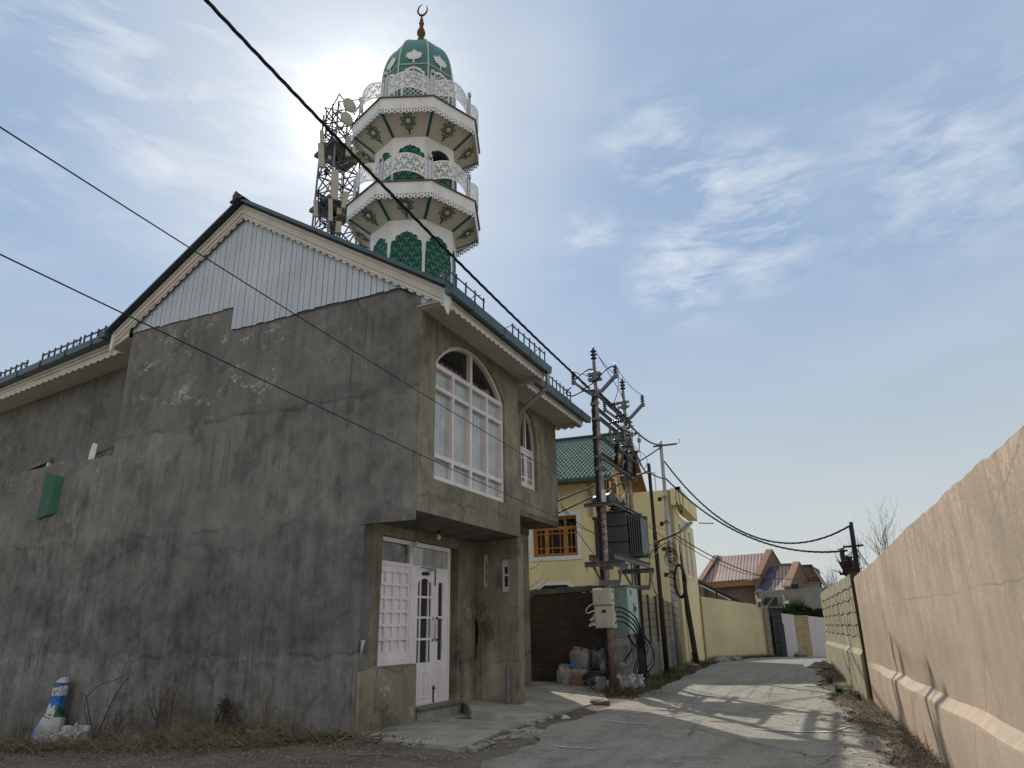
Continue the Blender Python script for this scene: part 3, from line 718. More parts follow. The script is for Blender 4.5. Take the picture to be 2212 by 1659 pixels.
for (xa, xb, k) in ((XA, XRE, SL), (XA, XLE, SLL)):
    c_ = 1/math.cos(math.atan(k)); sg = 1 if xb > xa else -1
    d = V(sg, 0, -k).normalized(); up = V(sg*k, 0, 1).normalized()
    for (o0, o1, dep) in ((.065, .12, .0), (.1215, .195, .018), (.1965, .235, .004), (.2365, .30, .026)):
        f = [(xa, ZA-o0*c_), (xb, zroof(xb)-o0*c_), (xb, zroof(xb)-o1*c_), (xa, ZA-o1*c_)]
        bw.plate(f if sg > 0 else f[::-1], [], (0, YB+dep, 0), (1, 0, 0), (0, 0, 1), .045-dep if dep < .04 else .02)
    s0 = V(xa, YB+.05, ZA-.30*c_); s1 = V(xb, YB+.05, zroof(xb)-.30*c_)
    scallop(tr, s0, s1, up, .03, .038, .19, V(0, -1, 0), .012)
    a, b = V(xa, YB+.046, ZA-.25*c_), V(xb, YB+.046, zroof(xb)-.25*c_)
    so.add([a, b, b+V(0, .12, 0), a+V(0, .12, 0)], [[0, 1, 2, 3]])
    # boarded underside of the sheets that oversail the bargeboard
    a, b = V(xa, YB-.12, ZA-.055), V(xb, YB-.12, zroof(xb)-.055); q = V(0, .15, 0)
    so.add([a, b, b+q, a+q], [[0, 1, 2, 3]])
bw.build('bargeboard', 'cream_board', B); tr.build('bargeboard_trim', 'white_paint', B); so.build('verge_soffit', 'roof_dark', B)
# roof sheets
rf = MB()
def slope(x0, x1, y0, y1, dz=.0, t=.045):
    a = V(x0, y0, zroof(x0)+dz); b = V(x1, y0, zroof(x1)+dz)
    n_ = [a, b, b+V(0, y1-y0, 0), a+V(0, y1-y0, 0)]
    rf.add(n_+[v-V(0, 0, t) for v in n_], [[0, 1, 2, 3], [7, 6, 5, 4], [0, 4, 5, 1], [1, 5, 6, 2], [2, 6, 7, 3], [3, 7, 4, 0]])
slope(XA, -5.06, YB-.13, 13.25); slope(XA, -5.52, 13.253, 17.0, -.28); slope(XLE-.09, XA-.002, YB-.13, 17.2)
yy = YB-.10
while yy < 16.9:
    xe, dz = (-5.08, 0) if yy < 13.2 else (-5.54, -.28)
    rf.beam((XA+.1, yy, zroof(XA+.1)+.016+dz), (xe+.02, yy, zroof(xe+.02)+.016+dz), .035, .03); yy += .42
rf.build('roof', 'roof_blue', B)
rc = MB(); yc = YB-.17
rc.add([V(XA-.20, yc, ZA-.08), V(XA, yc, ZA+.07), V(XA+.20, yc, ZA-.06), V(XA-.20, 17.2, ZA-.08), V(XA, 17.2, ZA+.07), V(XA+.20, 17.2, ZA-.06), V(XA, yc, ZA-.04)], [[0, 1, 4, 3], [1, 2, 5, 4], [0, 6, 1], [6, 2, 1]])
rc.add([V(XA-.10, yc-.01, ZA-.12), V(XA-.12, yc-.01, ZA+.05), V(XA-.04, yc-.01, ZA+.15), V(XA+.06, yc-.01, ZA+.06), V(XA-.10, yc+.08, ZA-.12), V(XA-.12, yc+.08, ZA+.05), V(XA-.04, yc+.08, ZA+.15), V(XA+.06, yc+.08, ZA+.06)], [[0, 1, 2, 3], [7, 6, 5, 4], [0, 4, 5, 1], [1, 5, 6, 2], [2, 6, 7, 3], [3, 7, 4, 0]])
rc.build('ridge_cap', 'roof_dark', B)

# --- eaves towards the lane: boarded soffit, cornice, scalloped board, box gutter
def eave(xw, xe, ys, ye, zs, parts=True):
    """xw wall face, xe outer board; zs soffit height"""
    s = MB(); y = ys
    while y < ye-.02:
        y1 = min(y+.125, ye); s.box((xw-.02, y, zs), (xe-.03, y1-.013, zs+.016)); y = y1
    s.build('eave_soffit', 'soffit_board', B)
    s = MB(); s.box((xw-.02, ys, zs+.018), (xe-.03, ye, zs+.03)); s.build('soffit_backing', 'roof_dark', B)
    f = MB(); f.box((xe-.028, ys, zs-.09), (xe, ye, zs+.02)); f.box((xe+.001, ys, zs-.05), (xe+.012, ye, zs-.025)); f.box((xe+.001, ys, zs-.022), (xe+.03, ye, zs+.012)); f.box((xe+.001, ys, zs+.014), (xe+.012, ye, zs+.045))
    f.build('eave_cornice', 'cream_board', B)
    t = MB(); scallop(t, (xe+.010, ys, zs-.095), (xe+.010, ye, zs-.095), V(0, 0, 1), .04, .05, .19, V(1, 0, 0), .016); t.build('eave_trim', 'white_paint', B)
    # closing board and its trim across the far end
    f = MB(); f.box((xw-.05, ye+.001, zs-.09), (xe, ye+.022, zs+.05)); f.build('eave_end_board', 'cream_board', B)
    t = MB(); scallop(t, (xw-.05, ye+.03, zs-.095), (xe, ye+.03, zs-.095), V(0, 0, 1), .04, .05, .19, V(0, 1, 0), .008); t.build('eave_trim', 'white_paint', B)
eave(XU, -5.19, YB+.03, 13.10, 6.465); eave(X2, -5.63, 13.2, 16.80, 6.45)
for (xe, ys, ye, z) in ((-5.17, YB-.12, 13.12, 6.478), (-5.61, 13.16, 17.02, 6.45)):
    g = MB()
    g.add([(xe, ys, z+.02), (xe+.14, ys, z), (xe+.165, ys, z+.15), (xe+.15, ys, z+.15), (xe+.13, ys, z+.015), (xe+.01, ys, z+.03), (xe+.01, ys, z+.15), (xe, ys, z+.15)]+
          [(xe, ye, z+.02), (xe+.14, ye, z), (xe+.165, ye, z+.15), (xe+.15, ye, z+.15), (xe+.13, ye, z+.015), (xe+.01, ye, z+.03), (xe+.01, ye, z+.15), (xe, ye, z+.15)],
          [[i, (i+1) % 8, 8+(i+1) % 8, 8+i] for i in range(8)]+[[7, 6, 5, 4, 3, 2, 1, 0], [8, 9, 10, 11, 12, 13, 14, 15]])
    g.add([(xe, ys-.004, z+.02), (xe+.14, ys-.004, z), (xe+.165, ys-.004, z+.15), (xe, ys-.004, z+.15)], [[0, 1, 2, 3]])
    g.add([(xe, ye+.004, z+.02), (xe+.14, ye+.004, z), (xe+.165, ye+.004, z+.15), (xe, ye+.004, z+.15)], [[3, 2, 1, 0]])
    y = ys+.75
    while y < ye: g.beam((xe-.004, y, z+.008), (xe+.146, y, z-.006), .03, .012); g.beam((xe+.143, y, z-.004), (xe+.172, y, z+.155), .03, .008); y += 1.2
    g.build('gutter', 'roof_blue', B)
# pendant at the foot of the bargeboard
def pendant(x, y, z, h, wd, nx):
    p = MB(); o = (x, y, z)
    p.plate([(-wd, 0), (-wd, -h*.62), (0, -h), (wd, -h*.62), (wd, 0)], [], o, (1, 0, 0), (0, 0, 1), .06); return p.build('pendant', 'white_paint', B)
pendant(-5.19, YB-.012, 6.62, .42, .055, 1); pendant(-13.27, YB-.012, 7.40, .42, .04, 1)
# closing of the left eave under the bargeboard
w = MB(); w.add([(-13.28, YB+.05, 7.12), (-12.87, YB+.05, 7.30), (-12.87, 12, 7.30), (-13.28, 12, 7.12)], [[0, 1, 2, 3]]); w.box((-13.32, YB+.05, 7.10), (-13.28, 12, 7.40)); w.build('left_eave_soffit', 'soffit_board', B)
w = MB(); w.plate([(-13.28, 7.13), (-12.88, 7.31), (-12.88, 7.62), (-13.28, 7.40)], [], (0, YB+.06, 0), (1, 0, 0), (0, 0, 1), .02); w.build('gable_foot_board', 'cream_board', B)
g = MB(); g.box((-13.54, YB-.14, 7.33), (-13.36, 12.5, 7.46)); g.build('gutter', 'roof_blue', B)
# downpipe from the gutter end back to the flank of the front bay
w = MB()
w.tube(spline([(-5.08, 13.02, 6.48), (-5.08, 13.02, 6.28), (-5.12, 13.03, 6.16), (-5.75, 13.08, 5.72), (-5.98, 13.04, 5.58), (-6.05, 13.03, 5.42)], 5), .048, 12)
w.build('downpipe', 'galv', B, True)
# snow guards: short fences of bars standing on the roof just above the eaves
def guard(y0, n, step, x, z, par=B, h=.17):
    g = MB()
    for i in range(n): g.beam((x, y0+i*step, z-.05), (x+.01, y0+i*step, z+h), .022, .022)
    for zz in (z+.04, z+h-.045): g.beam((x, y0-.05, zz), (x, y0+(n-1)*step+.05, zz), .018, .018)
    y1 = y0+(n-1)*step
    g.tube(spline([(x-.30, y0+.1, zroof(x-.30)+.02), (x-.1, y0+.12, z+h+.02), (x+.02, y0+.14, z+h-.02)], 4), .007, 5)
    g.tube(spline([(x-.30, y1-.1, zroof(x-.30)+.02), (x-.1, y1-.12, z+h+.02), (x+.02, y1-.14, z+h-.02)], 4), .007, 5)
    return g.build('snow_guard', 'roof_dark', par)
for y0, n_ in ((8.75, 5), (11.3, 7)): guard(y0, n_, .33 if n_ == 5 else .27, -5.09, zroof(-5.09)+.0, B, .28)
guard(14.3, 7, .24, -5.55, zroof(-5.55)-.27, B, .28)

# ============================================================ recessed wing behind the parapet
TH = rad(8.6); WD = V(-math.cos(TH), math.sin(TH), 0); WN = V(-math.sin(TH), -math.cos(TH), 0)
W0 = V(-12.6, 10.5, 0)                            # wing wall line
def wing(s, off, z): return W0+WD*s+WN*off+V(0, 0, z)
G = thing('wing_building', (-17, 11.5, 0), 'low grey plastered wing with a teal gutter and bar snow guards behind the parapet', 'building')
def wp(px, py, off):                              # on the plane `off` in front of the wing wall
    d = ray(px, py); p0 = W0+WN*off; return EYE+d*((p0-EYE).dot(WN)/d.dot(WN))
zw = wp(140, 841, 0).z; zt = wp(140, 810, .62).z; zg = wp(140, 790, .78).z
w = MB(); w.add([wing(0, 0, 3.5), wing(11, 0, 3.5), wing(11, 0, zw+.2), wing(0, 0, zw+.2), wing(0, -.3, 3.5), wing(11, -.3, 3.5), wing(11, -.3, zw+.2), wing(0, -.3, zw+.2)], [[0, 1, 2, 3][::-1], [4, 5, 6, 7], [3, 7, 6, 2], [1, 5, 6, 2][::-1]])
w.build('wing_wall', 'plaster', G)
w = MB(); w.add([wing(-.3, .0, zw), wing(11, .0, zw), wing(11, .62, zw), wing(-.3, .62, zw), wing(-.3, .0, zw+.03), wing(11, .0, zw+.03), wing(11, .62, zw+.03), wing(-.3, .62, zw+.03)], [[0, 1, 2, 3], [4, 7, 6, 5], [2, 6, 7, 3][::-1]])
w.build('eave_soffit', 'soffit_board', G)
w = MB()
for (o0, o1, z0, z1) in ((.60, .625, zw-.02, zw+.13), (.628, .66, zw+.132, zw+.20), (.60, .70, zw+.202, zw+.27)):
    P = [wing(-.3, o0, z0), wing(11, o0, z0), wing(11, o1, z0), wing(-.3, o1, z0)]; P += [v+V(0, 0, z1-z0) for v in P]
    w.add(P, [[0, 1, 2, 3], [7, 6, 5, 4], [1, 0, 4, 5], [2, 1, 5, 6], [3, 2, 6, 7], [0, 3, 7, 4]])
w.build('eave_cornice', 'cream_board', G)
w = MB(); scallop(w, wing(-.3, .645, zw-.01), wing(11, .645, zw-.01), V(0, 0, 1), .06, .05, .30, WN, .018); w.build('eave_trim', 'cream_board', G)
w = MB()
P = [wing(-.3, .66, zw+.272), wing(11, .66, zw+.272), wing(11, .90, zw+.272), wing(-.3, .90, zw+.272)]; P += [v+V(0, 0, .15)+(WN*.02) for v in P]
w.add(P, [[0, 1, 2, 3], [7, 6, 5, 4], [1, 0, 4, 5], [2, 1, 5, 6], [3, 2, 6, 7], [0, 3, 7, 4]])
for s in [i*1.25+.4 for i in range(9)]: w.cbox(wing(s, .79, zw+.35), WD*.03, WN*.142, V(0, 0, .086))
w.build('gutter', 'roof_blue', G)
w = MB(); a, b = wing(-.3, .86, zw+.44), wing(11, .86, zw+.44); r_ = WN*-3.2+V(0, 0, 1.9)
w.add([a, b, b+r_, a+r_, a-V(0, 0, .03), b-V(0, 0, .03), b+r_-V(0, 0, .03), a+r_-V(0, 0, .03)], [[0, 1, 2, 3][::-1], [4, 5, 6, 7], [0, 4, 5, 1][::-1]])
w.build('roof', 'roof_blue', G)
zg = zw+.50
for (s0, s1, k) in ((1.2, 2.45, 6), (3.0, 5.15, 7), (6.0, 8.1, 7)):
    s0 = -(wp({1.2: 240, 3.0: 161, 6.0: 57}[s0], 760, .8)-W0).dot(WD)*-1; s1 = s0+(1.9 if k == 7 else 1.6)
    g = MB()
    for i in range(k):
        s = s0+(s1-s0)*i/(k-1); g.beam(wing(s, .72, zg-.06), wing(s, .72, zg+.30), .032, .032)
    for zz in (zg+.23,): g.beam(wing(s0-.05, .72, zz), wing(s1+.05, .72, zz), .03, .03)
    for s in (s0+.25, s1-.25): g.tube(spline([wing(s, .70, zg+.24), wing(s+.1, .66, zg+.33), wing(s+.3, .5, zg+.25), wing(s+.5, .1, zg+.34)], 4), .011, 5)
    g.build('snow_guard', 'roof_dark', G)

# things lying on the parapet and hanging from it
w = MB()
for (a, b, c, d, e) in (((86, 1000), (118, 993), .10, .09, 0),):
    p, q = aty(*a, YL+.12), aty(*b, YL+.3); w.beam(p, q, .12, .07)
w.v = []; w.f = []
p, q = aty(56, 1017, YL+.10), aty(113, 993, YL+.16); w.beam(p, q, .13, .09)
for t in (.25, .45, .65): c = p.lerp(q, t); w.beam(c+V(.0, 0, .04), c+V(-.10, 0, .13), .012, .012)
prop(w.build('scrap_beam', 'wood_grey'), 'short weathered beam with nails sticking up, propped on the parapet', 'timber', 'scrap timber on the parapet')
w = MB(); p = aty(101, 1019, YL+.12); q = aty(108, 994, YL+.14); w.beam(p-V(0, 0, .05), q, .07, .03); w.beam(aty(92, 1018, YL+.1), aty(128, 1005, YL+.3), .10, .03)
prop(w.build('scrap_prop', 'white_paint'), 'small pale wooden strut holding up the nailed beam on the parapet', 'timber', 'scrap timber on the parapet')
w = MB(); w.beam(aty(118, 1013, YL+.1), aty(138, 997, YL+.22), .22, .02, (.3, -1, .4)); w.beam(aty(128, 1012, YL+.16), aty(148, 1003, YL+.28), .18, .02, (.3, -1, .4))
prop(w.build('dark_board', 'wood_grey'), 'dark broken board leaning on the parapet behind the green sheet', 'timber', 'scrap timber on the parapet')
w = MB(); w.plate([(0, 0), (.13, .0), (.17, .42), (.06, .46), (.02, .3)], [], aty(187, 1004, YL+.12), (.9, .3, 0), (0, 0, 1), .03)
prop(w.build('pale_board', 'white_paint'), 'upright pale painted board with a broken top standing on the parapet', 'timber', 'scrap timber on the parapet')
w = MB()
for k in range(7):
    p = aty(204+rr.uniform(-2, 8), 996-k*2.2, YL+.1+.03*k); q = aty(245, 975-k*2.0+rr.uniform(-2, 2), YL+.35+.02*k); w.beam(p, q, .10+rr.uniform(0, .05), .018, (rr.uniform(-.2, .2), -.3, 1))
prop(w.build('plank_stack', 'wood_grey'), 'stack of thin weathered planks on the parapet against the tall wall', 'timber', 'scrap timber on the parapet')
w = MB(); w.beam(aty(0, 1033, YL+.06), aty(56, 1020, YL+.1), .05, .03); prop(w.build('lath', 'wood_grey'), 'long thin lath lying along the parapet left of the nailed beam', 'timber', 'scrap timber on the parapet')
# green folded sheet
c_ = [aty(*q, YL-.03) for q in ((100, 1021), (136, 1031), (120, 1108), (78, 1122))]
fold_t = c_[0].lerp(c_[1], .70)+V(0, -.02, 0); fold_b = c_[3].lerp(c_[2], .62)+V(0, -.03, 0)
w = MB(); w.add([c_[0], fold_t, fold_b, c_[3], c_[1]+V(0, .03, 0), c_[2]+V(0, .03, 0)], [[3, 2, 1, 0], [2, 5, 4, 1]])
w.v = [v for v in w.v]
prop(w.build('green_sheet', 'sheet_green', solid=.006), 'folded green metal sheet hanging on the grey wall below the parapet', 'metal sheet')
# torn poster near the corner
q_ = [aty(*q, YL-.004) for q in ((766, 1390), (790, 1381), (776, 1418), (763, 1426))]
w = MB(); a = [atx(790, 1382, XL+.05), atx(778, 1418, XL+.05), V(XL+.05, YL-.004, 1.0), V(XL+.05, YL-.004, 1.28)]
w.add(a, [[0, 1, 2, 3]]); prop(w.build('torn_poster', 'paper', solid=.002), 'torn scrap of white paper stuck to the wall corner left of the door', 'paper')
# stub of pipe at the cross wall
w = MB(); pb = aty(1098, 1515, YR-.12); w.tube([(pb.x, pb.y, .14), (pb.x-.005, pb.y, .74)], .042, 12); w.tube([(pb.x-.005, pb.y, .742), (pb.x-.005, pb.y, .75)], .03, 10)
prop(w.build('pipe_stub', 'grey_steel', smooth=False), 'short grey pipe standing up from the slab beside the cross wall', 'pipe')
# ============================================================ minaret
MC = V(-9.45, 14.49, 0); MCz = 9.6
T = thing('minaret', (MC.x, MC.y, 7.0), 'tall octagonal white minaret with two balconies, green lattice panels and a green dome', 'minaret')
C22, S22 = math.cos(PI/8), math.sin(PI/8)
def vert(k, R, z): a = k*PI/4; return V(MC.x+R*math.cos(a), MC.y+R*math.sin(a), z)
def face(k, R):    # centre line, tangent, outward normal of face k of an octagon of circumradius R
    a = (k+.5)*PI/4; n_ = V(math.cos(a), math.sin(a), 0); t_ = V(-math.sin(a), math.cos(a), 0); return MC+n_*R*C22, t_, n_
def face_obj(name, fn, R, mat, par, **kw):
    """make the panel of face 0 and copy it to the other seven faces, sharing the mesh"""
    objs = []
    mb = MB(); c, t_, n_ = face(0, R); fn(mb, c, t_, n_); o = mb.build(name, mat, par, **kw); objs.append(o)
    base = ORIG[par.name]-MC
    for k in range(1, 8):
        q = o.copy(); COL.objects.link(q); q.parent = par; q.rotation_euler = (0, 0, k*PI/4); ORIG[q.name] = ORIG[par.name]; objs.append(q)
    return objs
def fan_hole(a, z, W=.29, H=.145):
    """pierced fan motif in staggered rows"""
    j0 = math.floor(z/H)
    for j in (j0, j0-1):
        zc = j*H; off = (W/2 if j % 2 else 0); i = round((a-off)/W); dx = a-off-i*W; dz = z-zc
        if dz < 0: continue
        r = math.hypot(dx, dz)
        if r > .146 and j != j0: continue
        if dz < .088 and abs(dx) < .022*(1-abs(dz-.044)/.044): return True
        if .062 < r < .134 and dz > .003:
            an = math.atan2(dz, dx)/PI*9
            fr = abs((an % 1)-.5)
            if fr < .30*(.45+.55*math.sin(PI*min(1, (r-.062)/.072)*.62+.25)): return True
        if r < .142: return False
    return False
def lattice_hole(a, z, s=.15, bar=.024):
    u = (a+z)/s; v = (a-z)/s; d = bar/s
    return (u % 1) > d and (v % 1) > d
def raster(mb, hole, a0, a1, z0, z1, P, cell=.009, keep=None, edge=.03):
    na = int((a1-a0)/cell); nz = int((z1-z0)/cell); idx = {}
    def vid(i, j):
        if (i, j) not in idx: idx[(i, j)] = len(mb.v); mb.v.append(P(a0+i*(a1-a0)/na, z0+j*(z1-z0)/nz))
        return idx[(i, j)]
    for j in range(nz):
        z = z0+(j+.5)*cell
        i = 0
        while i < na:
            a = a0+(i+.5)*cell
            ok = not (hole(a, z) and a0+edge < a < a1-edge and z0+edge < z < z1-edge)
            if keep and not keep(a, z): ok = False
            if ok: mb.f.append([vid(i, j), vid(i+1, j), vid(i+1, j+1), vid(i, j+1)])
            i += 1
def multifoil(half, zs, rise):      # cusped arch outline from left spring to right spring
    key = [(-1, 0), (-1, .25), (-.965, .36), (-.87, .43), (-.72, .45), (-.725, .57), (-.67, .68), (-.56, .745), (-.42, .745), (-.385, .82), (-.28, .88), (-.15, .885), (-.055, .925), (0, 1.0)]
    pts = [(a*half, zs+b*rise) for a, b in key]
    return pts+[(-a, b) for a, b in pts[-2::-1]]
RS = 1.20; HS = RS*S22            # shaft radius, half width of a face
core = MB(); core.lathe([(.74, 10.75), (.74, 14.0)], MC, 20); core.lathe([(.74, 12.4), (.74, 14.9)], MC, 20); core.build('inner_core', 'core_dark', T)
def storey(z0, z1, zspring, zin):
    def pn(mb, c, t_, n_): raster(mb, fan_hole, -HS+.03, HS-.03, z0, zin, lambda a, z: c+t_*a+V(0, 0, z)-n_*.0)
    face_obj('lattice_panel', pn, RS-.03, 'green_metal', T, solid=.006)
    def fr(mb, c, t_, n_):
        ar = multifoil(HS-.055, zspring, .52)
        out = [(-HS, z1), (-HS, zspring-.12), (-HS+.055, zspring-.12)]+ar+[(HS-.055, zspring-.12), (HS, zspring-.12), (HS, z1)]
        mb.plate(out[::-1] if False else out[::1], [], c, t_, V(0, 0, 1), .012)
        for s in (-1, 1): mb.cbox(c+t_*s*(HS-.018)+V(0, 0, (z0+zspring-.12)/2), t_*.018, n_*.008, V(0, 0, (zspring-.12-z0)/2-.001))
    face_obj('arch_surround', fr, RS, 'minaret_white', T)
storey(8.2, 11.56, 10.72, 11.40); storey(12.30, 14.17, 13.42, 14.05)
def petals(mb, c, ux, uy, nn, R, w=.020):
    """flower drawn in flat bars: eight pointed petals, an inner ring of loops and a stem"""
    def strip(pts, wd, closed):
        n = len(pts); L = []; Rr = []
        for i in range(n):
            p0 = pts[i-1] if (closed or i) else pts[i]; p1 = pts[(i+1) % n] if (closed or i < n-1) else pts[i]
            dx, dy = p1[0]-p0[0], p1[1]-p0[1]; l = math.hypot(dx, dy) or 1; nx, ny = -dy/l*wd/2, dx/l*wd/2
            L.append(c+ux*(pts[i][0]+nx)+uy*(pts[i][1]+ny)); Rr.append(c+ux*(pts[i][0]-nx)+uy*(pts[i][1]-ny))
        m = n if closed else n-1
        mb.add(L+Rr+[v+nn*-.006 for v in L+Rr], [[n+i, n+(i+1) % n, (i+1) % n, i] for i in range(m)]+[[i, (i+1) % n, 2*n+(i+1) % n, 2*n+i] for i in range(m)]+[[n+(i+1) % n, n+i, 3*n+i, 3*n+(i+1) % n] for i in range(m)])
    for k in range(8):
        a = k*PI/4+PI/8; ca, sa = math.cos(a), math.sin(a)
        def loc(r, s): return (ca*r-sa*s, sa*r+ca*s)
        strip([loc(.40*R, 0), loc(.56*R, .13*R), loc(.74*R, .165*R), loc(.88*R, .09*R), loc(1.0*R, 0), loc(.88*R, -.09*R), loc(.74*R, -.165*R), loc(.56*R, -.13*R)], w, True)
        a = k*PI/4; ca, sa = math.cos(a), math.sin(a)
        strip([loc(.22*R, -.03*R), loc(.34*R, -.14*R), loc(.50*R, -.12*R), loc(.58*R, 0), loc(.50*R, .12*R), loc(.34*R, .14*R), loc(.22*R, .03*R)], w*.85, False)
    strip([(0, -.95*R), (.02*R, -1.25*R), (.0, -1.55*R)], w*2.0, False)
    strip([(-.17*R, -.86*R), (-.05*R, -1.2*R)], w*1.1, False); strip([(.17*R, -.86*R), (.05*R, -1.2*R)], w*1.1, False)
def balcony(zi, zb, zt, Ri, Ro, rail_r, zpost):
    # soffit, its green ribs and its flowers
    def sf(mb, c, t_, n_):
        a = [c-t_*Ri*S22+V(0, 0, zi), c+t_*Ri*S22+V(0, 0, zi)]; o = n_*(Ro-Ri)*C22
        b = [c+o+t_*Ro*S22+V(0, 0, zb+.16), c+o-t_*Ro*S22+V(0, 0, zb+.16)]
        mb.add(a+b, [[3, 2, 1, 0]])
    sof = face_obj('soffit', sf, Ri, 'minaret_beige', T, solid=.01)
    c, t_, n_ = face(0, Ri); up = (n_*(Ro-Ri)*C22+V(0, 0, zb+.16-zi)); L = up.length; up.normalize(); dn = up.cross(t_).normalized()
    dn = -dn if dn.z > 0 else dn
    for k, par in enumerate(sof):
        mb = MB(); cc, tt, n2 = face(0, Ri); o = cc+V(0, 0, zi)+up*(L*.56)+dn*.018
        petals(mb, o, tt, up, dn, .225); f = mb.build('flower', 'trim_green', T)
        f.parent = par; d = MB(); d.lathe([(.065, 0), (.06, .012), (.0, .018)], o, 18, dn); q = d.build('flower_disc', 'minaret_beige', T, True); q.parent = par
    for k in range(8):
        rb = MB(); a, b = vert(k, Ri+.01, zi+.005), vert(k, Ro-.01, zb+.15); rb.beam(a-V(0, 0, .008), b-V(0, 0, .008), .075, .022)
        rb.build('soffit_rib', 'trim_green', T)
    # fascia with pierced lace edge, sheet lip, deck
    hw = Ro*S22
    def fs(mb, c, t_, n_):
        zc = zb+.17
        mb.plate([(-hw, zc), (hw, zc), (hw, zt), (-hw, zt)], [], c, t_, V(0, 0, 1), .012)
        k = 9; wv = 2*hw/k; cell = .0125
        def keep(a, z):
            u = ((a+hw) % wv)/wv; v = z-zb
            if v < .055*abs(2*u-1): return False
            if (u-.5)**2/.026+(v-.060)**2/.0009 < 1: return False
            uu = min(u, 1-u)
            if uu**2/.012+(v-.118)**2/.0009 < 1: return False
            if (u-.5)**2/.010+(v-.135)**2/.0005 < 1: return False
            return True
        raster(mb, lambda a, z: False, -hw, hw, zb, zc, lambda a, z: c+t_*a+V(0, 0, z), .0125, keep)
    face_obj('fascia', fs, Ro, 'minaret_white', T)
    lip = MB(); R1 = Ro+.05
    for k in range(8):
        lip.add([vert(k, R1, zt-.012), vert(k+1, R1, zt-.012), vert(k+1, R1, zt+.012), vert(k, R1, zt+.012), vert(k, Ro-.4, zt+.05), vert(k+1, Ro-.4, zt+.05), vert(k, Ro-.02, zt-.014), vert(k+1, Ro-.02, zt-.014)], [[0, 1, 2, 3], [3, 2, 5, 4], [6, 7, 1, 0]])
    lip.lathe([(.9, zt+.02), (1.6, zt+.03)], MC, 8, rot=0); lip.build('balcony_deck', 'wood_grey', T)
    # railing
    for k in range(8):
        p = vert(k, rail_r, zt); post = MB(); tl = V(-math.sin(k*PI/4), math.cos(k*PI/4), 0); nl = V(math.cos(k*PI/4), math.sin(k*PI/4), 0)
        h = zpost-zt
        for s in (-1, 1): post.tube([p+tl*s*.045, p+tl*s*.045+V(0, 0, h-.08)], .024, 8)
        post.cbox(p+nl*-.01+V(0, 0, h*.45), tl*.03, nl*.008, V(0, 0, h*.45))
        po = post.build('railing_post', 'chrome', T, False)
        b = MB(); b.lathe([(.055, h-.085), (.06, h-.075), (.055, h-.06), (.03, h-.05), (.052, h-.025), (.058, h), (.052, h+.025), (.03, h+.048), (0, h+.056)], p, 12); b.build('ball_cap', 'chrome', po, True)
    hw2 = rail_r*S22-.06
    def rl(mb, c, t_, n_):
        def P(a, z):
            u = a/hw2; e = 1-u*u
            return c+t_*a+n_*(.20*e)+V(0, 0, z+.15*e)
        raster(mb, fan_hole, -hw2, hw2, zt+.14, zt+.70, P, .009, None, .045)
    face_obj('railing_panel', rl, rail_r, 'minaret_white', T, solid=.006)
balcony(11.55, 11.78, 12.30, RS+.005, 1.87, 1.70, 13.16)
balcony(14.16, 14.44, 14.96, RS+.005, 1.87, 1.70, 15.93)
# dome: eight curved panels over a straight drum
PROF = [(1.09, 14.9), (1.11, 15.5), (1.125, 16.1), (1.12, 16.6), (1.10, 16.9), (1.06, 17.2), (.985, 17.5), (.87, 17.78), (.70, 18.02), (.5, 18.19), (.28, 18.29), (.1, 18.33), (.02, 18.34)]
def rprof(z):
    for (r0, z0), (r1, z1) in zip(PROF, PROF[1:]):
        if z0 <= z <= z1: return r0+(r1-r0)*(z-z0)/(z1-z0)
    return .02
def dm(mb, c, t_, n_):
    zs = []
    for (r0, z0), (r1, z1) in zip(PROF, PROF[1:]): zs += [z0+(z1-z0)*k/3 for k in range(3)]
    zs.append(PROF[-1][1]); n = len(zs)
    # smooth profile
    rs = [rprof(z) for z in zs]
    for _ in range(3): rs = [rs[0]]+[(rs[i-1]+2*rs[i]+rs[i+1])/4 for i in range(1, n-1)]+[rs[-1]]
    vs = []
    for r, z in zip(rs, zs): vs += [MC+n_*r*C22-t_*r*S22+V(0, 0, z), MC+n_*r*C22+t_*r*S22+V(0, 0, z)]
    mb.add(vs, [[2*i, 2*i+1, 2*i+3, 2*i+2] for i in range(n-1)])
face_obj('dome_panel', dm, 1.0, 'dome_green', T, smooth=True)
rb = MB()
for k in range(8):
    rb.tube([vert(k, rprof(14.95+.12*i)+.004, 14.95+.12*i) for i in range(28)], .020, 6)
rb.build('dome_rib', 'cream_board', T)
bd = MB()
for k in range(8): bd.tube([vert(k, rprof(16.74)+.006, 16.74), vert(k+1, rprof(16.74)+.006, 16.74)], .020, 6)
bd.build('dome_band', 'cream_board', T)
LEAF = [(0, .50), (.05, .36), (.11, .40), (.10, .27), (.19, .33), (.21, .25), (.33, .30), (.29, .19), (.42, .17), (.31, .09), (.37, .02), (.25, .0), (.27, -.09), (.15, -.05), (.12, -.12), (.035, -.07), (.035, -.28)]
LEAF = LEAF+[(-a, b) for a, b in LEAF[:0:-1]]
def lf(mb, c, t_, n_):
    loops = delaunay_2d_cdt([Vector(p) for p in LEAF], [(i, (i+1) % len(LEAF)) for i in range(len(LEAF))], [], 1, 1e-6)
    def P(p): z = 16.99+p[1]*.76; r = rprof(z)*C22+.02; return MC+n_*r+t_*p[0]*.64+V(0, 0, z)
    mb.add([P(v) for v in loops[0]], [list(f) for f in loops[2]])
face_obj('leaf_emblem', lf, 1.0, 'minaret_white', T, solid=.008)
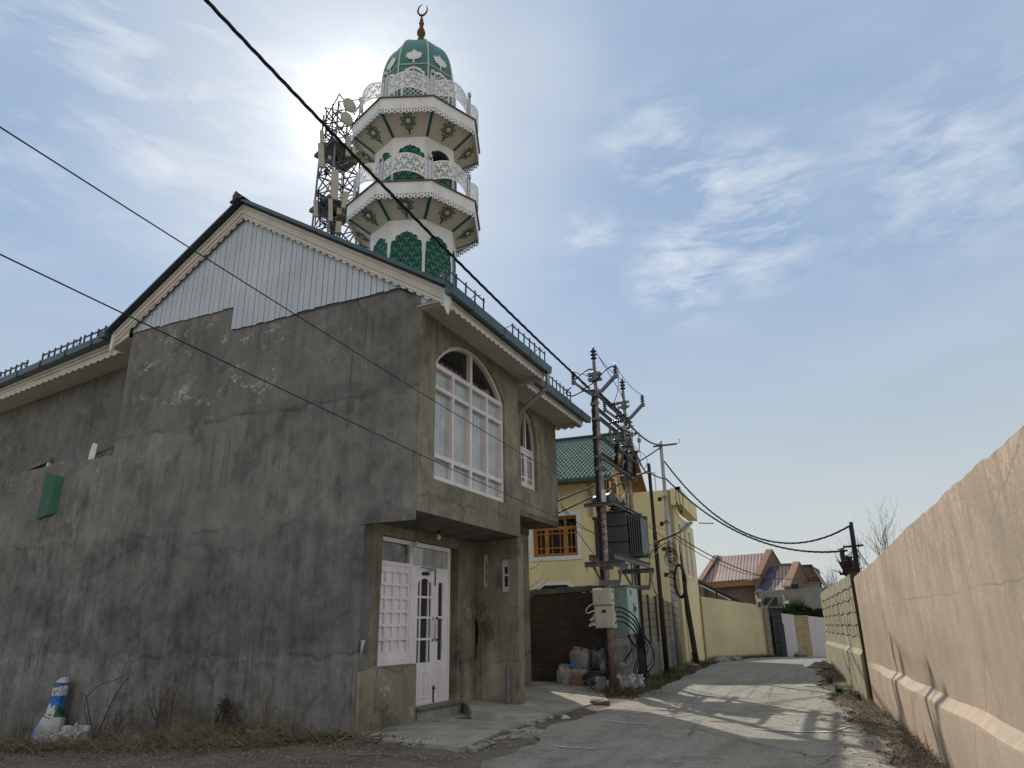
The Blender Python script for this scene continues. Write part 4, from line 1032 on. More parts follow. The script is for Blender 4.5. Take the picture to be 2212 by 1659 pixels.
def sc_(mb, c, t_, n_):
    h = .335; zs = 16.30; ar = multifoil(h, zs, .36); arI = multifoil(h-.06, zs, .28)
    inner = [(-h+.065, 15.02)]+arI+[(h-.065, 15.02)]
    def Q(a, z): return MC+n_*(rprof(min(z, 16.9))*C22+.02)+t_*a+V(0, 0, z)
    k = len(mb.v)
    tmp = MB(); tmp.plate([(-h, 14.97)]+ar+[(h, 14.97)], [inner], (0, 0, 0), (1, 0, 0), (0, 1, 0), 0)
    mb.add([Q(v.x, v.y) for v in tmp.v], tmp.f)
    def ins(p, poly=inner):
        c_ = False; x, y = p
        for i in range(len(poly)):
            x1, y1 = poly[i]; x2, y2 = poly[i-1]
            if (y1 > y) != (y2 > y) and x < (x2-x1)*(y-y1)/(y2-y1)+x1: c_ = not c_
        return c_
    raster(mb, lattice_hole, -h+.05, h-.05, 15.0, 16.68, Q, .0125, lambda a, z: ins((a, z)), -.1)
face_obj('arched_screen', sc_, 1.0, 'minaret_white', T, solid=.006)
fi = MB()
fi.lathe([(.13, 18.25), (.12, 18.5), (.11, 18.68), (.06, 18.74), (.12, 18.84), (.135, 18.93), (.11, 19.03), (.055, 19.09), (.075, 19.12), (.05, 19.17), (.065, 19.24), (.085, 19.31), (.05, 19.38), (.06, 19.42), (.035, 19.52), (.022, 19.62), (.012, 19.70)], MC, 14)
f = fi.build('finial', 'brass', T, True)
cr = MB(); n = 22; vo = []; R = .225
uu = V(.84, .54, 0)                           # the crescent stands across the line to the lane
ctr = MC+uu*.02+V(0, 0, 19.86)
pts = []; rad_ = []
for i in range(n+1):
    a = -PI/2-2.75+5.5*i/n; pts.append(ctr+(uu*math.cos(a)*.135+V(0, 0, 1)*math.sin(a)*.235).lerp(V(0, 0, 0), 0)); rad_.append(.006+.028*math.sin(PI*i/n)**.8)
sh = Matrix.Rotation(rad(-14), 4, uu.cross(V(0, 0, 1)))
pts = [ctr+sh@(p-ctr) for p in pts]
cr.tube(pts, rad_, 8); cr.build('crescent', 'brass', f, True)
# loudspeaker on the lower balcony
c, t_, n_ = face(7, 1.36); L = thing('loudspeaker', (c.x, c.y, 12.35), 'dark horn loudspeaker behind the railing of the lower minaret balcony', 'loudspeaker')
hb = MB(); c2 = c+V(0, 0, 13.34)+t_*-.16; ax = (n_*.86-t_*.2+V(0, 0, -.30)).normalized()
hb.lathe([(.04, -.42), (.06, -.30), (.10, -.18), (.17, -.06), (.27, .04), (.31, .07), (.30, .075), (.16, -.04), (.05, -.2), (.0, -.2)], c2, 20, ax); hb.build('horn', 'black_iron', L, True)
hb = MB(); hb.lathe([(.07, -.62), (.09, -.60), (.09, -.42), (.05, -.40)], c2, 14, ax); hb.build('driver', 'black_iron', L)
hb = MB(); hb.tube([c2-ax*.35, V(c2.x, c2.y, 12.36)-ax*.3], .02, 6); hb.build('bracket', 'galv', L)

# ============================================================ lattice mast with aerials, well behind
d = ray(737, 300); az = math.atan2(d.x, d.y); MR = 34.0
TC = V(MR*math.sin(az), MR*math.cos(az), 0)
ZT = atr(735, 213, MR).z
W = thing('radio_mast', (TC.x, TC.y, 0), 'steel lattice phone mast with white panel aerials and dishes behind the gable and minaret', 'mast')
rx = V(math.cos(az), -math.sin(az), 0); ry = V(math.sin(az), math.cos(az), 0)     # across, away
QA = rad(30); qx = rx*math.cos(QA)+ry*math.sin(QA); qy = ry*math.cos(QA)-rx*math.sin(QA)
def leg(i, z): h = 1.05-.30*(z/ZT); sx, sy = ((-1, -1), (1, -1), (1, 1), (-1, 1))[i % 4]; return TC+qx*h*sx+qy*h*sy+V(0, 0, z)
for i in range(4):
    w = MB(); w.tube([leg(i, 0), leg(i, ZT-(0 if i in (1,) else 1.1))], .055, 6); w.build('mast_leg', 'grey_steel', W)
w = MB(); M['mast_steel'] = simple('backlit_mast_steel', (.10, .11, .145), .2, 6, .6, .2, .05); z = 2.0; bay = 1.15  # bracing steel's base colour darkened to carry its backlit shade
while z < ZT-1.2:
    for i in range(4):
        a, b = leg(i, z), leg(i+1, z+bay); w.beam(a, b, .055, .055); a, b = leg(i+1, z), leg(i, z+bay); w.beam(a, b, .055, .055); w.beam(leg(i, z), leg(i+1, z), .045, .045)
    z += bay
w.beam(leg(1, ZT), leg(0, ZT-1.1), .05, .05); w.beam(leg(1, ZT), leg(2, ZT-1.1), .05, .05); w.beam(leg(0, ZT-1.1), leg(2, ZT-1.1), .04, .04)
w.build('mast_bracing', 'mast_steel', W)
w = MB()     # climbing ladder and feeder cables up the middle
for s in (-.22, .22): w.tube([TC+qx*s+V(0, 0, 0), TC+qx*s+V(0, 0, ZT-3)], .025, 5)
z = 6
while z < ZT-3: w.beam(TC-qx*.22+V(0, 0, z), TC+qx*.22+V(0, 0, z), .03, .03); z += .35
for k in range(6): w.tube([TC+qx*(-.12+.05*k)+qy*.15+V(0, 0, 4), TC+qx*(-.12+.05*k)+qy*.15+V(0, 0, ZT-3.5-k*.4)], .022, 5)
w.build('ladder_and_feeders', 'black_iron', W)
def mz(px, py): return atr(px, py, MR)
for py in (338, 458):
    z = mz(737, py).z; w = MB(); w.cbox(TC+V(0, 0, z), qx*1.02, qy*1.02, V(0, 0, .03)); 
    for i in range(4): w.beam(TC+qx*1.0*(-1 if i % 2 else 1)+qy*1.0+V(0, 0, z+.1), TC+qx*1.0*(-1 if i % 2 else 1)-qy*1.0+V(0, 0, z+.1), .05, .05)
    w.build('platform', 'grey_steel', W)
def aerial(px, y0, y1, wd, dep, tilt=0.0, lean=0.0):
    a = atr(px, y1, MR-1.2); b = atr(px+tilt, y0, MR-1.2); w = MB(); dd = (b-a).normalized(); f_ = (rx*math.cos(lean)+ry*math.sin(lean))
    w.cbox((a+b)/2, dd*(b-a).length/2, f_*wd/2, dd.cross(f_).normalized()*dep/2); o = w.build('panel_aerial', 'aerial', W, bevel=.02)
    w = MB(); bk = -ry if False else ry; w.tube([a-V(0, 0, .3)+bk*.3, b+V(0, 0, .25)+bk*.3], .035, 6)
    z1 = a.lerp(b, .15); z2 = a.lerp(b, .85)
    for z in (z1, z2): w.beam(z, V(TC.x, TC.y, z.z)+((z-TC)-V(0, 0, z.z)).normalized()*.8, .05, .05)
    w.build('aerial_mount', 'grey_steel', o)
for a in ((696, 283, 310, .20, .14, -1, .3), (695, 311, 362, .30, .16, -2, .2), (722, 368, 432, .38, .18, 2), (743, 415, 450, .30, .16, 4), (682, 433, 468, .20, .14, 0, .6), (714, 430, 478, .22, .14, 0), (752, 295, 338, .28, .16, 2), (765, 300, 335, .26, .16, 3)): aerial(*a)
for (px, py, r) in ((755, 228, .42), (749, 257, .40)):
    c = atr(px, py, MR-1.0); w = MB(); ax = (-ry*.8-V(0, 0, .1)+rx*.45).normalized(); w.lathe([(r*.3, -.16), (r*.8, -.1), (r, 0), (r*1.0, .03), (r*.9, .05), (0, .09)], c, 20, ax); o = w.build('dish_aerial', 'aerial', W, True)
    w = MB(); w.beam(c-ax*.1, V(TC.x, TC.y, c.z), .07, .07); w.build('aerial_mount', 'grey_steel', o)
for (px, py, s) in ((733, 458, .32), (771, 343, .3), (712, 343, .2), (731, 492, .36), (704, 372, .22), (699, 350, .2)):
    c = atr(px, py, MR-.9); w = MB(); w.cbox(c, rx*s*.4, ry*.12, V(0, 0, s*(.9 if py == 492 else .55))); w.beam(c, V(TC.x, TC.y, c.z), .05, .05); w.build('radio_unit', 'aerial' if px in (733, 731, 771, 712) else 'black_iron', W)
for (px, y0, y1) in ((703, 240, 300), (717, 225, 300), (691, 420, 490), (687, 410, 445)):
    w = MB(); a, b = atr(px, y1, MR-.8), atr(px+2, y0, MR-.8); w.tube([a, b], .04, 6)
    for t in (.2, .8): c = a.lerp(b, t); w.beam(c, V(TC.x, TC.y, c.z), .06, .06)
    w.build('aerial_pole', 'black_iron', W)
# ============================================================ transformer structure, poles and lines
def insul(mb, p, ax, L, r, n=3, disc=None):
    """porcelain insulator: pin and n sheds along ax"""
    ax = Vector(ax).normalized(); pr = [(.02, 0)]
    for i in range(n):
        z = L*(.12+.76*i/n); pr += [(r*.38, z), (r, z+L*.05), (r*.92, z+L*.12), (r*.4, z+L*.76/n*.75)]
    pr += [(r*.42, L*.9), (r*.2, L*.97), (.008, L*1.12)]
    mb.lathe(pr, p, 12, ax); return mb
PA = V(-5.06, 16.29, 0); PB = V(-5.08, 19.0, 0)
def tube_pole(name, p, ztop, label, grp='poles of the transformer stand'):
    r = thing(name, (p.x, p.y, gz(p.x, p.y)-.1), label, 'utility pole', grp)
    w = MB(); zs = [-.1, 2.4, 2.42, 4.6, 4.62, 6.5, 6.52, ztop]; rs = [.088, .084, .076, .072, .064, .060, .053, .048]
    w.tube([V(p.x, p.y, z) for z in zs], rs, 16); w.build('pole_shaft', 'pole_rust', r, True)
    return r
def v_arm(r, p, z, left=True):
    w = MB(); 
    for s in ((-1, 1) if left else (1,)):
        a = V(p.x+s*.05, p.y-.05, z); b = V(p.x+s*.16, p.y-.05, z-.0); c = V(p.x+s*.56, p.y-.05, z+.36)
        w.channel(a, b, .07, .09, .01, (0, -1, 0)); w.channel(b, c, .07, .09, .01, (0, -1, 0)); w.box((c.x-.04, c.y-.05, c.z-.06), (c.x+.05, c.y+.05, c.z+.05))
    w.cbox(V(p.x, p.y-.06, z), (.14, 0, 0), (0, .03, 0), (0, 0, .05))
    arm = w.build('cross_arm', 'grey_steel', r)
    for s in ((-1, 1) if left else (1,)):
        w = MB(); insul(w, V(p.x+s*.56, p.y-.05, z+.41), (0, 0, 1), .25, .062); w.build('insulator', 'porcelain', arm, True)
A = tube_pole('tubular_pole', PA, 7.62, 'rusty stepped tubular pole in front of the transformer, carrying the meter boxes')
v_arm(A, PA, 7.0)
w = MB()
for z in (7.36, 7.50): w.box((PA.x-.17, PA.y-.07, z-.035), (PA.x+.17, PA.y-.045, z+.035)); w.box((PA.x-.17, PA.y+.045, z-.035), (PA.x+.17, PA.y+.07, z+.035))
w.lathe([(.08, 7.33), (.08, 7.55), (.045, 7.60), (.045, 7.86)], PA, 10); w.build('pole_clamp', 'grey_steel', A)
w = MB(); insul(w, V(PA.x, PA.y, 7.86), (0, 0, 1), .38, .085); w.build('insulator', 'porcelain', A, True)
w = MB(); rope(w, spline([V(PA.x-.085, PA.y-.04, .3), V(PA.x-.085, PA.y-.06, 3), V(PA.x-.08, PA.y-.06, 5), V(PA.x-.075, PA.y-.05, 6.6), V(PA.x-.02, PA.y-.06, 7.02), V(PA.x+.05, PA.y-.02, 6.9)], 8), .028, .026, .9, 3, 6); w.build('riser_cable', 'cable', A)
for z in (2.72, 5.05):
    w = MB(); w.box((PA.x-.13, PA.y-.10, z-.05), (PA.x+.15, PA.y-.074, z+.05)); w.box((PA.x-.13, PA.y+.074, z-.05), (PA.x+.15, PA.y+.10, z+.05)); w.box((PA.x+.11, PA.y-.074, z-.03), (PA.x+.13, PA.y+.074, z+.03))
    w.build('pole_band', 'grey_steel', A)
w = MB(); hel = [V(PA.x+.082*math.cos(a*.5), PA.y+.082*math.sin(a*.5), 3.0+a*.0135) for a in range(0, 90)]; w.tube(hel, .007, 4); w.build('wire_wrap', 'cable', A)
w = MB(); w.box((PA.x+.02, PA.y-.10, 4.15), (PA.x+.13, PA.y-.09, 4.52)); w.build('number_plate', 'white_trim', A, bevel=.003)
Bp = tube_pole('tubular_pole', PB, 7.62, 'rusty stepped tubular pole behind the transformer and green cabinet')
v_arm(Bp, PB, 7.0)
w = MB()
for z in (7.36, 7.50): w.box((PB.x-.17, PB.y-.07, z-.035), (PB.x+.17, PB.y-.045, z+.035))
w.lathe([(.08, 7.33), (.08, 7.55), (.045, 7.60), (.045, 7.86)], PB, 10); w.build('pole_clamp', 'grey_steel', Bp)
w = MB(); insul(w, V(PB.x, PB.y, 7.86), (0, 0, 1), .38, .085); w.build('insulator', 'porcelain', Bp, True)
w = MB(); w.box((PB.x-.13, PB.y-.12, 3.95), (PB.x+.16, PB.y-.06, 4.1)); w.box((PB.x-.11, PB.y-.105, .2), (PB.x-.07, PB.y-.065, 6.4)); w.build('conduit', 'grey_steel', Bp)
w = MB(); rope(w, spline([V(PB.x+.09, PB.y-.04, .3), V(PB.x+.09, PB.y-.05, 2.4), V(PB.x+.1, PB.y-.05, 4.0)], 8), .02, .022, .9, 3, 6); w.build('riser_cable', 'cable', Bp)
# beams between the two poles
ya, yb_ = PA.y-.10, PB.y+.34
def beam(z, dx, w_, h, label, y0=ya, y1=yb_, nm='steel_beam'):
    w = MB()
    w.channel((PA.x+dx, y0, z), (PB.x+dx, y1, z), w_, h, .012, (0, 0, 1) if dx < 0 else (0, 0, 1))
    for y in (PA.y, PB.y): w.box((PA.x-.1, y-.1, z-.03), (PA.x+.11, y-.088, z+.03))
    return prop(w.build(nm, 'grey_steel'), label, 'steel beam', 'channels bolted across the two tubular poles')
beam(6.92, .10, .07, .12, 'topmost steel channel bolted across the two tubular poles')
beam(6.70, -.10, .06, .08, 'thin dark steel channel just under the topmost one, sagging between the tubular poles')
b2 = beam(6.30, .09, .06, .09, 'upper rail of the ladder-like frame between the tubular poles')
b3 = beam(5.82, .09, .06, .09, 'lower rail of the ladder-like frame between the tubular poles')
b4 = beam(5.34, .10, .08, .15, 'deepest steel channel under the three fuse units between the tubular poles')
fr = thing('switch_frame', (PA.x, 17.6, 5.8), 'air-break switch of uprights, ribbed insulators and blades between the tubular poles', 'switch')
w = MB()
for y in (16.95, 17.65, 18.35): w.channel((PA.x+.12, y, 5.80), (PA.x+.12, y, 6.36), .05, .05, .008, (1, 0, 0))
w.tube([(PA.x+.15, 16.7, 6.05), (PA.x+.15, 19.2, 6.05)], .018, 6); w.build('uprights', 'grey_steel', fr)
for y in (16.95, 17.65, 18.35):
    w = MB(); insul(w, V(PA.x+.15, y, 6.36), (.9, .2, .1), .34, .055, 4); w.build('insulator', 'porcelain', fr, True); w = MB(); insul(w, V(PA.x+.15, y+.12, 5.92), (.85, .35, .0), .30, .05, 4); w.build('insulator', 'porcelain', fr, True)
    w = MB(); w.beam((PA.x+.5, y+.05, 6.42), (PA.x+.44, y+.2, 5.94), .025, .012); w.tube(spline([(PA.x+.44, y+.2, 5.95), (PA.x+.62, y+.25, 5.7), (PA.x+.5, y+.3, 5.45), (PA.x+.3, y+.3, 5.75)], 6), .008, 5); w.cbox((PA.x+.48, y+.1, 6.2), (.04, 0, 0), (0, .05, 0), (0, 0, .05)); w.build('switch_blade', 'galv', fr)
for i, y in enumerate((17.0, 17.85, 18.7)):
    f = thing('fuse_unit', (PA.x+.12, y, 5.4), ('nearest', 'middle', 'farthest')[i]+' of three black ribbed fuse units hanging between the tubular poles', 'fuse', 'fuse units on the transformer stand')
    w = MB(); a = V(PA.x+.26, y, 5.83); b = V(PA.x+.20, y+.02, 5.28); ax = (b-a); L = ax.length; ax.normalize()
    pr = [(.03, 0)]
    for k in range(11): z = L*(k+.2)/11; pr += [(.045, z), (.075, z+L*.03), (.045, z+L*.06)] if k != 5 else [(.04, z), (.04, z+L*.06)]
    pr += [(.03, L)]; w.lathe(pr, a, 12, ax); w.build('fuse_body', 'black_iron', f)
    w = MB(); w.beam(a, V(PA.x+.09, y, 5.82), .04, .02); w.beam(b, V(PA.x+.10, y, 5.36), .05, .02); w.build('fuse_bracket', 'grey_steel', f)
    w = MB(); w.tube(spline([b, (PA.x+.2, y+.1, 4.9), (PA.x+.1, 17.55+.12*i, 4.5), (PA.x+.02, 17.5+.15*i, 4.36)], 6), .008, 5); w.tube(spline([a, (PA.x+.42, y-.05, 6.0), (PA.x+.4, y, 6.3)], 5), .008, 5); w.build('jumper_wire', 'cable', f)
for i, z in enumerate((6.78, 6.62, 6.46)):
    w = MB(); insul(w, V(PA.x+.16, 16.75+.55*i, z), (1, .15, .05), .32, .055, 4)
    prop(w.build('disc_insulator', 'porcelain', smooth=True), ('highest', 'middle', 'lowest')[i]+' of three dark disc insulators pointing sideways below the topmost channel', 'insulator', 'disc insulators below the topmost channel')
# transformer
TR = thing('transformer', (PA.x, 17.65, 2.98), 'dark grey pole-mounted transformer with finned radiators and porcelain bushings', 'transformer')
w = MB()
x0, x1, y0, y1 = PA.x-.26, PA.x+.30, 17.25, 18.1
for (za, zb) in ((3.0, 3.38), (3.39, 3.77), (3.78, 4.12)): w.box((x0, y0, za), (x1, y1, zb))
w.build('tank', 'transformer', TR, bevel=.02)
w = MB(); w.box((x0-.06, y0-.05, 4.125), (x1+.06, y1+.05, 4.16)); w.build('tank_lid', 'transformer', TR)
for sx in (1, -1):
    w = MB()
    for k in range(6):
        xa = (x1+.045+.052*k) if sx > 0 else (x0-.055-.052*k)
        w.box((xa, y0+.06+.015*k, 3.12), (xa+.016, y1-.06, 3.98))
        for yy_ in (y0+.06+.015*k, y1-.06): w.tube([(xa+.008, yy_, 3.10), (xa+.008, yy_, 4.0)], .017, 6)
    xa = x1 if sx > 0 else x0-.36
    w.box((xa, y0+.10, 3.99), (xa+.36, y0+.24, 4.06)); w.box((xa, y1-.24, 3.99), (xa+.36, y1-.10, 4.06)); w.box((xa, y0+.10, 3.04), (xa+.36, y0+.24, 3.11)); w.box((xa, y1-.24, 3.04), (xa+.36, y1-.10, 3.11)); w.build('radiator', 'transformer', TR)
for i in range(3):
    w = MB(); insul(w, V(PA.x-.06+.06*i, 17.42+.22*i, 4.16), (.12*(i-1), -.15, 1), .36, .115, 3); w.build('bushing', 'porcelain', TR, True)
w = MB(); w.lathe([(.02, -.32), (.135, -.31), (.15, -.29), (.15, .29), (.135, .31), (.02, .32)], (x0-.06, 17.5, 4.50), 20, (.9, -.45, 0)); w.beam((x0-.05, 17.5, 4.36), (x0-.05, 17.5, 4.15), .06, .05); w.build('conservator', 'transformer', TR)
w = MB(); w.channel((PA.x-.42, PA.y-.14, 4.17), (PA.x+.30, PA.y-.14, 4.17), .06, .09, .01); w.channel((PA.x+.28, PA.y-.1, 4.20), (PA.x+.28, PB.y-.2, 4.20), .06, .09, .01)
prop(w.build('hold_down_frame', 'grey_steel'), 'angle-iron frame holding the top of the transformer', 'steel beam', 'channels bolted across the two tubular poles')
PF = thing('transformer_platform', (PA.x, 17.6, 2.5), 'steel channel platform with braces carrying the transformer between the poles', 'platform')
w = MB()
for sx in (-.27, .34): w.channel((PA.x+sx, PA.y-.30, 2.93), (PA.x+sx, PB.y+.28, 2.93), .07, .13, .012)
for y in (PA.y-.13, PB.y-.13): w.channel((PA.x-.48, y, 2.79), (PA.x+.50, y, 2.79), .07, .12, .012)
w.build('main_channels', 'grey_steel', PF)
w = MB()
for y, d in ((PA.y-.12, 1), (PB.y-.12, -1)):
    w = MB()
    w.box((PA.x-.14, y-.06, 2.30), (PA.x+.36, y-.04, 2.42))
    w.beam((PA.x+.36, y-.05, 2.34), (PA.x+.42, y-.05, 2.78), .05, .05); w.beam((PA.x-.05, y+.06*d, 2.3), (PA.x-.3, y+.06*d, 2.78), .05, .05)
    w.build('brace', 'grey_steel', PF)
w = MB()
for x in (PA.x-.42, PA.x+.46):
    for y in (PA.y-.13, PB.y-.13): w.tube([(x, y, 2.73), (x, y, 2.62)], .012, 6)
w.build('bolts', 'grey_steel', PF)
# two stacked meter boxes on the front pole
def meter(zb, zt, label, lower):
    bx = thing('meter_box', (PA.x, PA.y-.2, zb), label, 'meter box', 'boxes strapped to the front tubular pole')
    xa, xb = PA.x-.27+(.03 if lower else 0), PA.x+.19+(.03 if lower else 0); ya = PA.y-.30; yb = PA.y-.10
    w = MB(); w.box((xa, ya, zb), (xb, yb, zt)); w.build('box', 'meter_box', bx, bevel=.018)
    w = MB(); w.box((xa+.025, ya-.022, zb+.025), (xb-.015, ya-.001, zt-.022)); lid = w.build('lid', 'meter_box', bx, bevel=.010)
    w = MB()
    for z in (zb+.08, zt-.10): w.box((xb+.0005, ya+.03, z), (xb+.014, ya+.075, z+.055))
    w.build('latch', 'black_iron', bx)
    cx = (xa+xb)/2
    if lower:
        w = MB(); w.box((cx-.05, ya-.026, zt-.15), (cx+.055, ya-.0225, zt-.085)); w.build('meter_window', 'roof_dark', lid)
        w = MB(); o = V(cx+.01, ya-.0235, zb+.10)
        w.plate([(-.022, 0), (.022, 0), (0, .05)], [[(-.012, .007), (.012, .007), (0, .034)]], o, (1, 0, 0), (0, 0, 1), .001)
        w.plate([(-.05, -.018), (.05, -.018), (.05, -.010), (-.05, -.010)], [], o, (1, 0, 0), (0, 0, 1), .001); w.build('warning_mark', 'red_ink', lid)
    else:
        w = MB(); o = (cx, ya-.0235, zb+.19)
        w.plate([(-.10, .17), (-.10, .03), (-.08, .02), (-.05, .0), (.05, .0), (.08, .02), (.10, .03), (.10, .17)], [[(-.094, .164), (-.094, .034), (-.076, .025), (-.048, .006), (.048, .006), (.076, .025), (.094, .034), (.094, .164)]], o, (1, 0, 0), (0, 0, 1), .002)
        w.plate([(-.13, .178), (.12, .178), (.12, .190), (-.13, .190)], [], o, (1, 0, 0), (0, 0, 1), .008); w.build('lid_window', 'cream_board', lid)
        for grp in (((-.10, .155, .022), (-.06, .155, .03), (-.01, .155, .012), (-.10, .135, .025), (-.07, .118, .03)), ((.11, .27, .02), (.11, .255, .03))):
            w = MB()
            for (a, b, l) in grp: w.plate([(a, b), (a+l, b), (a+l, b+.007), (a, b+.007)], [], (cx, ya-.0235, zb), (1, 0, 0), (0, 0, 1), .001)
            w.build('stencil_mark', 'black_iron', lid)
    return bx
M['red_ink'] = simple('red_ink', (.45, .06, .03), .1, 9, .6)
m1 = meter(1.865, 2.235, 'upper beige plastic meter box on the front tubular pole, with stencilled marks', False)
m2 = meter(1.38, 1.855, 'lower beige plastic meter box on the front tubular pole, with a red warning triangle', True)
w = MB()
for (z0, z1, dx, dz) in ((1.93, 1.77, .22, -.09), (1.70, 1.66, .13, -.13), (1.66, 1.60, .10, -.08), (1.52, 1.47, .17, -.06)):
    xa = PA.x-.25; w.tube(spline([(xa, PA.y-.2, z0), (xa-dx*.7, PA.y-.2, z0+dz*.9), (xa-dx, PA.y-.21, (z0+z1)/2+dz), (xa-dx*.8, PA.y-.21, z1+dz*.7), (xa, PA.y-.2, z1)], 5), .011, 6)
prop(w.build('meter_tails', 'cream_board', smooth=True), 'pale looped wires sticking out left of the meter boxes', 'wires')
# green feeder cabinet
CB = thing('feeder_cabinet', (PA.x, 17.5, 1.2), 'mint green steel feeder cabinet with double doors between the tubular poles', 'cabinet')
xa, xb, ya, yb = PA.x-.30, PA.x+.22, 17.1, 18.05
w = MB(); w.box((xa, ya, 1.22), (xb, yb, 2.33)); w.build('cabinet_body', 'teal_dark', CB, bevel=.008)
w = MB(); w.add([(xa-.04, ya-.05, 2.335), (xb+.06, ya-.05, 2.335), (xb+.06, yb+.05, 2.335), (xa-.04, yb+.05, 2.335), (xa-.04, ya-.05, 2.35), (xb+.06, ya-.05, 2.35), (xb+.06, yb+.05, 2.35), (xa-.04, yb+.05, 2.35), ((xa+xb)/2, (ya+yb)/2, 2.40)], [[3, 2, 1, 0], [0, 1, 5, 4], [1, 2, 6, 5], [2, 3, 7, 6], [3, 0, 4, 7], [4, 5, 8], [5, 6, 8], [6, 7, 8], [7, 4, 8]]); w.build('cabinet_roof', 'teal_dark', CB)
ym = (ya+yb)/2+.04
for (a, b) in ((ya+.03, ym-.003), (ym+.003, yb-.03)):
    w = MB(); w.box((xb+.001, a, 1.25), (xb+.018, b, 2.30)); dr = w.build('cabinet_door', 'teal_box', CB, bevel=.004)
    if a < ym-.1:
        w = MB(); w.box((xb+.0185, ya+.25, 2.12), (xb+.022, ya+.37, 2.24)); w.build('name_plate', 'roof_dark', dr)
        w = MB(); w.box((xb+.0185, ya+.22, 1.75), (xb+.020, ya+.36, 1.88)); w.box((xb+.0185, ya+.20, 1.35), (xb+.020, ya+.36, 1.70)); w.build('paper_remnant', 'paper', dr)
    else:
        w = MB(); w.box((xb+.0185, ym-.04, 1.72), (xb+.03, ym-.015, 1.95)); w.tube(spline([(xb+.02, ym+.02, 1.74), (xb+.06, ym+.02, 1.74), (xb+.06, ym+.02, 1.86), (xb+.02, ym+.02, 1.86)], 3), .008, 6); w.box((xb+.0185, ym+.06, 1.78), (xb+.035, ym+.10, 1.85)); w.build('handle', 'black_iron', dr)
w = MB()
for z in (1.40, 1.44, 2.10, 2.14, 2.18): w.beam((xa+.18, ya-.004, z), (xa+.32, ya-.004, z), .008, .02)
w.build('louvres', 'teal_dark', CB)
for i, (y, z) in enumerate(((PA.y-.24, 1.83), (PA.y-.22, 1.73), (PA.y-.2, 1.63), (PA.y-.18, 1.52))):
    w = MB(); x = PA.x+.225
    w.tube(spline([(x-.02, y, z), (x+.12, y+.25, z-.03), (x+.27-.02*i, y+.75, z-.25), (x+.30-.03*i, y+1.1, 1.12-.05*i), (x+.24-.03*i, y+1.25, .95), (x+.05, y+1.3, .98), (x-.12, y+1.3, 1.20)], 8), .019, 8)
    prop(w.build('feeder_cable', 'cable', smooth=True), ('topmost black cable arching from the lower meter box to under the green cabinet', 'second black cable from the top arching out of the lower meter box', 'third black cable from the top arching out of the lower meter box', 'lowest black cable arching out of the lower meter box')[i], 'cable', 'cables from the meter box to the cabinet')
w = MB(); rnd = random.Random(3)
for k in range(9):
    x = PA.x+.1+rnd.uniform(-.2, .25); y = 17.7+rnd.uniform(-.2, .5)
    w.tube(spline([(x, y, 1.22), (x+rnd.uniform(-.1, .2), y+rnd.uniform(-.1, .2), .9), (x+rnd.uniform(-.15, .25), y-.1, .55), (x+rnd.uniform(-.4, .1), y-.2, .28), (x-.25+rnd.uniform(-.2, .1), y-.5, .2+.03*k)], 7), .013+.005*(k % 2), 6)
prop(w.build('cable_tangle', 'cable', smooth=True), 'tangle of black cables hanging below the green cabinet', 'cables')
w = MB()
for k in range(4): w.tube(spline([(PA.x+.10+.04*k, 17.6, 1.05), (PA.x+.22, 17.35+.05*k, .65), (PA.x-.02+.03*k, 17.0, .38), (PA.x-.18-.1*k, 16.6, .30)], 7), .015, 6)
prop(w.build('grey_cables', 'cable_grey', smooth=True), 'bundle of grey cables curving down behind the front tubular pole', 'cables')
w = MB()
for k in range(4): w.tube(spline([(PA.x-.62, 16.05, .30+.03*k), (PA.x-.35, 16.02, .38+.035*k), (PA.x-.05, 16.15, .42+.035*k)], 6), .013, 6)
prop(w.build('cable_ends', 'cable', smooth=True), 'stiff black cable ends poking out left of the front tubular pole foot', 'cables')

# poles farther on
def pole(name, p, q, r0, r1, mat, label, steps=True):
    r = thing(name, (p.x, p.y, p.z), label, 'utility pole', 'poles along the lane'); w = MB(); n = 8; pts = []; rs = []
    for i in range(n+1):
        t = i/n; pts.append(p.lerp(q, t)); rs.append(r0+(r1-r0)*t)
    if steps:
        k = 3; pp = []; rr_ = []
        for i in range(k):
            for e in (0.0, .96): t = (i+e)/k; pp.append(p.lerp(q, t)); rr_.append(r0+(r1-r0)*i/(k-1))
        pp.append(q); rr_.append(r1); pts, rs = pp, rr_
    w.tube(pts, rs, 14); w.build('pole_shaft', mat, r, True); return r
def base(px, py, y): p = aty(px, py, y); return V(p.x, p.y, 0)
D1 = aty(1441, 1450, 23.6); D1t = atr(1421, 1000, math.hypot(D1.x, D1.y)); DK = pole('dark_pole', V(D1.x, D1.y, D1.z-.2), V(D1.x-.05, D1.y, D1t.z), .080, .058, 'pole_dark', 'dark brown pole with a small street lamp arm beside the silver pole')
S1 = aty(1469, 1433, 26.0); S1t = atr(1429, 953, math.hypot(S1.x, S1.y)); SV = pole('silver_pole', V(S1.x, S1.y, S1.z-.3), V(S1.x, S1.y, S1t.z), .115, .066, 'pole_silver', 'tall silver painted pole wrapped in wires in front of the yellow house')
L1 = aty(1506, 1434, 28.5); L1t = aty(1451, 1105, 28.3); LN = pole('leaning_pole', V(L1.x, L1.y, L1.z-.2), L1t, .105, .085, 'pole_dark', 'dark brown stay pole leaning towards the yellow house', False)
T1 = aty(1388, 1478, 19.7); T1t = aty(1372, 925, 19.7)
TP = pole('thin_pole', V(T1.x+.12, T1.y, T1.z-.2), V(T1.x+.12-.05, T1.y, aty(1378, 925, 19.7).z), .038, .016, 'grey_steel', 'thin grey pipe pole behind the green cabinet, reaching up past the house roof', False)
w = MB(); zc = atr(1429, 968, 26.9).z
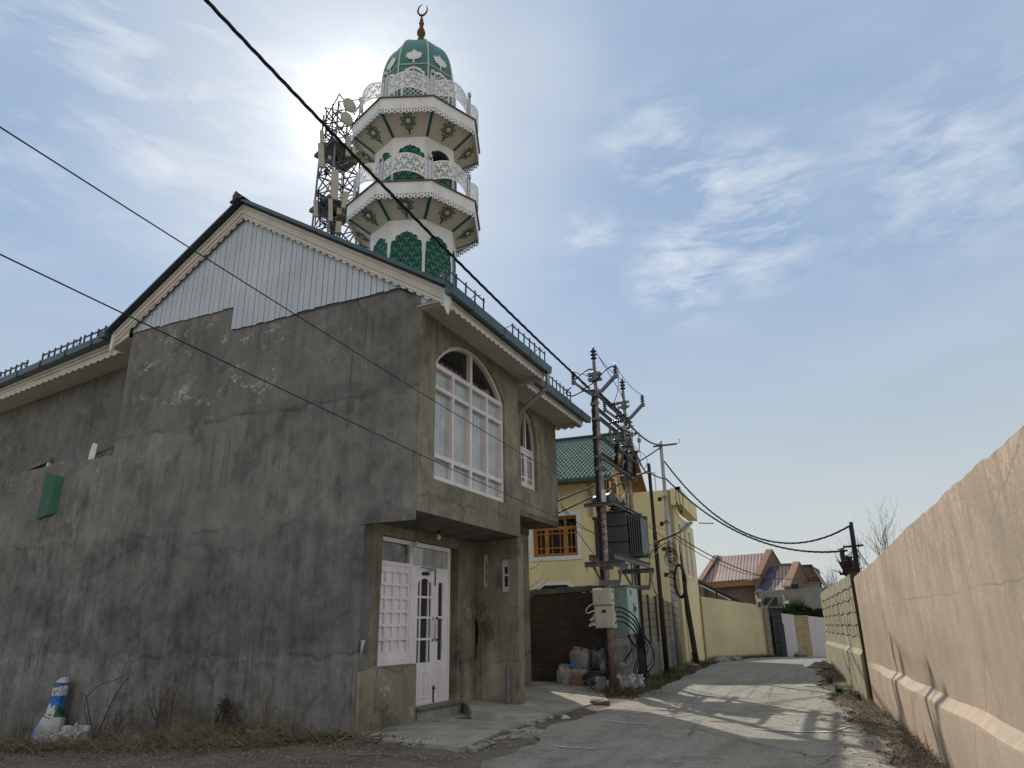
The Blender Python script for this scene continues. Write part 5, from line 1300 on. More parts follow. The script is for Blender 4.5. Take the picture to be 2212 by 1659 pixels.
w.channel((S1.x-.28, S1.y-.1, zc), (S1.x+.62, S1.y-.1, zc), .05, .06, .008); w.tube([(S1.x+.66, S1.y-.1, zc), (S1.x+.72, S1.y-.1, zc+.05), (S1.x+.76, S1.y-.1, zc+.14), (S1.x+.68, S1.y-.1, zc+.17)], .012, 5)
w.build('cross_arm', 'grey_steel', SV)
w = MB(); rnd = random.Random(8)
for k in range(4):
    z = S1t.z-2.2-k*.9; w.tube(spline([(S1.x-.12, S1.y-.10, z), (S1.x-.02, S1.y-.16, z+.1), (S1.x+.08, S1.y-.12, z)], 4), .02, 5); w.cbox((S1.x-.2, S1.y-.08, z), (.06, 0, 0), (0, .05, 0), (0, 0, .07))
w.build('clamps', 'black_iron', SV)
w = MB()
zt_ = atr(1450, 1205, 26.5).z
hel = [V(S1.x+.112*math.cos(a*.7), S1.y+.112*math.sin(a*.7), zt_-a*.028) for a in range(0, 80)]; w.tube(hel, .014, 4)
for k in range(7):
    a = rnd.uniform(0, 6.28); r_ = .12+rnd.uniform(0, .14); c = V(S1.x+.05, S1.y-.12, zt_+.2+rnd.uniform(-.3, .3)); w.tube([c+V(math.cos(i/9*6.28+a)*r_, rnd.uniform(-.02, .02), math.sin(i/9*6.28+a)*r_*1.2) for i in range(10)], .012, 4)
w.build('wire_wrap', 'cable', SV)
w = MB(); zc = atr(1478, 1255, 26.5).z; c0 = V(S1.x+.28, S1.y-.15, zc)
for k in range(4): w.tube([c0+V(math.cos(i/16*2*PI)*(.16+.015*k), .03*k, math.sin(i/16*2*PI)*(.52+.02*k)) for i in range(17)], .026, 6)
prop(w.build('cable_coil', 'cable', smooth=True), 'long oval coil of black cable hanging on the silver pole', 'cable coil')
# street lamp on an arm from the dark pole
SLp = atr(1442, 1170, 24.3); SL = thing('street_lamp', (SLp.x, SLp.y, SLp.z), 'small grey street lamp on a black arm between the dark and silver poles', 'street lamp')
a = V(D1.x, D1.y-.05, atr(1430, 1172, 24.3).z); b = aty(1471, 1148, D1.y-.25); cc = aty(1494, 1128, D1.y-.4)
w = MB(); w.tube([a, b], .028, 8); w.build('lamp_arm', 'black_iron', SL)
w = MB(); dd = (cc-b).normalized(); sx = dd.cross(V(0, 0, 1)).normalized(); uz = sx.cross(dd)
P = []
for (t, hw, hh) in ((0, .04, .03), (.12, .09, .05), (.8, .11, .045), (1.0, .07, .02)):
    c = b.lerp(cc, t); P += [c-sx*hw-uz*hh*.4, c+sx*hw-uz*hh*.4, c+sx*hw*.8+uz*hh, c-sx*hw*.8+uz*hh]
w.add(P, [[4*i+j, 4*i+(j+1) % 4, 4*i+4+(j+1) % 4, 4*i+4+j] for i in range(3) for j in range(4)]+[[3, 2, 1, 0], [12, 13, 14, 15]]); w.build('lamp_head', 'galv', SL)
w = MB(); c = b.lerp(cc, .5)-uz*.025; w.cbox(c, dd*.17, sx*.075, uz*.012); w.build('lamp_glass', 'white_trim', SL)
w = MB(); rope(w, [V(D1.x-.06, D1.y-.08, a.z+.0), V(D1.x+.06, D1.y-.09, a.z+.02)], .03, .02, .1, 3, 5)
for k in range(4): w.tube([V(D1.x+.095*math.cos(i/12*2*PI), D1.y+.095*math.sin(i/12*2*PI), a.z-.06+.035*k) for i in range(13)], .018, 5)
w.build('rope_lashing', 'terracotta', SL)
# far right pole
FR = aty(1852, 1300, 21.5); FRt = aty(1837, 1128, 21.5); FB = V(FR.x+.08, FR.y, -.1)
FP = pole('black_pole', FB, V(FRt.x, FRt.y, FRt.z), .085, .06, 'black_iron', 'black pole with a short crossbar rising behind the right-hand walls', False)
zc = aty(1842, 1181, 21.5).z; w = MB(); w.beam((FRt.x-.28, 21.45, zc), (FRt.x+.22, 21.45, zc+.02), .05, .05); w.tube([(FRt.x-.26, 21.45, zc), (FRt.x-.30, 21.45, zc-.08)], .02, 5); w.build('crossbar', 'black_iron', FP)
w = MB(); zz = aty(1846, 1204, 21.5).z; w.tube([(FRt.x-.04, 21.4, zz), (FRt.x-.22, 21.4, zz-.02), (FRt.x-.26, 21.4, zz-.12)], .02, 5); w.build('hook', 'black_iron', FP)

# --- lines
def line(name, pts, r, label, twist=None, mat='cable', grp='overhead lines'):
    w = MB()
    if twist: rope(w, pts, twist[0], r, twist[1])
    else: w.tube(pts, r, 6)
    return prop(w.build(name, mat, smooth=True), label, 'cable', grp)
def through(p, q, px, py, n=40):
    """hang a line from p to q with the sag that the photo shows at one sight line"""
    best = None
    for k in range(0, 240):
        d = k*.02; pts = sag(p, q, d, n)
        e = 1e9
        for v in pts:
            u = v-EYE; kk = u.dot(FW); X_ = 1106+1523*u.dot(RR)/kk; Y_ = 829.5-1523*u.dot(UU)/kk
            e = min(e, abs(X_-px)*3+abs(Y_-py))
        if best is None or e < best[0]: best = (e, d)
    return sag(p, q, best[1], n)
pA = V(PA.x-.12, PA.y-.12, 7.1)
e0 = atz(470, 0, 9.5)
e1 = e0+(e0-pA)*.35
n_ = 60
line('twisted_cable', sag(pA, e1, .24, 60), .0165, 'long twisted black cable running from the front tubular pole up across the minaret', (.015, .8))
SB = V(S1.x+.05, S1.y-.15, atr(1430, 966, 26.9).z)
line('twisted_cable', sag(V(PB.x+.12, PB.y, 6.85), SB, .18, 40), .016, 'twisted black cable from the rear tubular pole to the top of the silver pole', (.015, .7))
FT = V(FRt.x-.03, 21.45, aty(1838, 1136, 21.5).z); FT2 = V(FRt.x-.2, 21.45, aty(1825, 1190, 21.5).z)
S2 = V(S1.x+.1, S1.y-.1, atr(1437, 998, 26.6).z); S3 = V(S1.x+.1, S1.y-.12, atr(1440, 1035, 26.6).z)
line('twisted_cable', through(S2, FT, 1640, 1161), .016, 'upper of the two twisted cables drooping from the silver pole to the black pole', (.015, .7))
LOW = through(S3, FT2, 1680, 1181)
line('twisted_cable', LOW, .016, 'lower of the two twisted cables drooping from the silver pole to the black pole', (.015, .7))
line('twisted_cable', sag(V(D1.x, D1.y-.1, atr(1424, 1022, 24.3).z), S3, .05), .014, 'short dark twisted cable bridging the dark pole and the silver pole', (.013, .6))
line('twisted_cable', sag(V(PB.x+.2, PB.y+.2, 6.05), V(D1.x, D1.y-.1, atr(1424, 1022, 24.3).z), .2), .014, 'twisted cable from the switch frame down to the top of the dark pole', (.013, .6))
h1 = V(X2, 16.5, 0)
q1 = V(X2+.02, 16.7, aty(1207, 1081, 16.7).z); q2 = V(X2+.02, 16.72, aty(1207, 1107, 16.72).z)
line('service_cable', through(q1, V(S1.x, S1.y-.12, atr(1428, 972, 26.9).z), 1355, 1012), .015, 'upper grey-black service cable from the grey building past the poles to the silver pole', (.014, .7))
line('service_cable', through(q2, V(D1.x, D1.y-.09, atr(1422, 1015, 24.2).z), 1340, 1045), .015, 'lower grey-black service cable from the grey building to the dark pole', (.014, .7))
a = atx(0, 220, -4.45); b = V(S1.x, S1.y-.1, aty(1424, 1150, S1.y).z)
line('thin_wire', through(a+(a-b)*.2, b, 940, 870), .0055, 'thin black wire crossing the white gable and the big arched window')
a = atx(0, 527, -4.6); b = V(D1.x, D1.y-.1, aty(1424, 1210, D1.y).z)
line('thin_wire', through(a+(a-b)*.2, b, 900, 975), .0055, 'lower thin black wire crossing the blank grey wall and the foot of the arched window')
# jumper and line wires on the transformer stand
iA = [V(PA.x-.56, PA.y-.05, 7.64), V(PA.x, PA.y, 8.22), V(PA.x+.56, PA.y-.05, 7.64)]; iB = [V(PB.x-.56, PB.y-.05, 7.64), V(PB.x, PB.y, 8.22), V(PB.x+.56, PB.y-.05, 7.64)]
for k, lb in enumerate(('left bare wire between the tops of the two tubular poles', 'middle bare wire between the tops of the two tubular poles', 'right bare wire between the tops of the two tubular poles')):
    line('bare_wire', sag(iA[k], iB[k], .12), .0085, lb)
for k, (pts, lb) in enumerate((([iA[2]+V(.05, .1, -.05), (PA.x+.45, PA.y+.5, 7.2), (PA.x+.3, PA.y+.6, 6.9), (PA.x+.2, PA.y+.55, 6.7)], 'drooping bare wire from the right insulator of the front pole'),
    ([iA[1]+V(.05, .3, -.15), (PA.x+.35, PA.y+.9, 7.3), (PA.x+.45, PA.y+1.1, 6.9), (PA.x+.42, PA.y+1.1, 6.6)], 'drooping bare wire from the top insulator of the front pole'),
    ([iA[0]+V(0, 0, .0), (PA.x-.2, PA.y+.1, 7.5), (PA.x+.0, PA.y+.4, 7.15), (PA.x+.2, PA.y+.5, 6.78)], 'bare wire from the left insulator curving behind the front pole'),
    ([(PA.x-.5, PA.y-.06, 7.42), (PA.x-.3, PA.y-.1, 7.55), (PA.x-.1, PA.y-.1, 7.62), (PA.x-.02, PA.y-.06, 7.6)], 'black cable arching from the left arm to the pole head'),
    ([(PA.x-.62, PA.y-.1, 7.22), (PA.x-.75, PA.y-.12, 7.08), (PA.x-.6, PA.y-.1, 6.98), (PA.x-.3, PA.y-.1, 7.06), (PA.x, PA.y-.1, 7.05)], 'loop of black cable hanging left of the front pole arms'),
    ([(PA.x-.35, PA.y-.1, 7.1), (PA.x, PA.y-.12, 7.25), (PA.x+.3, PA.y-.1, 7.52), (PA.x+.52, PA.y-.08, 7.62)], 'black cable rising across the front pole to the right arm'))):
    line('jumper_cable', spline([Vector(p) for p in pts], 6), .0085 if k < 3 else .018, lb)
for k, (px0, py0, px1, py1, y0, y1, sg) in enumerate(((1210, 1087, 1283, 1150, 16.7, 17.2, .12), (1212, 1093, 1290, 1207, 16.7, 17.2, .05), (1382, 1120, 1440, 1165, 19.8, 23.5, .02), (1380, 1205, 1440, 1160, 19.8, 23.5, .25), (1382, 1165, 1443, 1190, 19.8, 23.5, .04))):
    lb = ('sagging thin wire from the grey building to the transformer', 'straight thin wire from the grey building corner to the transformer foot', 'thin wire from the thin pipe pole to the dark pole', 'slack wire looping between the thin pipe pole and the dark pole', 'lowest thin wire between the thin pipe pole and the dark pole')[k]
    line('thin_wire', sag(aty(px0, py0, y0), aty(px1, py1, y1), sg), .009, lb)
w = MB(); c = aty(1400, 1225, 23.4)
for k in range(2): w.tube(spline([aty(1440, 1172, 23.5), aty(1408, 1190+4*k, 23.5), aty(1403, 1220+6*k, 23.5), aty(1412, 1270, 23.5), aty(1424+4*k, 1298, 23.5)], 6), .010, 5)
prop(w.build('hanging_wires', 'cable', smooth=True), 'two loose wires hanging down left of the dark pole', 'wires')
w = MB(); ct = min(LOW, key=lambda v: abs((v-EYE).dot(RR)/(v-EYE).dot(FW)*1523+1106-1461))
for k in range(3): w.tube(spline([ct+V(.05*k, 0, 0), ct+V(-.05+.12*k, 0, -.35), ct+V(.1, 0, -.9), aty(1461, 1085, 25.6), aty(1463, 1105, 25.0), aty(1484+3*k, 1132, 23.4)], 6), .012, 5)
for k in range(3): w.cbox(ct+V(.04*k, 0, .02), (.05, 0, 0), (0, .05, 0), (0, 0, .05))
prop(w.build('tap_wires', 'cable', smooth=True), 'clamped drop wires falling from the twisted cable to the street lamp', 'wires')
b0 = aty(1500, 1175, 28); line('thin_wire', sag(aty(1455, 1153, S1.y), aty(1775, 1236, 47), .9), .02, 'thin wire running from the silver pole over the striped roof')
line('thin_wire', sag(aty(1455, 1160, S1.y), aty(1700, 1235, 46), .7), .014, 'fainter thin wire just below it, running from the silver pole to the striped roof')
for k, (px, py) in enumerate(((1895, 1275), (1905, 1250))):
    line('stay_wire', [V(FRt.x, 21.5, aty(1845, 1180+14*k, 21.5).z), V(FRt.x+.75+.1*k, 19.5, 1.6)], .014, ('lower stay wire slanting down right of the black pole', 'upper stay wire slanting down right of the black pole')[k])
# ============================================================ yellow house
HA = rad(-3.8); HF = V(math.sin(HA), math.cos(HA), 0); HR = V(math.cos(HA), -math.sin(HA), 0)   # along the side wall, along the front
HC = V(-5.72, 27.5, 0)
def hp(r, f, z): return HC+HR*r+HF*f+V(0, 0, z)
H = thing('yellow_house', (HC.x-3, HC.y+3, 0), 'yellow plastered house with a green tiled gable roof and brown window frames behind the transformer', 'house')
def hwall(r0, r1, f, z0, z1, holes=(), t=.25):
    w = MB(); w.plate([(r0, z0), (r1, z0), (r1, z1), (r0, z1)], holes, hp(0, f, 0), HR, V(0, 0, 1), t); return w
zt = aty(1380, 1063, 27.4).z
w = hwall(-2.9, 0, 0, -.3, zt); w.build('front_wall', 'yellow_wall', H)
w = MB(); P = [hp(-.01, .01, -.3), hp(-.01, 6.0, -.3), hp(-.01, 6.0, zt-.9), hp(-.01, .01, zt)]
sidew = []
for f0 in (1.0, 2.45, 3.9): sidew.append([(f0, 3.35), (f0+.6, 3.35), (f0+.6, 5.25), (f0, 5.25)])
w = MB(); w.plate([(0, -.3), (5.9, -.3), (5.9, 5.6), (3.9, 5.6), (0, zt)], sidew, hp(0, .0, 0), HF, V(0, 0, 1), .2); w.build('side_wall', 'yellow_wall', H)
for k, f0 in enumerate((1.0, 2.45, 3.9)):
    w = MB(); w.plate([(f0-.09, 3.26), (f0+.69, 3.26), (f0+.69, 5.34), (f0-.09, 5.34)], [[(f0, 3.35), (f0+.6, 3.35), (f0+.6, 5.25), (f0, 5.25)]], hp(.03, 0, 0), HF, V(0, 0, 1), .029)
    q = w.build('window_surround', 'white_trim', H)
    w = MB(); w.plate([(f0, 3.35), (f0+.6, 3.35), (f0+.6, 5.25), (f0, 5.25)], [[(f0+.08, 3.43), (f0+.52, 3.43), (f0+.52, 5.17), (f0+.08, 5.17)]], hp(-.03, 0, 0), HF, V(0, 0, 1), .06); w.build('window_frame', 'wood_brown', q)
    w = MB(); w.plate([(f0, 3.35), (f0+.6, 3.35), (f0+.6, 5.25), (f0, 5.25)], [], hp(-.09, 0, 0), HF, V(0, 0, 1), 0); w.build('pane', 'dark_glass', q)
w = MB()
zc1, zc0 = zt+.02, zt-.62
c_ = [hp(-.55, -.02, 0), hp(.34, -.02, 0), hp(.34, 4.9, 0), hp(.02, 4.9, 0)]
def ring(z0, z1):
    a = [hp(-.03, -.12, z0), hp(.36, -.12, z0), hp(.36, 4.9, z0), hp(-.03, 4.9, z0)]; b = [v+V(0, 0, z1-z0) for v in a]
    w.add(a+b, [[3, 2, 1, 0], [4, 5, 6, 7], [0, 1, 5, 4], [1, 2, 6, 5], [2, 3, 7, 6], [3, 0, 4, 7]])
ring(zc0, zc1); w.build('flat_canopy', 'yellow_wall', H)
w = MB(); w.tube([hp(.4, 4.8, zc0-.1), hp(1.05, 4.9, zc0-.15)], .025, 6); w.build('spout', 'grey_steel', H)
# left part of the front with the brown window
FL = -.55; rl = -8.0; rr_ = -2.88
def hpx(px, py, f): d = ray(px, py); p0 = hp(0, f, 0); t = (p0-EYE).dot(HF)/d.dot(HF); return EYE+d*t
a = hpx(1150, 1118, FL); b = hpx(1249, 1199, FL); r0 = (a-HC).dot(HR); r1 = (b-HC).dot(HR); z0 = b.z; z1 = a.z-.02
fr = .16
ar0 = (hpx(1150, 1280, FL)-HC).dot(HR); ar1 = (hpx(1252, 1277, FL)-HC).dot(HR); za = hpx(1200, 1264, FL).z
w = hwall(rl, rr_, FL, -.3, 6.95, [[(r0, z0), (r1, z0), (r1, z1), (r0, z1)], [(ar0, 1.2), (ar1, 1.2), (ar1, za-.35), (ar1-.5, za), (ar0+.5, za), (ar0, za-.35)]]); w.build('front_wall', 'yellow_wall', H)
w = MB(); w.plate([(r0-fr, z0-fr), (r1+fr, z0-fr), (r1+fr, z1+fr), (r0-fr, z1+fr)], [[(r0, z0), (r1, z0), (r1, z1), (r0, z1)]], hp(0, FL-.03, 0), HR, V(0, 0, 1), .029); ws = w.build('window_surround', 'white_trim', H)
w = MB(); wd = r1-r0; ht = z1-z0; x = lambda t: r0+wd*t; z = lambda t: z0+ht*t
hs = [[(x(a), z(.75)), (x(b), z(.75)), (x(b), z(.93)), (x(a), z(.93))] for a, b in ((.05, .27), (.31, .70), (.74, .96))]
for (a, b, k) in ((.08, .25, 2), (.34, .67, 3), (.77, .93, 2)):
    cw = (b-a)/(4 if k == 3 else 2)
    xs = [(a, a+cw*.8), (a+cw, b-cw), (b-cw*.8, b)] if k == 3 else [(a, a+cw*.85), (a+cw*1.05, b)]
    for (p, q) in xs:
        for (m, n_) in ((.08, .20), (.23, .56), (.59, .67)): hs.append([(x(p), z(m)), (x(q), z(m)), (x(q), z(n_)), (x(p), z(n_))])
w.plate([(r0, z0), (r1, z0), (r1, z1), (r0, z1)], hs, hp(0, FL+.14, 0), HR, V(0, 0, 1), .08); w.build('window_frame', 'wood_brown', ws)
w = MB(); w.plate([(r0, z0), (r1, z0), (r1, z1), (r0, z1)], [], hp(0, FL+.20, 0), HR, V(0, 0, 1), 0); w.build('pane', 'dark_glass', ws)
w = MB(); o = [(ar0-.14, 1.2), (ar1+.14, 1.2), (ar1+.14, za-.30), (ar1-.44, za+.14), (ar0+.44, za+.14), (ar0-.14, za-.30)]; i_ = [(ar0, 1.21), (ar1, 1.21), (ar1, za-.35), (ar1-.5, za), (ar0+.5, za), (ar0, za-.35)]
w.plate(o, [i_], hp(0, FL-.03, 0), HR, V(0, 0, 1), .029); ws = w.build('window_surround', 'white_trim', H)
w = MB(); w.plate(i_, [], hp(0, FL+.15, 0), HR, V(0, 0, 1), .02); w.build('pane', 'dark_glass', ws)
w = MB(); pr_ = rr_-.08; w.tube([hp(pr_, FL-.07, .2), hp(pr_, FL-.07, 6.5)], .055, 8); w.build('drain_pipe', 'yellow_boundary', H)
# gable roof, ridge along the front
zr = aty(1372, 935, 30.4).z; ze = 6.92; fr0 = -1.35; fm = 2.95; fe = 7.25; rg = -2.05
nR = 40; rf = MB(); slope_l = math.hypot(fm-fr0, zr-ze)
# profiled metal tiles: waves across, steps down the slope
cols = 200; rows = 20; k0 = len(rf.v)
ra, rb_ = -9.0, rg
for j in range(rows):
    for e in (0, 1):
        t = (j+e)/rows
        for i in range(cols+1):
            r_ = ra+(rb_-ra)*i/cols; wv = .020*math.sin(2*PI*(i+j*1.3)/5.0); st = (.035 if e == 1 else .0)
            rf.v.append(hp(r_, fm+(fr0-fm)*t, zr+(ze-zr)*t+wv+st*-0+(.03*(e))))
for j in range(rows):
    for i in range(cols): a = k0+(2*j)*(cols+1)+i; b = a+cols+1; rf.f.append([b, b+1, a+1, a])
    if j < rows-1:
        for i in range(cols): a = k0+(2*j+1)*(cols+1)+i; b = a+cols+1; rf.f.append([b, b+1, a+1, a])
a = [hp(ra, fm, zr), hp(rb_, fm, zr), hp(rb_, fe, ze), hp(ra, fe, ze)]; rf.add(a, [[0, 1, 2, 3]])
M['tile_green'] = simple('weathered_green_tiles', (.060, .118, .105), .22, 3, .8, 0, .1, .12, dirt=.35, dirtc=(.16, .20, .17))
rf.build('tiled_roof', 'tile_green', H)
w = MB(); w.tube([hp(ra, fm, zr+.03), hp(rg+.05, fm, zr+.03)], .09, 8); w.build('ridge_cap', 'roof_dark', H)
w = MB()
for (fa, fb) in ((fm, fr0), (fm, fe)):
    A0 = hp(rg, fa, zr-.03); B0 = hp(rg, fb, ze-.03); A1 = hp(rg-1.0, fa, zr-.03); B1 = hp(rg-1.0, fb, ze-.03)
    w.add([A0, B0, B1, A1], [[0, 1, 2, 3]]); w.add([v-V(0, 0, .02) for v in (A0, B0, B1, A1)], [[3, 2, 1, 0]])
w.add([hp(ra, fr0+.02, ze-.02), hp(rg, fr0+.02, ze-.02), hp(rg, FL, ze-.05), hp(ra, FL, ze-.05)], [[0, 1, 2, 3]])
w.build('brown_soffit', 'brown_soffit', H)
w = MB()
for (fa, fb) in ((fm, fr0), (fm, fe)):
    w.beam(hp(rg+.02, fa, zr-.08), hp(rg+.02, fb, ze-.08), .04, .16)
w.build('verge_board', 'roof_blue' if False else 'brown_soffit', H)
w = MB(); w.beam(hp(ra, fr0-.06, ze-.04), hp(rg+.03, fr0-.06, ze-.04), .12, .12); w.build('gutter', 'trim_green', H)
gw = MB(); rgw = rg-1.0
gw.plate([(FL, 5.5), (fe-1.0, 5.5), (fe-1.0, ze+.4), (fm, zr-.12), (FL, ze+.35)], [], hp(rgw, 0, 0), HF, V(0, 0, 1), .2); gw.build('gable_wall', 'yellow_wall', H)
# windows of the gable room, looking over the terrace
for (f0, f1, mt) in ((.15, .95, 'white_trim'), (1.35, 2.5, 'wood_brown'), (3.0, 3.9, 'wood_brown')):
    w = MB(); zz0, zz1 = 6.35, 7.65
    m_ = (f0+f1)/2
    w.plate([(f0, zz0), (f1, zz0), (f1, zz1), (f0, zz1)], [[(f0+.09, zz0+.09), (m_-.04, zz0+.09), (m_-.04, zz1-.09), (f0+.09, zz1-.09)], [(m_+.04, zz0+.09), (f1-.09, zz0+.09), (f1-.09, zz1-.09), (m_+.04, zz1-.09)]], hp(rgw+.05, 0, 0), HF, V(0, 0, 1), .049); q = w.build('window_frame', mt, H)
    w = MB(); w.plate([(f0+.05, zz0+.05), (f1-.05, zz0+.05), (f1-.05, zz1-.05), (f0+.05, zz1-.05)], [], hp(rgw+.012, 0, 0), HF, V(0, 0, 1), 0); w.build('pane', 'dark_glass', q)
w = MB(); w.tube([hp(-2.7, .12, zt), hp(-2.7, .12, zt+.75)], .025, 6); w.tube([hp(-.6, .12, zt), hp(-.6, .12, zt+.75)], .025, 6); w.tube([hp(-2.7, .12, zt+.75), hp(-.6, .12, zt+.75)], .025, 6); w.build('terrace_rail', 'white_trim', H)
w = MB(); w.add([hp(-2.9, .24, zt-.4), hp(-.2, .24, zt-.4), hp(-.2, 5, zt-.4), hp(-2.9, 5, zt-.4)], [[0, 1, 2, 3]]); w.build('terrace_floor', 'cement_wall', H)

# ============================================================ brick wall, block wall, boundary walls
def rough_top(w, p, q, t, z0, zt0, zt1, seed, n=40, amp=.03, nn=None):
    """free-standing wall from p to q, thickness t away from the lane, with an uneven top"""
    rnd = random.Random(seed); d = (q-p).normalized(); nn = nn or V(-d.y, d.x, 0); k = len(w.v)
    for i in range(n+1):
        c = p.lerp(q, i/n); zt_ = zt0+(zt1-zt0)*i/n+rnd.uniform(-amp, amp)*(1 if 0 < i < n else 0)
        zb = z0 if not callable(z0) else z0(c)
        w.v += [V(c.x, c.y, zb), V(c.x, c.y, zt_), V(c.x, c.y, zt_+rnd.uniform(-amp, amp)*.3)+nn*t, V(c.x, c.y, zb)+nn*t]
    for i in range(n):
        a = k+4*i; b = a+4
        w.f += [[a, b, b+1, a+1], [a+1, b+1, b+2, a+2], [a+2, b+2, b+3, a+3]]
    w.f += [[k, k+1, k+2, k+3], [k+4*n+3, k+4*n+2, k+4*n+1, k+4*n]]
    return w
BW = thing('brick_wall', (-7, 17.7, 0), 'dark old brick wall with a grey cement coping behind the pile of sacks', 'wall')
w = MB(); rough_top(w, V(-10.5, 17.6, 0), V(-5.48, 17.6, 0), .24, -.3, 2.12, 2.26, 4, 60, .012, V(0, 1, 0)); w.build('brickwork', 'old_brick', BW)
w = MB(); rough_top(w, V(-10.5, 17.57, 0), V(-5.45, 17.57, 0), .30, lambda c: 2.135+(c.x+10.5)*.0279, 2.27, 2.41, 6, 50, .015, V(0, 1, 0)); w.build('coping', 'soffit_concrete', BW)
BK = thing('block_wall', (-5.7, 22, 0), 'patched pale block wall between the green cabinet and the dark pole', 'wall')
p, q = V(-5.50, 17.9, 0), V(-5.93, 26.8, 0)
w = MB(); rough_top(w, p, q, .22, .9, 2.36, 2.22, 9, 50, .03, V(-1, 0, 0)); w.build('blockwork', 'block', BK)
w = MB(); rough_top(w, p+V(.04, 0, 0), q+V(.04, 0, 0), .26, -.3, .92, .95, 10, 40, .03, V(-1, 0, 0)); w.build('rubble_base', 'cement_wall', BK)
w = MB()
for t in (.36, .52, .66, .8): c = p.lerp(q, t); w.box((c.x-.02, c.y-.09, .9), (c.x+.03, c.y+.09, 2.34))
w.build('brick_piers', 'old_brick', BK)
# pale yellow boundary wall bending with the lane
YW = thing('yellow_boundary_wall', (-4.7, 34.5, 0), 'long pale yellow plastered boundary wall stained along its foot, beyond the leaning pole', 'wall')
p, q = V(-6.0, 33.2, 0), V(-3.62, 35.5, 0)
w = MB(); rough_top(w, p, q, .25, -.3, 2.62, 2.20, 12, 30, .008, V(-.7, .7, 0)); w.build('wall_face', 'yellow_boundary', YW)
w = MB(); w.box((q.x-.02, q.y-.22, -.2), (q.x+.14, q.y+.3, 2.21)); w.build('end_pier', 'block', YW)
# gateway with stone pillars
GT = thing('stone_gate_pillar', (-3.1, 35.6, 0), 'dark grey stone-clad gate pillar at the end of the lane', 'gate pillar')
w = MB(); w.box((-3.36, 35.55, -.2), (-2.93, 36.1, 2.10)); w.build('pillar', 'grey_stone', GT)
w = MB(); w.box((-3.40, 35.5, 2.104), (-2.88, 36.15, 2.17)); w.build('pillar_cap', 'cement_wall', GT)
w = MB(); w.box((-3.14, 35.48, -.2), (-2.90, 35.546, 1.42)); w.build('pillar_buttress', 'grey_stone', GT)
GD = MB(); GD.box((-3.50, 35.70, .02), (-3.364, 35.76, 1.75)); prop(GD.build('black_gate', 'black_iron'), 'black iron gate edge between the yellow wall and the stone pillar', 'gate')
def panelw(px0, px1, mat, label, cat, zt0, zt1, grp=None):  # one panel of the gate that closes the lane
    a = aty(px0, 1423, 35.5); b = aty(px1, 1423, 35.5); w = MB()
    w.plate([(a.x, -.25), (b.x, -.25), (b.x, zt1), (a.x, zt0)], [], (0, 35.52, 0), (1, 0, 0), (0, 0, 1), .14)
    return prop(w.build('white_gate_panel', mat), label, cat, grp)
panelw(1700.5, 1727, 'purple_white', 'white gate panel at the end of the lane beside the stone pillar', 'wall', 1.86, 1.79, 'panels of the far gate')
panelw(1757.5, 1800, 'purple_white', 'white gate panel at the end of the lane beside the block wall', 'wall', 1.73, 1.62, 'panels of the far gate')
a = aty(1727.3, 1423, 35.5); b = aty(1757.2, 1423, 35.5); w = MB(); zz = -.2; k = 0
while zz < 1.72: w.box((a.x+.004, 35.53-(.012 if k % 2 else 0), zz), (b.x-.004, 35.6, min(zz+.118, 1.76))); zz += .125; k += 1
prop(w.build('plank_gate_panel', 'plank_gate'), 'straw-coloured plank gate panel between the two white ones across the lane', 'wall', 'panels of the far gate')
def post_lamp(px, py, y, label):
    p = aty(px, py, y); L = thing('gate_lamp', (p.x, p.y, p.z), label, 'lamp', 'lamps on the gate pillars')
    w = MB(); w.lathe([(.10, -.04), (.10, .0), (.04, .03), (.035, .12), (.09, .15)], p, 10); w.build('lamp_stem', 'black_iron', L)
    w = MB(); w.lathe([(.085, .152), (.13, .30), (.135, .302), (.0, .304)], p, 8); w.build('lamp_glass', 'bulb', L)
    w = MB(); w.lathe([(.15, .306), (.15, .32), (.05, .36), (.0, .37)], p, 8); w.build('lamp_cap', 'black_iron', L)
post_lamp(1640, 1308, 35.3, 'black lamp with white glass on the far end of the yellow wall'); post_lamp(1700, 1312, 35.7, 'lamp with white glass on the stone gate pillar')
w = MB(); p = aty(1695, 1312, 35.75); w.tube([p, p+V(.01, 0, .55)], .03, 6); w.tube([p+V(-.05, 0, .1), p+V(.06, 0, .4)], .015, 5); prop(w.build('lamp_post', 'cream_board'), 'thin pale pipe standing on the stone gate pillar', 'pipe')
M['dark_pier'] = simple('shade_toned_pier', (.055, .047, .034), .4, 7, .95, 0, .5, bdist=.02)  # shade on the pier's end face is put into its base colour
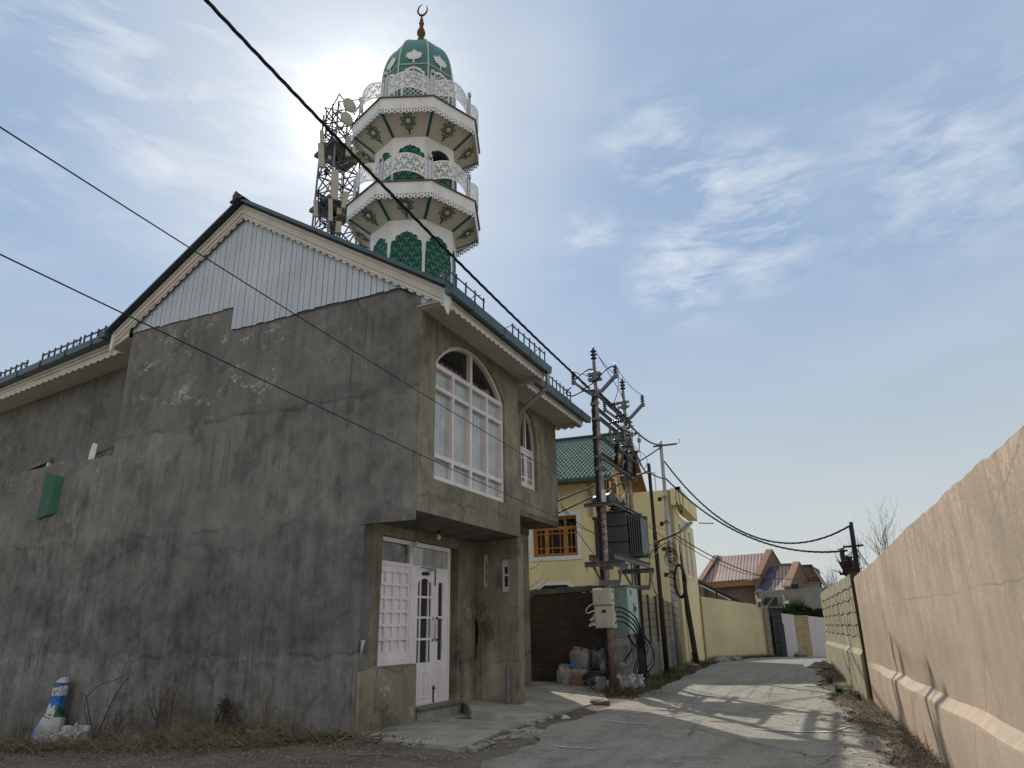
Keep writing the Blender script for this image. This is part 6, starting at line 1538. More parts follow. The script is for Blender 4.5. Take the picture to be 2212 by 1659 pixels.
# ---------- right-hand side: beige wall with a sloped ledge, block wall behind
def rwx(y): return 1.359-.0779*y
RD = V(-.0779, 1, 0).normalized(); RN = V(-1, -.0779, 0).normalized()
RW = thing('beige_wall', (rwx(8), 8, 0), 'tall sunlit beige plastered wall with a sloping ledge along the right side of the lane', 'wall')
w = MB(); rnd = random.Random(21); yy = [16.05-i*.16 for i in range(190)]; k = 0; nn = 0; tn = 0
top = []
for i, y in enumerate(yy):
    x = rwx(y); zt_ = 2.26+.30*(1-math.exp(-(15.7-y)/6.0))+.004*math.sin(y*2.1)+.003*math.sin(y*5.3+1)+rnd.uniform(-.010, .007)*(1 if rnd.random() < .8 else 2.2)
    b = .05+.012*math.sin(y*1.9)
    zl = .66+.012*math.sin(y*2.7)-.004*(15-y)
    tp = max(0, min(1, (15.6-y)/2.5)); prof = [(.10*tp, -.4), (.10*tp, zl-.09), (.09*tp, zl-.05), (.0, zl+.045), (-.003, zl+.5), (-.01, zt_-.02), (-.03, zt_), (-.22, zt_+rnd.uniform(-.01, .01)), (-.25, -.4)]
    wob = .004*math.sin(y*2.1)+.002*math.sin(y*5.7)
    P = []
    for (o, z) in prof: P.append(V(x, y, z)+RN*(o-.10*tp+wob*(1 if o > -.2 else 0)))
    w.v += P
m_ = 9
for i in range(len(yy)-1):
    for j in range(m_-1): a = i*m_+j; w.f.append([a, a+m_, a+m_+1, a+1])
w.f.append(list(range(m_-1, -1, -1)))
w2 = MB(); w2.v = list(w.v); w2.f = [f for f in w.f if len(f) > 4 or (f[0] % m_) != 2]
w3 = MB(); w3.v = list(w.v); w3.f = [f for f in w.f if len(f) == 4 and (f[0] % m_) == 2]
w2.build('wall_body', 'beige_wall', RW, True); w3.build('sloped_ledge', 'pink_ledge', RW, True)
KW = thing('weathered_block_wall', (-.4, 22, 0), 'olive-grey weathered block wall with raised wavy joints beyond the beige wall', 'wall')
p, q = V(.10, 16.28, 0), V(-.95, 28.4, 0); d = (q-p).normalized(); nl = V(-d.y, d.x, 0)
w = MB(); rough_top(w, q, p, .26, -.4, 2.42, 2.36, 31, 60, .012, -nl); w.build('wall_body', 'block_wall', KW)
w = MB()
w.add([p+nl*.09+V(0, 0, -.4), q+nl*.09+V(0, 0, -.4), q+nl*.09+V(0, 0, .74), p+nl*.09+V(0, 0, .80), p+nl*.002+V(0, 0, -.4), q+nl*.002+V(0, 0, -.4), q+nl*.002+V(0, 0, .83), p+nl*.002+V(0, 0, .90)], [[0, 3, 2, 1], [3, 7, 6, 2], [0, 4, 7, 3], [1, 2, 6, 5]]); w.build('plinth', 'block_wall', KW)
w = MB(); rnd = random.Random(5)
for zz in (1.14, 1.36, 1.62, 1.88, 2.12):
    pts = [p.lerp(q, i/50)+V(0, 0, zz+.018*math.sin(i*.9+zz*9)+rnd.uniform(-.006, .006))+nl*.004 for i in range(51)]; w.tube(pts, [.011+.005*math.sin(i*.7+zz) for i in range(51)], 5)
for j, zz in enumerate((1.14, 1.36, 1.62, 1.88)):
    for i in range(1, 15): c = p.lerp(q, (i+.5*(j % 2))/15.6); w.tube([c+V(0, 0, zz+.02)+nl*.002, c+V(0, .02, zz+.23)+nl*.002], .005, 4)
w.build('joints', 'joint', KW)
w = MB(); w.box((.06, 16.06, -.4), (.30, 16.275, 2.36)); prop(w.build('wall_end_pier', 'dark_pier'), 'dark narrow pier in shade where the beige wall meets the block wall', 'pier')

# ============================================================ far brick house
FH = thing('brick_house', (-6, 52, 0), 'brown brick house with purple-brown striped metal roofs and terracotta gable copings beyond the gate', 'house')
def fy(px, py, y): return aty(px, py, y)
n = NT('striped_roof_sheet'); x, y, z = n.sep()
v = n.math('FRACT', n.math('MULTIPLY', x, 4.6)); st = n.math('GREATER_THAN', v, .58)
c = n.mix(st, (.33, .215, .18), (.075, .048, .055)); c = n.mix(n.mrange(n.noise(.9, 3), .4, .65, 0, .35), c, (.36, .25, .20)); n.bump(v, .5, .03); M['striped_roof'] = n.done(c, .45, 0, .4)
M['purple_roof'] = simple('dark_violet_sheet', (.040, .036, .075), .2, 6, .4)
def roofpoly(name, pts, mat, t=.06):
    w = MB(); pts = [Vector(p) for p in pts]; m = len(pts); w.add(pts+[p-V(0, 0, t) for p in pts], [list(range(m)), list(range(2*m-1, m-1, -1))]+[[(i+1) % m, i, m+i, m+(i+1) % m] for i in range(m)]); return w.build(name, mat, FH)
E1, R1 = 49.0, 52.0
a, b, c, d_ = fy(1505, 1259, E1), fy(1634, 1249, E1), fy(1661, 1194, R1), fy(1580, 1198, R1)
roofpoly('striped_roof', [a, b, c, fy(1552, 1202, R1)], 'striped_roof'); roofpoly('roof_edge_strip', [a+V(0, -.03, .035), a.lerp(b, .10)+V(0, -.03, .035), fy(1556, 1201, R1).lerp(c, .02)+V(0, -.03, .035), fy(1550, 1202, R1)+V(0, -.03, .035)], 'purple_roof', .02)
w = MB(); w.box((a.x-.3, E1+.4, 0), (b.x+.2, E1+.7, (a.z+b.z)/2)); w.box((a.x-.3, R1-.1, 0), (b.x+.5, R1+.2, b.z)); w.build('front_wall', 'far_brick', FH)
w = MB(); w.beam(V(a.x-.2, E1+.03, a.z-.25), V(b.x, E1+.03, b.z-.25), .15, .32); w.build('eave_board', 'brown_soffit', FH)
w = MB(); w.box((a.x-.3, E1+.36, a.z-1.5), (b.x+2, E1+.395, a.z-1.32)); w.build('brick_band', 'terracotta', FH)
def gable(px0, py0, px1, py1, wd, zfoot, lo=E1, hi=R1, back=None):
    """raised gable parapet: brick with a terracotta coping running from eave to ridge and down behind"""
    p0 = fy(px0, py0, lo-.15); p1 = fy(px1, py1, hi); p1.x = p0.x+ (p1.x-p0.x)
    x0 = (p0.x+p1.x)/2 if False else p0.x
    w = MB(); bk = V(p1.x+.1, 2*hi-lo, p0.z)
    pts = [(p0.y, zfoot), (p0.y, p0.z), (p1.y, p1.z), (2*p1.y-p0.y, p0.z), (2*p1.y-p0.y, zfoot)]
    dx = p1.x-p0.x; sh = dx/(p1.y-p0.y)
    def Q(y, z, o): return V(p0.x+sh*(y-p0.y)+o, y, z)
    m = len(pts); w.add([Q(y, z, 0) for y, z in pts]+[Q(y, z, -wd) for y, z in pts], [[0, 1, 2, 3, 4], [9, 8, 7, 6, 5]]+[[(i+1) % m, i, m+i, m+(i+1) % m] for i in range(m)]); g = w.build('gable_parapet', 'far_brick', FH)
    w = MB()
    for (ya, za, yb, zb) in ((p0.y-.1, p0.z-.05, p1.y, p1.z+.02), (p1.y, p1.z+.02, 2*p1.y-p0.y, p0.z)):
        w.add([Q(ya, za+.02, .05), Q(yb, zb+.02, .05), Q(yb, zb+.02, -wd-.05), Q(ya, za+.02, -wd-.05), Q(ya, za+.11, .05), Q(yb, zb+.11, .05), Q(yb, zb+.11, -wd-.05), Q(ya, za+.11, -wd-.05)], [[0, 1, 2, 3], [7, 6, 5, 4], [0, 4, 5, 1], [1, 5, 6, 2], [2, 6, 7, 3], [3, 7, 4, 0]])
    w.build('coping', 'terracotta', g)
gable(1517, 1254, 1550, 1203, .22, 0); gable(1639, 1251, 1667, 1190, .30, 0)
E2, R2 = 48.0, 51.0
a2, b2 = fy(1630, 1281, E2), fy(1699, 1274, E2); c2, d2 = fy(1716, 1222, R2), fy(1664, 1226, R2)
roofpoly('striped_roof', [a2, b2, c2, d2], 'striped_roof'); roofpoly('roof_edge_strip', [a2+V(0, -.03, .035), a2.lerp(b2, .42)+V(0, -.03, .035), d2.lerp(c2, .36)+V(0, -.03, .035), d2+V(0, -.03, .035)], 'purple_roof', .02)
gable(1706, 1268, 1726, 1217, .32, 0, E2, R2)
w = MB(); w.box((a2.x, E2+.4, 0), (b2.x+.2, E2+.7, a2.z-.15)); w.box((a2.x+1.2, R2+.1, 0), (b2.x+.3, R2+.4, c2.z+.18)); w.build('front_wall', 'far_brick', FH)
w = MB(); w.box((a2.x+.1, E2-.05, a2.z-.34), (b2.x, E2+.1, a2.z-.07)); w.build('eave_board', 'brown_soffit', FH)
w = MB(); p = fy(1632, 1285, 47.9); w.tube([p, p+V(.05, 0, -.5), p+V(.3, 0, -.8), p+V(.3, 0, -1.5), p+V(-.6, 0, -1.55), p+V(-.6, 0, -2.6)], .04, 6); w.build('downpipe', 'white_trim', FH)
for (px0, px1, py0, py1, yy_) in ((1562, 1604, 1298, 1325, E1+.35), (1626, 1655, 1304, 1328, E2+.35)):
    a_ = fy(px0, py0, yy_); b_ = fy(px1, py1+14, yy_); w = MB(); w.box((a_.x, yy_-.08, b_.z), (b_.x, yy_-.002, a_.z)); q = w.build('window_surround', 'terracotta', FH)
    w = MB(); m_ = .16; w.box((a_.x+m_, yy_-.12, b_.z), (b_.x-m_, yy_-.081, a_.z-m_)); q2 = w.build('window_frame', 'wood_brown', q)
    w = MB(); cx = (a_.x+b_.x)/2; w.box((a_.x+m_+.08, yy_-.135, b_.z), (cx-.18, yy_-.121, a_.z-m_-.08)); w.box((cx+.18, yy_-.135, b_.z), (b_.x-m_-.08, yy_-.121, a_.z-m_-.08)); w.build('pane', 'dark_glass', q)
# third wing with its own gable to the right
T3 = thing('brick_wing', (-2, 54, 0), 'smaller brown brick wing with a dark sloping roof right of the striped house', 'house')
a, b, c = fy(1727, 1226, 54), fy(1756, 1225, 54), fy(1776, 1265, 52)
w = MB(); w.add([V(a.x, 53, 0), V(b.x, 53, 0), V(b.x, 53, b.z), V(a.x, 53, a.z), V(a.x, 57, 0), V(b.x+.3, 57, 0), V(b.x+.3, 57, b.z), V(a.x, 57, a.z)], [[0, 1, 2, 3], [1, 5, 6, 2], [3, 2, 6, 7]]); w.build('wing_wall', 'far_brick', T3)
w = MB(); w.add([V(b.x-.1, 52.9, b.z+.1), V(b.x+.05, 57, b.z+.15), V(c.x+.3, 57, c.z), V(c.x+.1, 52.0, c.z), V(b.x-.1, 52.9, b.z+.02), V(b.x+.05, 57, b.z+.05), V(c.x+.3, 57, c.z-.1), V(c.x+.1, 52.0, c.z-.1)], [[0, 3, 2, 1], [4, 5, 6, 7], [0, 4, 7, 3], [3, 7, 6, 2]]); w.box((a.x-.05, 52.9, a.z), (b.x, 57, a.z+.10)); w.build('wing_roof', 'roof_dark', T3)
w = MB(); w.add([V(b.x, 52.95, 0), V(c.x, 52.4, 0), V(c.x, 52.4, c.z-.1), V(b.x, 52.95, b.z)], [[0, 1, 2, 3]]); w.build('gable_wall', 'terracotta', T3)
p = fy(1733, 1258, 51.5); q = fy(1772, 1272, 51.5); w = MB(); w.box((p.x, 51.3, q.z-.25), (q.x, 52.3, p.z-.05)); w.build('balcony', 'cement_wall', T3)
w = MB(); w.box((p.x, 51.25, q.z-.32), (q.x+.1, 52.3, q.z-.251)); w.box((p.x+.2, 51.25, p.z-.1), (q.x+.15, 52.3, p.z+.0)); w.build('balcony_slab', 'brown_soffit', T3)
w = MB(); p = fy(1709, 1262, 47.7); w.box((p.x, 47.6, p.z-.9), (p.x+.4, 47.7, p.z)); w.build('arched_opening', 'core_dark', T3)
# cement outbuilding and yard wall in front of it
w = MB(); p = fy(1622, 1284, 42); q = fy(1790, 1272, 42); 
w.plate([(fy(1640, 1300, 42).x, -.2), (fy(1830, 1300, 42).x, -.2), (fy(1830, 1268, 42).x, fy(1800, 1268, 42).z), (fy(1770, 1268, 42).x, fy(1770, 1269, 42).z), (fy(1640, 1283, 42).x, fy(1640, 1277, 42).z)], [], (0, 42, 0), (1, 0, 0), (0, 0, 1), .25)
prop(w.build('cement_outbuilding', 'cement_wall'), 'plain grey cement wall of an outbuilding behind the palms', 'wall')
w = MB(); p = fy(1632, 1320, 40.5); q = fy(1655, 1284, 40.5); w.beam(p, q, .10, .10); w.beam(p+V(.35, 0, -.1), q+V(.35, 0, -.15), .10, .10); prop(w.build('leaning_props', 'wood_grey'), 'two leaning poles in front of the grey outbuilding', 'timber')
w = MB(); p = fy(1652, 1330, 41.5); q = fy(1670, 1290, 41.5); w.box((p.x, 41.4, -.2), (q.x+.2, 41.5, q.z)); prop(w.build('blue_door', 'door_navy'), 'dark blue doorway beside the leaning poles', 'door')
# dark shade frame over the yellow wall
PG = thing('shade_frame', (-5, 38, 0), 'black metal lean-to frame with slats showing above the yellow boundary wall', 'shed roof')
a, b = fy(1506, 1256, 36.0), fy(1600, 1301, 36.0); a1, b1 = fy(1510, 1290, 37.5), fy(1580, 1303, 37.5)
w = MB(); w.beam(a, b, .08, .08); w.beam(a+V(0, 1.6, -.05), b+V(-.2, 1.6, -.05), .08, .08)
for t in (0, .22, .44, .66, .9): c = a.lerp(b, t); w.beam(c+V(0, -.05, .05), c+V(0, 1.8, .0), .07, .07)
for t in (.02, .45, .8): c = a.lerp(b, t); w.tube([c, V(c.x, c.y, .5)], .04, 6)
w.build('frame', 'black_iron', PG)
w = MB()
for i in range(9): c = a.lerp(b, .06+i*.105); w.cbox(c+V(0, .9, -.16), (b-a).normalized()*.17, V(0, .8, 0), V(0, 0, .012))
w.build('slats', 'galv', PG)
# ============================================================ ground, lane, slabs
def axis(lo, hi, fine_lo, fine_hi, fs, cs):
    out = []; v = lo
    while v < hi:
        out.append(v)
        dd = 0 if fine_lo <= v <= fine_hi else min(abs(v-fine_lo), abs(v-fine_hi))
        v += fs+dd*cs
    out.append(hi); return out
xs = axis(-600, 600, -18, 3, .28, .22); ys = axis(-60, 1200, 3, 40, .28, .22)
w = MB()
for y in ys:
    for x in xs: w.v.append(V(x, y, gz(x, y)-.012+.015*math.sin(x*5.1+y*3.7)*math.sin(x*2.3-y*4.9)))
nx = len(xs)
for j in range(len(ys)-1):
    for i in range(nx-1): a = j*nx+i; w.f.append([a, a+1, a+nx+1, a+nx])
prop(w.build('ground', 'dirt', smooth=True), kind='structure')
# lane surface: ragged edges
LE = [(2, -2.7), (5, -3.3), (7.7, -3.86), (9.25, -4.09), (10.8, -4.33), (12, -4.36), (13.1, -4.30), (15.6, -4.35), (19.35, -4.6), (24.1, -4.85), (29, -5.1), (32, -5.1), (34.0, -4.2), (35.4, -2.9)]
RE = [(2, 1.1), (5, .72), (8, .40), (10, .15), (12.5, -.15), (15, -.45), (18, -.75), (21, -1.0), (24, -1.15), (27, -1.25), (30, -1.25), (33, -1.2), (35.4, -1.2)]
def ip(T, y):
    for (y0, v0), (y1, v1) in zip(T, T[1:]):
        if y0 <= y <= y1: return v0+(v1-v0)*(y-y0)/(y1-y0)
    return T[0][1] if y < T[0][0] else T[-1][1]
w = MB(); n_ = 26; y = 2.0; rows = []
while y < 35.4:
    rows.append(y); y += .22
rnd = random.Random(77)
for y in rows:
    a = ip(LE, y)+.10*math.sin(y*2.2)+.05*math.sin(y*6.1)+rnd.uniform(-.03, .03); b = ip(RE, y)+.10*math.sin(y*1.7+2)+.06*math.sin(y*5.3)+rnd.uniform(-.03, .03)
    for i in range(n_+1):
        t = i/n_; x = a+(b-a)*t; e = min(t, 1-t)
        w.v.append(V(x, y, gz(x, y)+.010+.03*sstep(0, .05, e)+.012*sstep(0, .5, e)))
for j in range(len(rows)-1):
    for i in range(n_): a = j*(n_+1)+i; w.f.append([a, a+1, a+n_+2, a+n_+1])
prop(w.build('road', 'road', smooth=True), kind='structure')
def roadz(x, y):
    a, b = ip(LE, y), ip(RE, y); t = (x-a)/(b-a); e = max(0, min(t, 1-t)); return gz(x, y)+.010+.03*sstep(0, .05, e)+.012*sstep(0, .5, e)
# faint white cross lines left on the lane
w = MB()
def cross(px0, py0, px1, py1, wd):
    a = atz(px0, py0, 0.0); b = atz(px1, py1, 0.0); n = 14
    for i in range(n):
        if rnd.random() < .10: continue
        p = a.lerp(b, i/n); q = a.lerp(b, (i+1)/n); h = wd*rnd.uniform(.7, 1.2)/2
        w.add([(p.x, p.y-h, roadz(p.x, p.y)+.010), (q.x, q.y-h, roadz(q.x, q.y)+.010), (q.x, q.y+h, roadz(q.x, q.y)+.010), (p.x, p.y+h, roadz(p.x, p.y)+.010)], [[0, 1, 2, 3]])
for c in ((1196, 1613, 1290, 1618, .05), (1296, 1562, 1400, 1566, .06), (1640, 1541, 1765, 1545, .07), (1630, 1574, 1800, 1582, .07), (1800, 1581, 1855, 1570, .07), (1530, 1483, 1570, 1484, .10), (1310, 1540, 1395, 1543, .05), (1660, 1497, 1710, 1498, .10), (1710, 1487, 1760, 1483, .10)): cross(*c)
prop(w.build('road_markings', 'mark'), kind='structure')
# concrete aprons in front of the door: a low one and one a step higher
def slab(name, outline, zfun, h, mat, seed):
    w = MB(); rnd = random.Random(seed); top = []
    pts = []
    for i in range(len(outline)):
        p, q = V(*outline[i], 0), V(*outline[(i+1) % len(outline)], 0); L = (q-p).length; m = max(1, int(L/.18))
        for k in range(m): c = p.lerp(q, k/m); j = .025 if len(outline[i]) == 2 else 0; pts.append(c+V(rnd.uniform(-j, j), rnd.uniform(-j, j), 0))
    ol = [(p.x, p.y) for p in pts]
    w.plate(ol, [], (0, 0, 0), (1, 0, 0), (0, 1, 0), h)
    for v in w.v: v.z += zfun(v.x, v.y)
    o = w.build(name, mat, bevel=.012); return prop(o, kind='structure')
P = lambda px, py, z=0.0: (lambda v: (v.x, v.y))(atz(px, py, z))
slab('pavement', [(XL-.1, YL+.0), P(800, 1600), P(900, 1611), P(990, 1621), P(1018, 1617), P(1030, 1606), P(1060, 1593), P(1085, 1580), P(1110, 1572), P(1150, 1560), P(1180, 1550), (-5.35, 12.7), (-5.5, 12.9), (XL-.1, 12.9)], lambda x, y: .03-.012*(y-9), .25, 'slab', 3)
slab('pavement', [P(1102, 1586), P(1125, 1591), P(1150, 1590), P(1168, 1585), P(1182, 1577), P(1190, 1569), P(1172, 1562), P(1140, 1568), P(1112, 1577)], lambda x, y: .0-.02*(x+5.4), .05, 'slab', 5)
slab('raised_pavement', [(XL-.1, 12.55), P(1022, 1534, .15), P(1100, 1536, .14), P(1178, 1540, .06), P(1225, 1532, .03), P(1262, 1524, .02), P(1295, 1517, .02), P(1315, 1511, .02), (-5.20, 16.0), (-5.5, 16.8), (-7.2, 17.6), (-10.5, 17.6), (-10.5, YM), (XL-.1, YM)], lambda x, y: .155-.135*sstep(-6.0, -4.9, x), .28, 'slab', 8)
# broken lumps along the apron edge, stones and kerb pieces
def stone(c, s, seed, label, mat='stone', cat='stone', grp='loose stones along the lane', flat=.5):
    w = MB(); rnd = random.Random(seed)
    bm = bmesh.new(); bmesh.ops.create_icosphere(bm, subdivisions=2, radius=1)
    for v in bm.verts:
        u = v.co.normalized(); f = 1+.22*math.sin(u.x*3+seed)+.18*math.sin(u.y*4+seed*2)+.15*math.sin(u.z*5+seed*3)+rnd.uniform(-.07, .07)
        v.co = V(u.x*s*f, u.y*s*f*.8, max(-.3*s, u.z*s*flat*f))
    w.add([v.co+Vector(c) for v in bm.verts], [[v.index for v in f.verts] for f in bm.faces]); bm.free()
    return prop(w.build('stone', mat), label, cat, grp)
def st(px, py, s, label, seed, mat='stone'):
    p = atz(px, py, 0.0); stone(V(p.x, p.y, gz(p.x, p.y)+s*.15), s, seed, label, mat)
st(1782, 1556, .085, 'single pale stone on the lane near the beige wall', 3); st(1775, 1448, .34, 'large grey stone at the far foot of the block wall', 5); st(1482, 1436, .40, 'squared stone block beside the foot of the silver pole', 7)
st(1560, 1430, .38, 'long flat grey stone under the yellow boundary wall', 9); st(1585, 1429, .30, 'smaller flat stone under the yellow boundary wall', 12); st(1730, 1421, .34, 'dark stone at the foot of the straw-coloured plank panel', 14)
st(1208, 1548, .09, 'broken stone at the tip of the raised slab', 21); st(1222, 1552, .07, 'small pale stone just right of the raised slab tip', 22, 'paper'); st(1298, 1522, .16, 'flat pale stone before the front tubular pole', 23); st(1795, 1500, .12, 'pale flat stone by the leafy plant under the block wall', 25)
st(1830, 1496, .13, 'grey stone right of the leafy plant under the block wall', 26); st(1500, 1445, .28, 'sloping concrete fragment left of the lane near the leaning pole', 27)
for k in range(26):
    t = k/25; a_ = (1018+t*165, 1620-t*66); p_ = atz(a_[0]+random.uniform(-5, 14), a_[1]+random.uniform(-3, 7), -.02)
    stone(V(p_.x, p_.y, gz(p_.x, p_.y)), random.uniform(.03, .075), 60+k, 'crumbled concrete lump along the broken edge of the low apron', 'slab', 'rubble', 'crumbled lumps along the apron edge')
# scattered gravel
w = MB(); rnd = random.Random(13)
def peb(x, y, s, z):
    a = rnd.uniform(0, 6.28); k = len(w.v)
    P_ = [V(math.cos(a+i*1.57)*s*rnd.uniform(.7, 1.2), math.sin(a+i*1.57)*s*rnd.uniform(.7, 1.2), 0) for i in range(4)]
    c = V(x, y, z); w.add([c+p for p in P_]+[c+V(rnd.uniform(-.2, .2)*s, rnd.uniform(-.2, .2)*s, s*.8)], [[0, 1, 4], [1, 2, 4], [2, 3, 4], [3, 0, 4]])
for i in range(2600):
    y = 6+30*rnd.random()**1.8; side = rnd.random()
    if side < .35: x = ip(LE, y)+rnd.gauss(-.25, .25)
    elif side < .75: x = ip(RE, y)+rnd.gauss(.15, .3)
    else: x = rnd.uniform(ip(LE, y), ip(RE, y))
    if x > rwx(y)-.1: continue
    peb(x, y, rnd.uniform(.006, .02)*(1 if rnd.random() < .93 else 1.9), gz(x, y)+.03 if ip(LE, y) < x < ip(RE, y) else gz(x, y)-.004)
for i in range(3200):
    x = rnd.uniform(-13, -4.2); y = rnd.uniform(6.2, 9.3); peb(x, y, rnd.uniform(.006, .022), gz(x, y)-.004)
prop(w.build('gravel', 'stone'), 'grey gravel and crumbs scattered along the lane edges', 'gravel', kind='stuff')

# ============================================================ plants
def blade(w, p, L, wd, az, bend, n=3):
    d = V(math.cos(az), math.sin(az), 0); s = V(-d.y, d.x, 0); k = len(w.v)
    for i in range(n+1):
        t = i/n; c = p+d*(bend*L*t*t)+V(0, 0, L*(t-.35*bend*t*t)); h = wd*(1-t)*.5+.0006; w.v += [c-s*h, c+s*h]
    for i in range(n): a = k+2*i; w.f.append([a, a+1, a+3, a+2])
def straw(w, p, L, r, az, el):
    d = V(math.cos(az)*math.cos(el), math.sin(az)*math.cos(el), math.sin(el)); k = d.cross(V(0, 0, 1)); 
    pts = [p, p+d*L*.5+V(0, 0, .03*L)+k*rnd.uniform(-.08, .08)*L, p+d*L+V(0, 0, -.05*L)+k*rnd.uniform(-.15, .15)*L]
    w.tube(pts, [r, r*.8, r*.4], 4, False)
rnd = random.Random(101)
wd_ = MB(); wg = MB(); ws_ = MB()
# foot of the blank wall: matted straw and some green
for i in range(7500):
    x = rnd.uniform(-16.5, -6.75); y = YL-.05-abs(rnd.gauss(0, .62)); dens = .5+.5*math.sin(x*1.3+1)+.3*math.sin(x*3.1)
    if y < 6.6 or rnd.random() > .45+.5*dens: continue
    p = V(x, y, gz(x, y)-.01); L = rnd.uniform(.05, .20)*(1.5 if rnd.random() < .15 else 1)
    blade(wd_, p, L, .006, rnd.uniform(0, 6.28), rnd.uniform(.5, 1.6))
for i in range(2300):
    x = rnd.choice((rnd.uniform(-15.5, -6.0), rnd.gauss(-10.2, 1.6), rnd.gauss(-8.6, .6))); y = YL-.06-abs(rnd.gauss(0, .7)); p = V(x, y, gz(x, y)+rnd.uniform(0, .08))
    straw(ws_, p, rnd.uniform(.12, .55), rnd.uniform(.0025, .005), rnd.uniform(0, 6.28), rnd.uniform(-.05, .75))
for i in range(5200):
    c = rnd.choice(((-7.6, 8.75, .5, .22), (-6.9, 8.95, .18, .12), (-12.2, 8.25, .6, .2), (-9.6, 8.5, .8, .16), (-8.2, 8.6, .4, .2)))
    x = rnd.gauss(c[0], c[2]); y = min(YL-.02, rnd.gauss(c[1], c[3])); blade(wg, V(x, y, gz(x, y)-.01), rnd.uniform(.04, .13), .007, rnd.uniform(0, 6.28), rnd.uniform(.2, 1.2))
# right-hand verge
for i in range(9000):
    y = 5+29*rnd.random()**1.6; t = rnd.random()**.7; x0 = ip(RE, y)-.1; x1 = rwx(y) if y < 16.2 else .10-(y-16.28)*.0866-.1
    x = x0+(x1-x0)*t; 
    if x1-x0 < .05: continue
    cl = .5+.5*math.sin(y*2.4+x*2)+.4*math.sin(y*.9)
    if rnd.random() > cl*(.35+.65*t): continue
    p = V(x, y, gz(x, y)-.01); blade(wd_, p, rnd.uniform(.04, .15), .007, rnd.uniform(0, 6.28), rnd.uniform(.6, 1.8))
for i in range(500):
    y = 5+12*rnd.random(); x1 = rwx(y) if y < 16.2 else 0; x = x1-abs(rnd.gauss(0, .3))-.05; straw(ws_, V(x, y, gz(x, y)+.01), rnd.uniform(.08, .3), .003, rnd.uniform(0, 6.28), rnd.uniform(0, .7))
# left-hand bank by the poles
for i in range(7500):
    y = rnd.uniform(16.2, 30); x1 = ip(LE, y)+.1; x0 = -5.5-(y-17.9)*.048+.1 if y > 17.7 else -5.4
    if x0 > x1: continue
    t = rnd.random(); x = x0+(x1-x0)*t; g = math.sin(y*1.9)+math.sin(x*4+y)+.5
    p = V(x, y, gz(x, y)-.02)
    if g > .2: blade(wg, p, rnd.uniform(.06, .22), .011, rnd.uniform(0, 6.28), rnd.uniform(.3, 1.3))
    elif rnd.random() < .7: blade(wd_, p, rnd.uniform(.08, .26), .010, rnd.uniform(0, 6.28), rnd.uniform(.3, 1.5))
for i in range(1400):
    a = rnd.uniform(0, 6.28); r = abs(rnd.gauss(.25, .22)); x = PA.x+.1+r*math.cos(a)*1.6; y = PA.y-.05+r*math.sin(a); blade(wd_ if rnd.random() < .7 else wg, V(x, y, gz(x, y)-.01), rnd.uniform(.06, .30), .009, rnd.uniform(0, 6.28), rnd.uniform(.2, 1.2))
# tufts under the yellow wall
for i in range(1500):
    t = rnd.random(); c = V(-6.0, 33.2, 0).lerp(V(-3.62, 35.5, 0), t)+V(.12, -.12, 0)*rnd.uniform(.3, 3.2); blade(wg if rnd.random() < .5 else wd_, V(c.x, c.y, gz(c.x, c.y)-.01), rnd.uniform(.08, .28), .016, rnd.uniform(0, 6.28), rnd.uniform(.3, 1.2))
wl = MB()
for i in range(3800):      # fallen leaves and scraps
    q = rnd.random()
    if q < .5: x = rnd.uniform(-15.5, -5.2); y = YL-.05-abs(rnd.gauss(0, .9))
    elif q < .8: y = 5+14*rnd.random(); x = (rwx(y) if y < 16.2 else -.1)-abs(rnd.gauss(.1, .5))
    else: x = PA.x+rnd.gauss(.1, .7); y = PA.y+rnd.gauss(.2, .6)
    p = V(x, y, gz(x, y)+.012+rnd.uniform(0, .04)); a = rnd.uniform(0, 6.28); L = rnd.uniform(.012, .035); u = V(math.cos(a), math.sin(a), rnd.uniform(-.4, .4))*L; v = V(-math.sin(a), math.cos(a), rnd.uniform(-.4, .4))*L*.6
    wl.add([p-u, p+v, p+u, p-v+V(0, 0, .01)], [[0, 1, 2, 3]])
prop(wl.build('leaf_litter', 'straw_dark'), 'brown fallen leaves and scraps scattered at the foot of the walls', 'leaves', kind='stuff')
prop(wd_.build('dry_grass', 'straw'), 'matted dry grass along both edges of the lane and under the walls', 'grass', kind='stuff')
prop(wg.build('green_grass', 'grass'), 'short green grass tufts on the left bank and under the walls', 'grass', kind='stuff')
prop(ws_.build('straw_litter', 'straw'), 'loose straw stalks littering the foot of the walls', 'straw', kind='stuff')
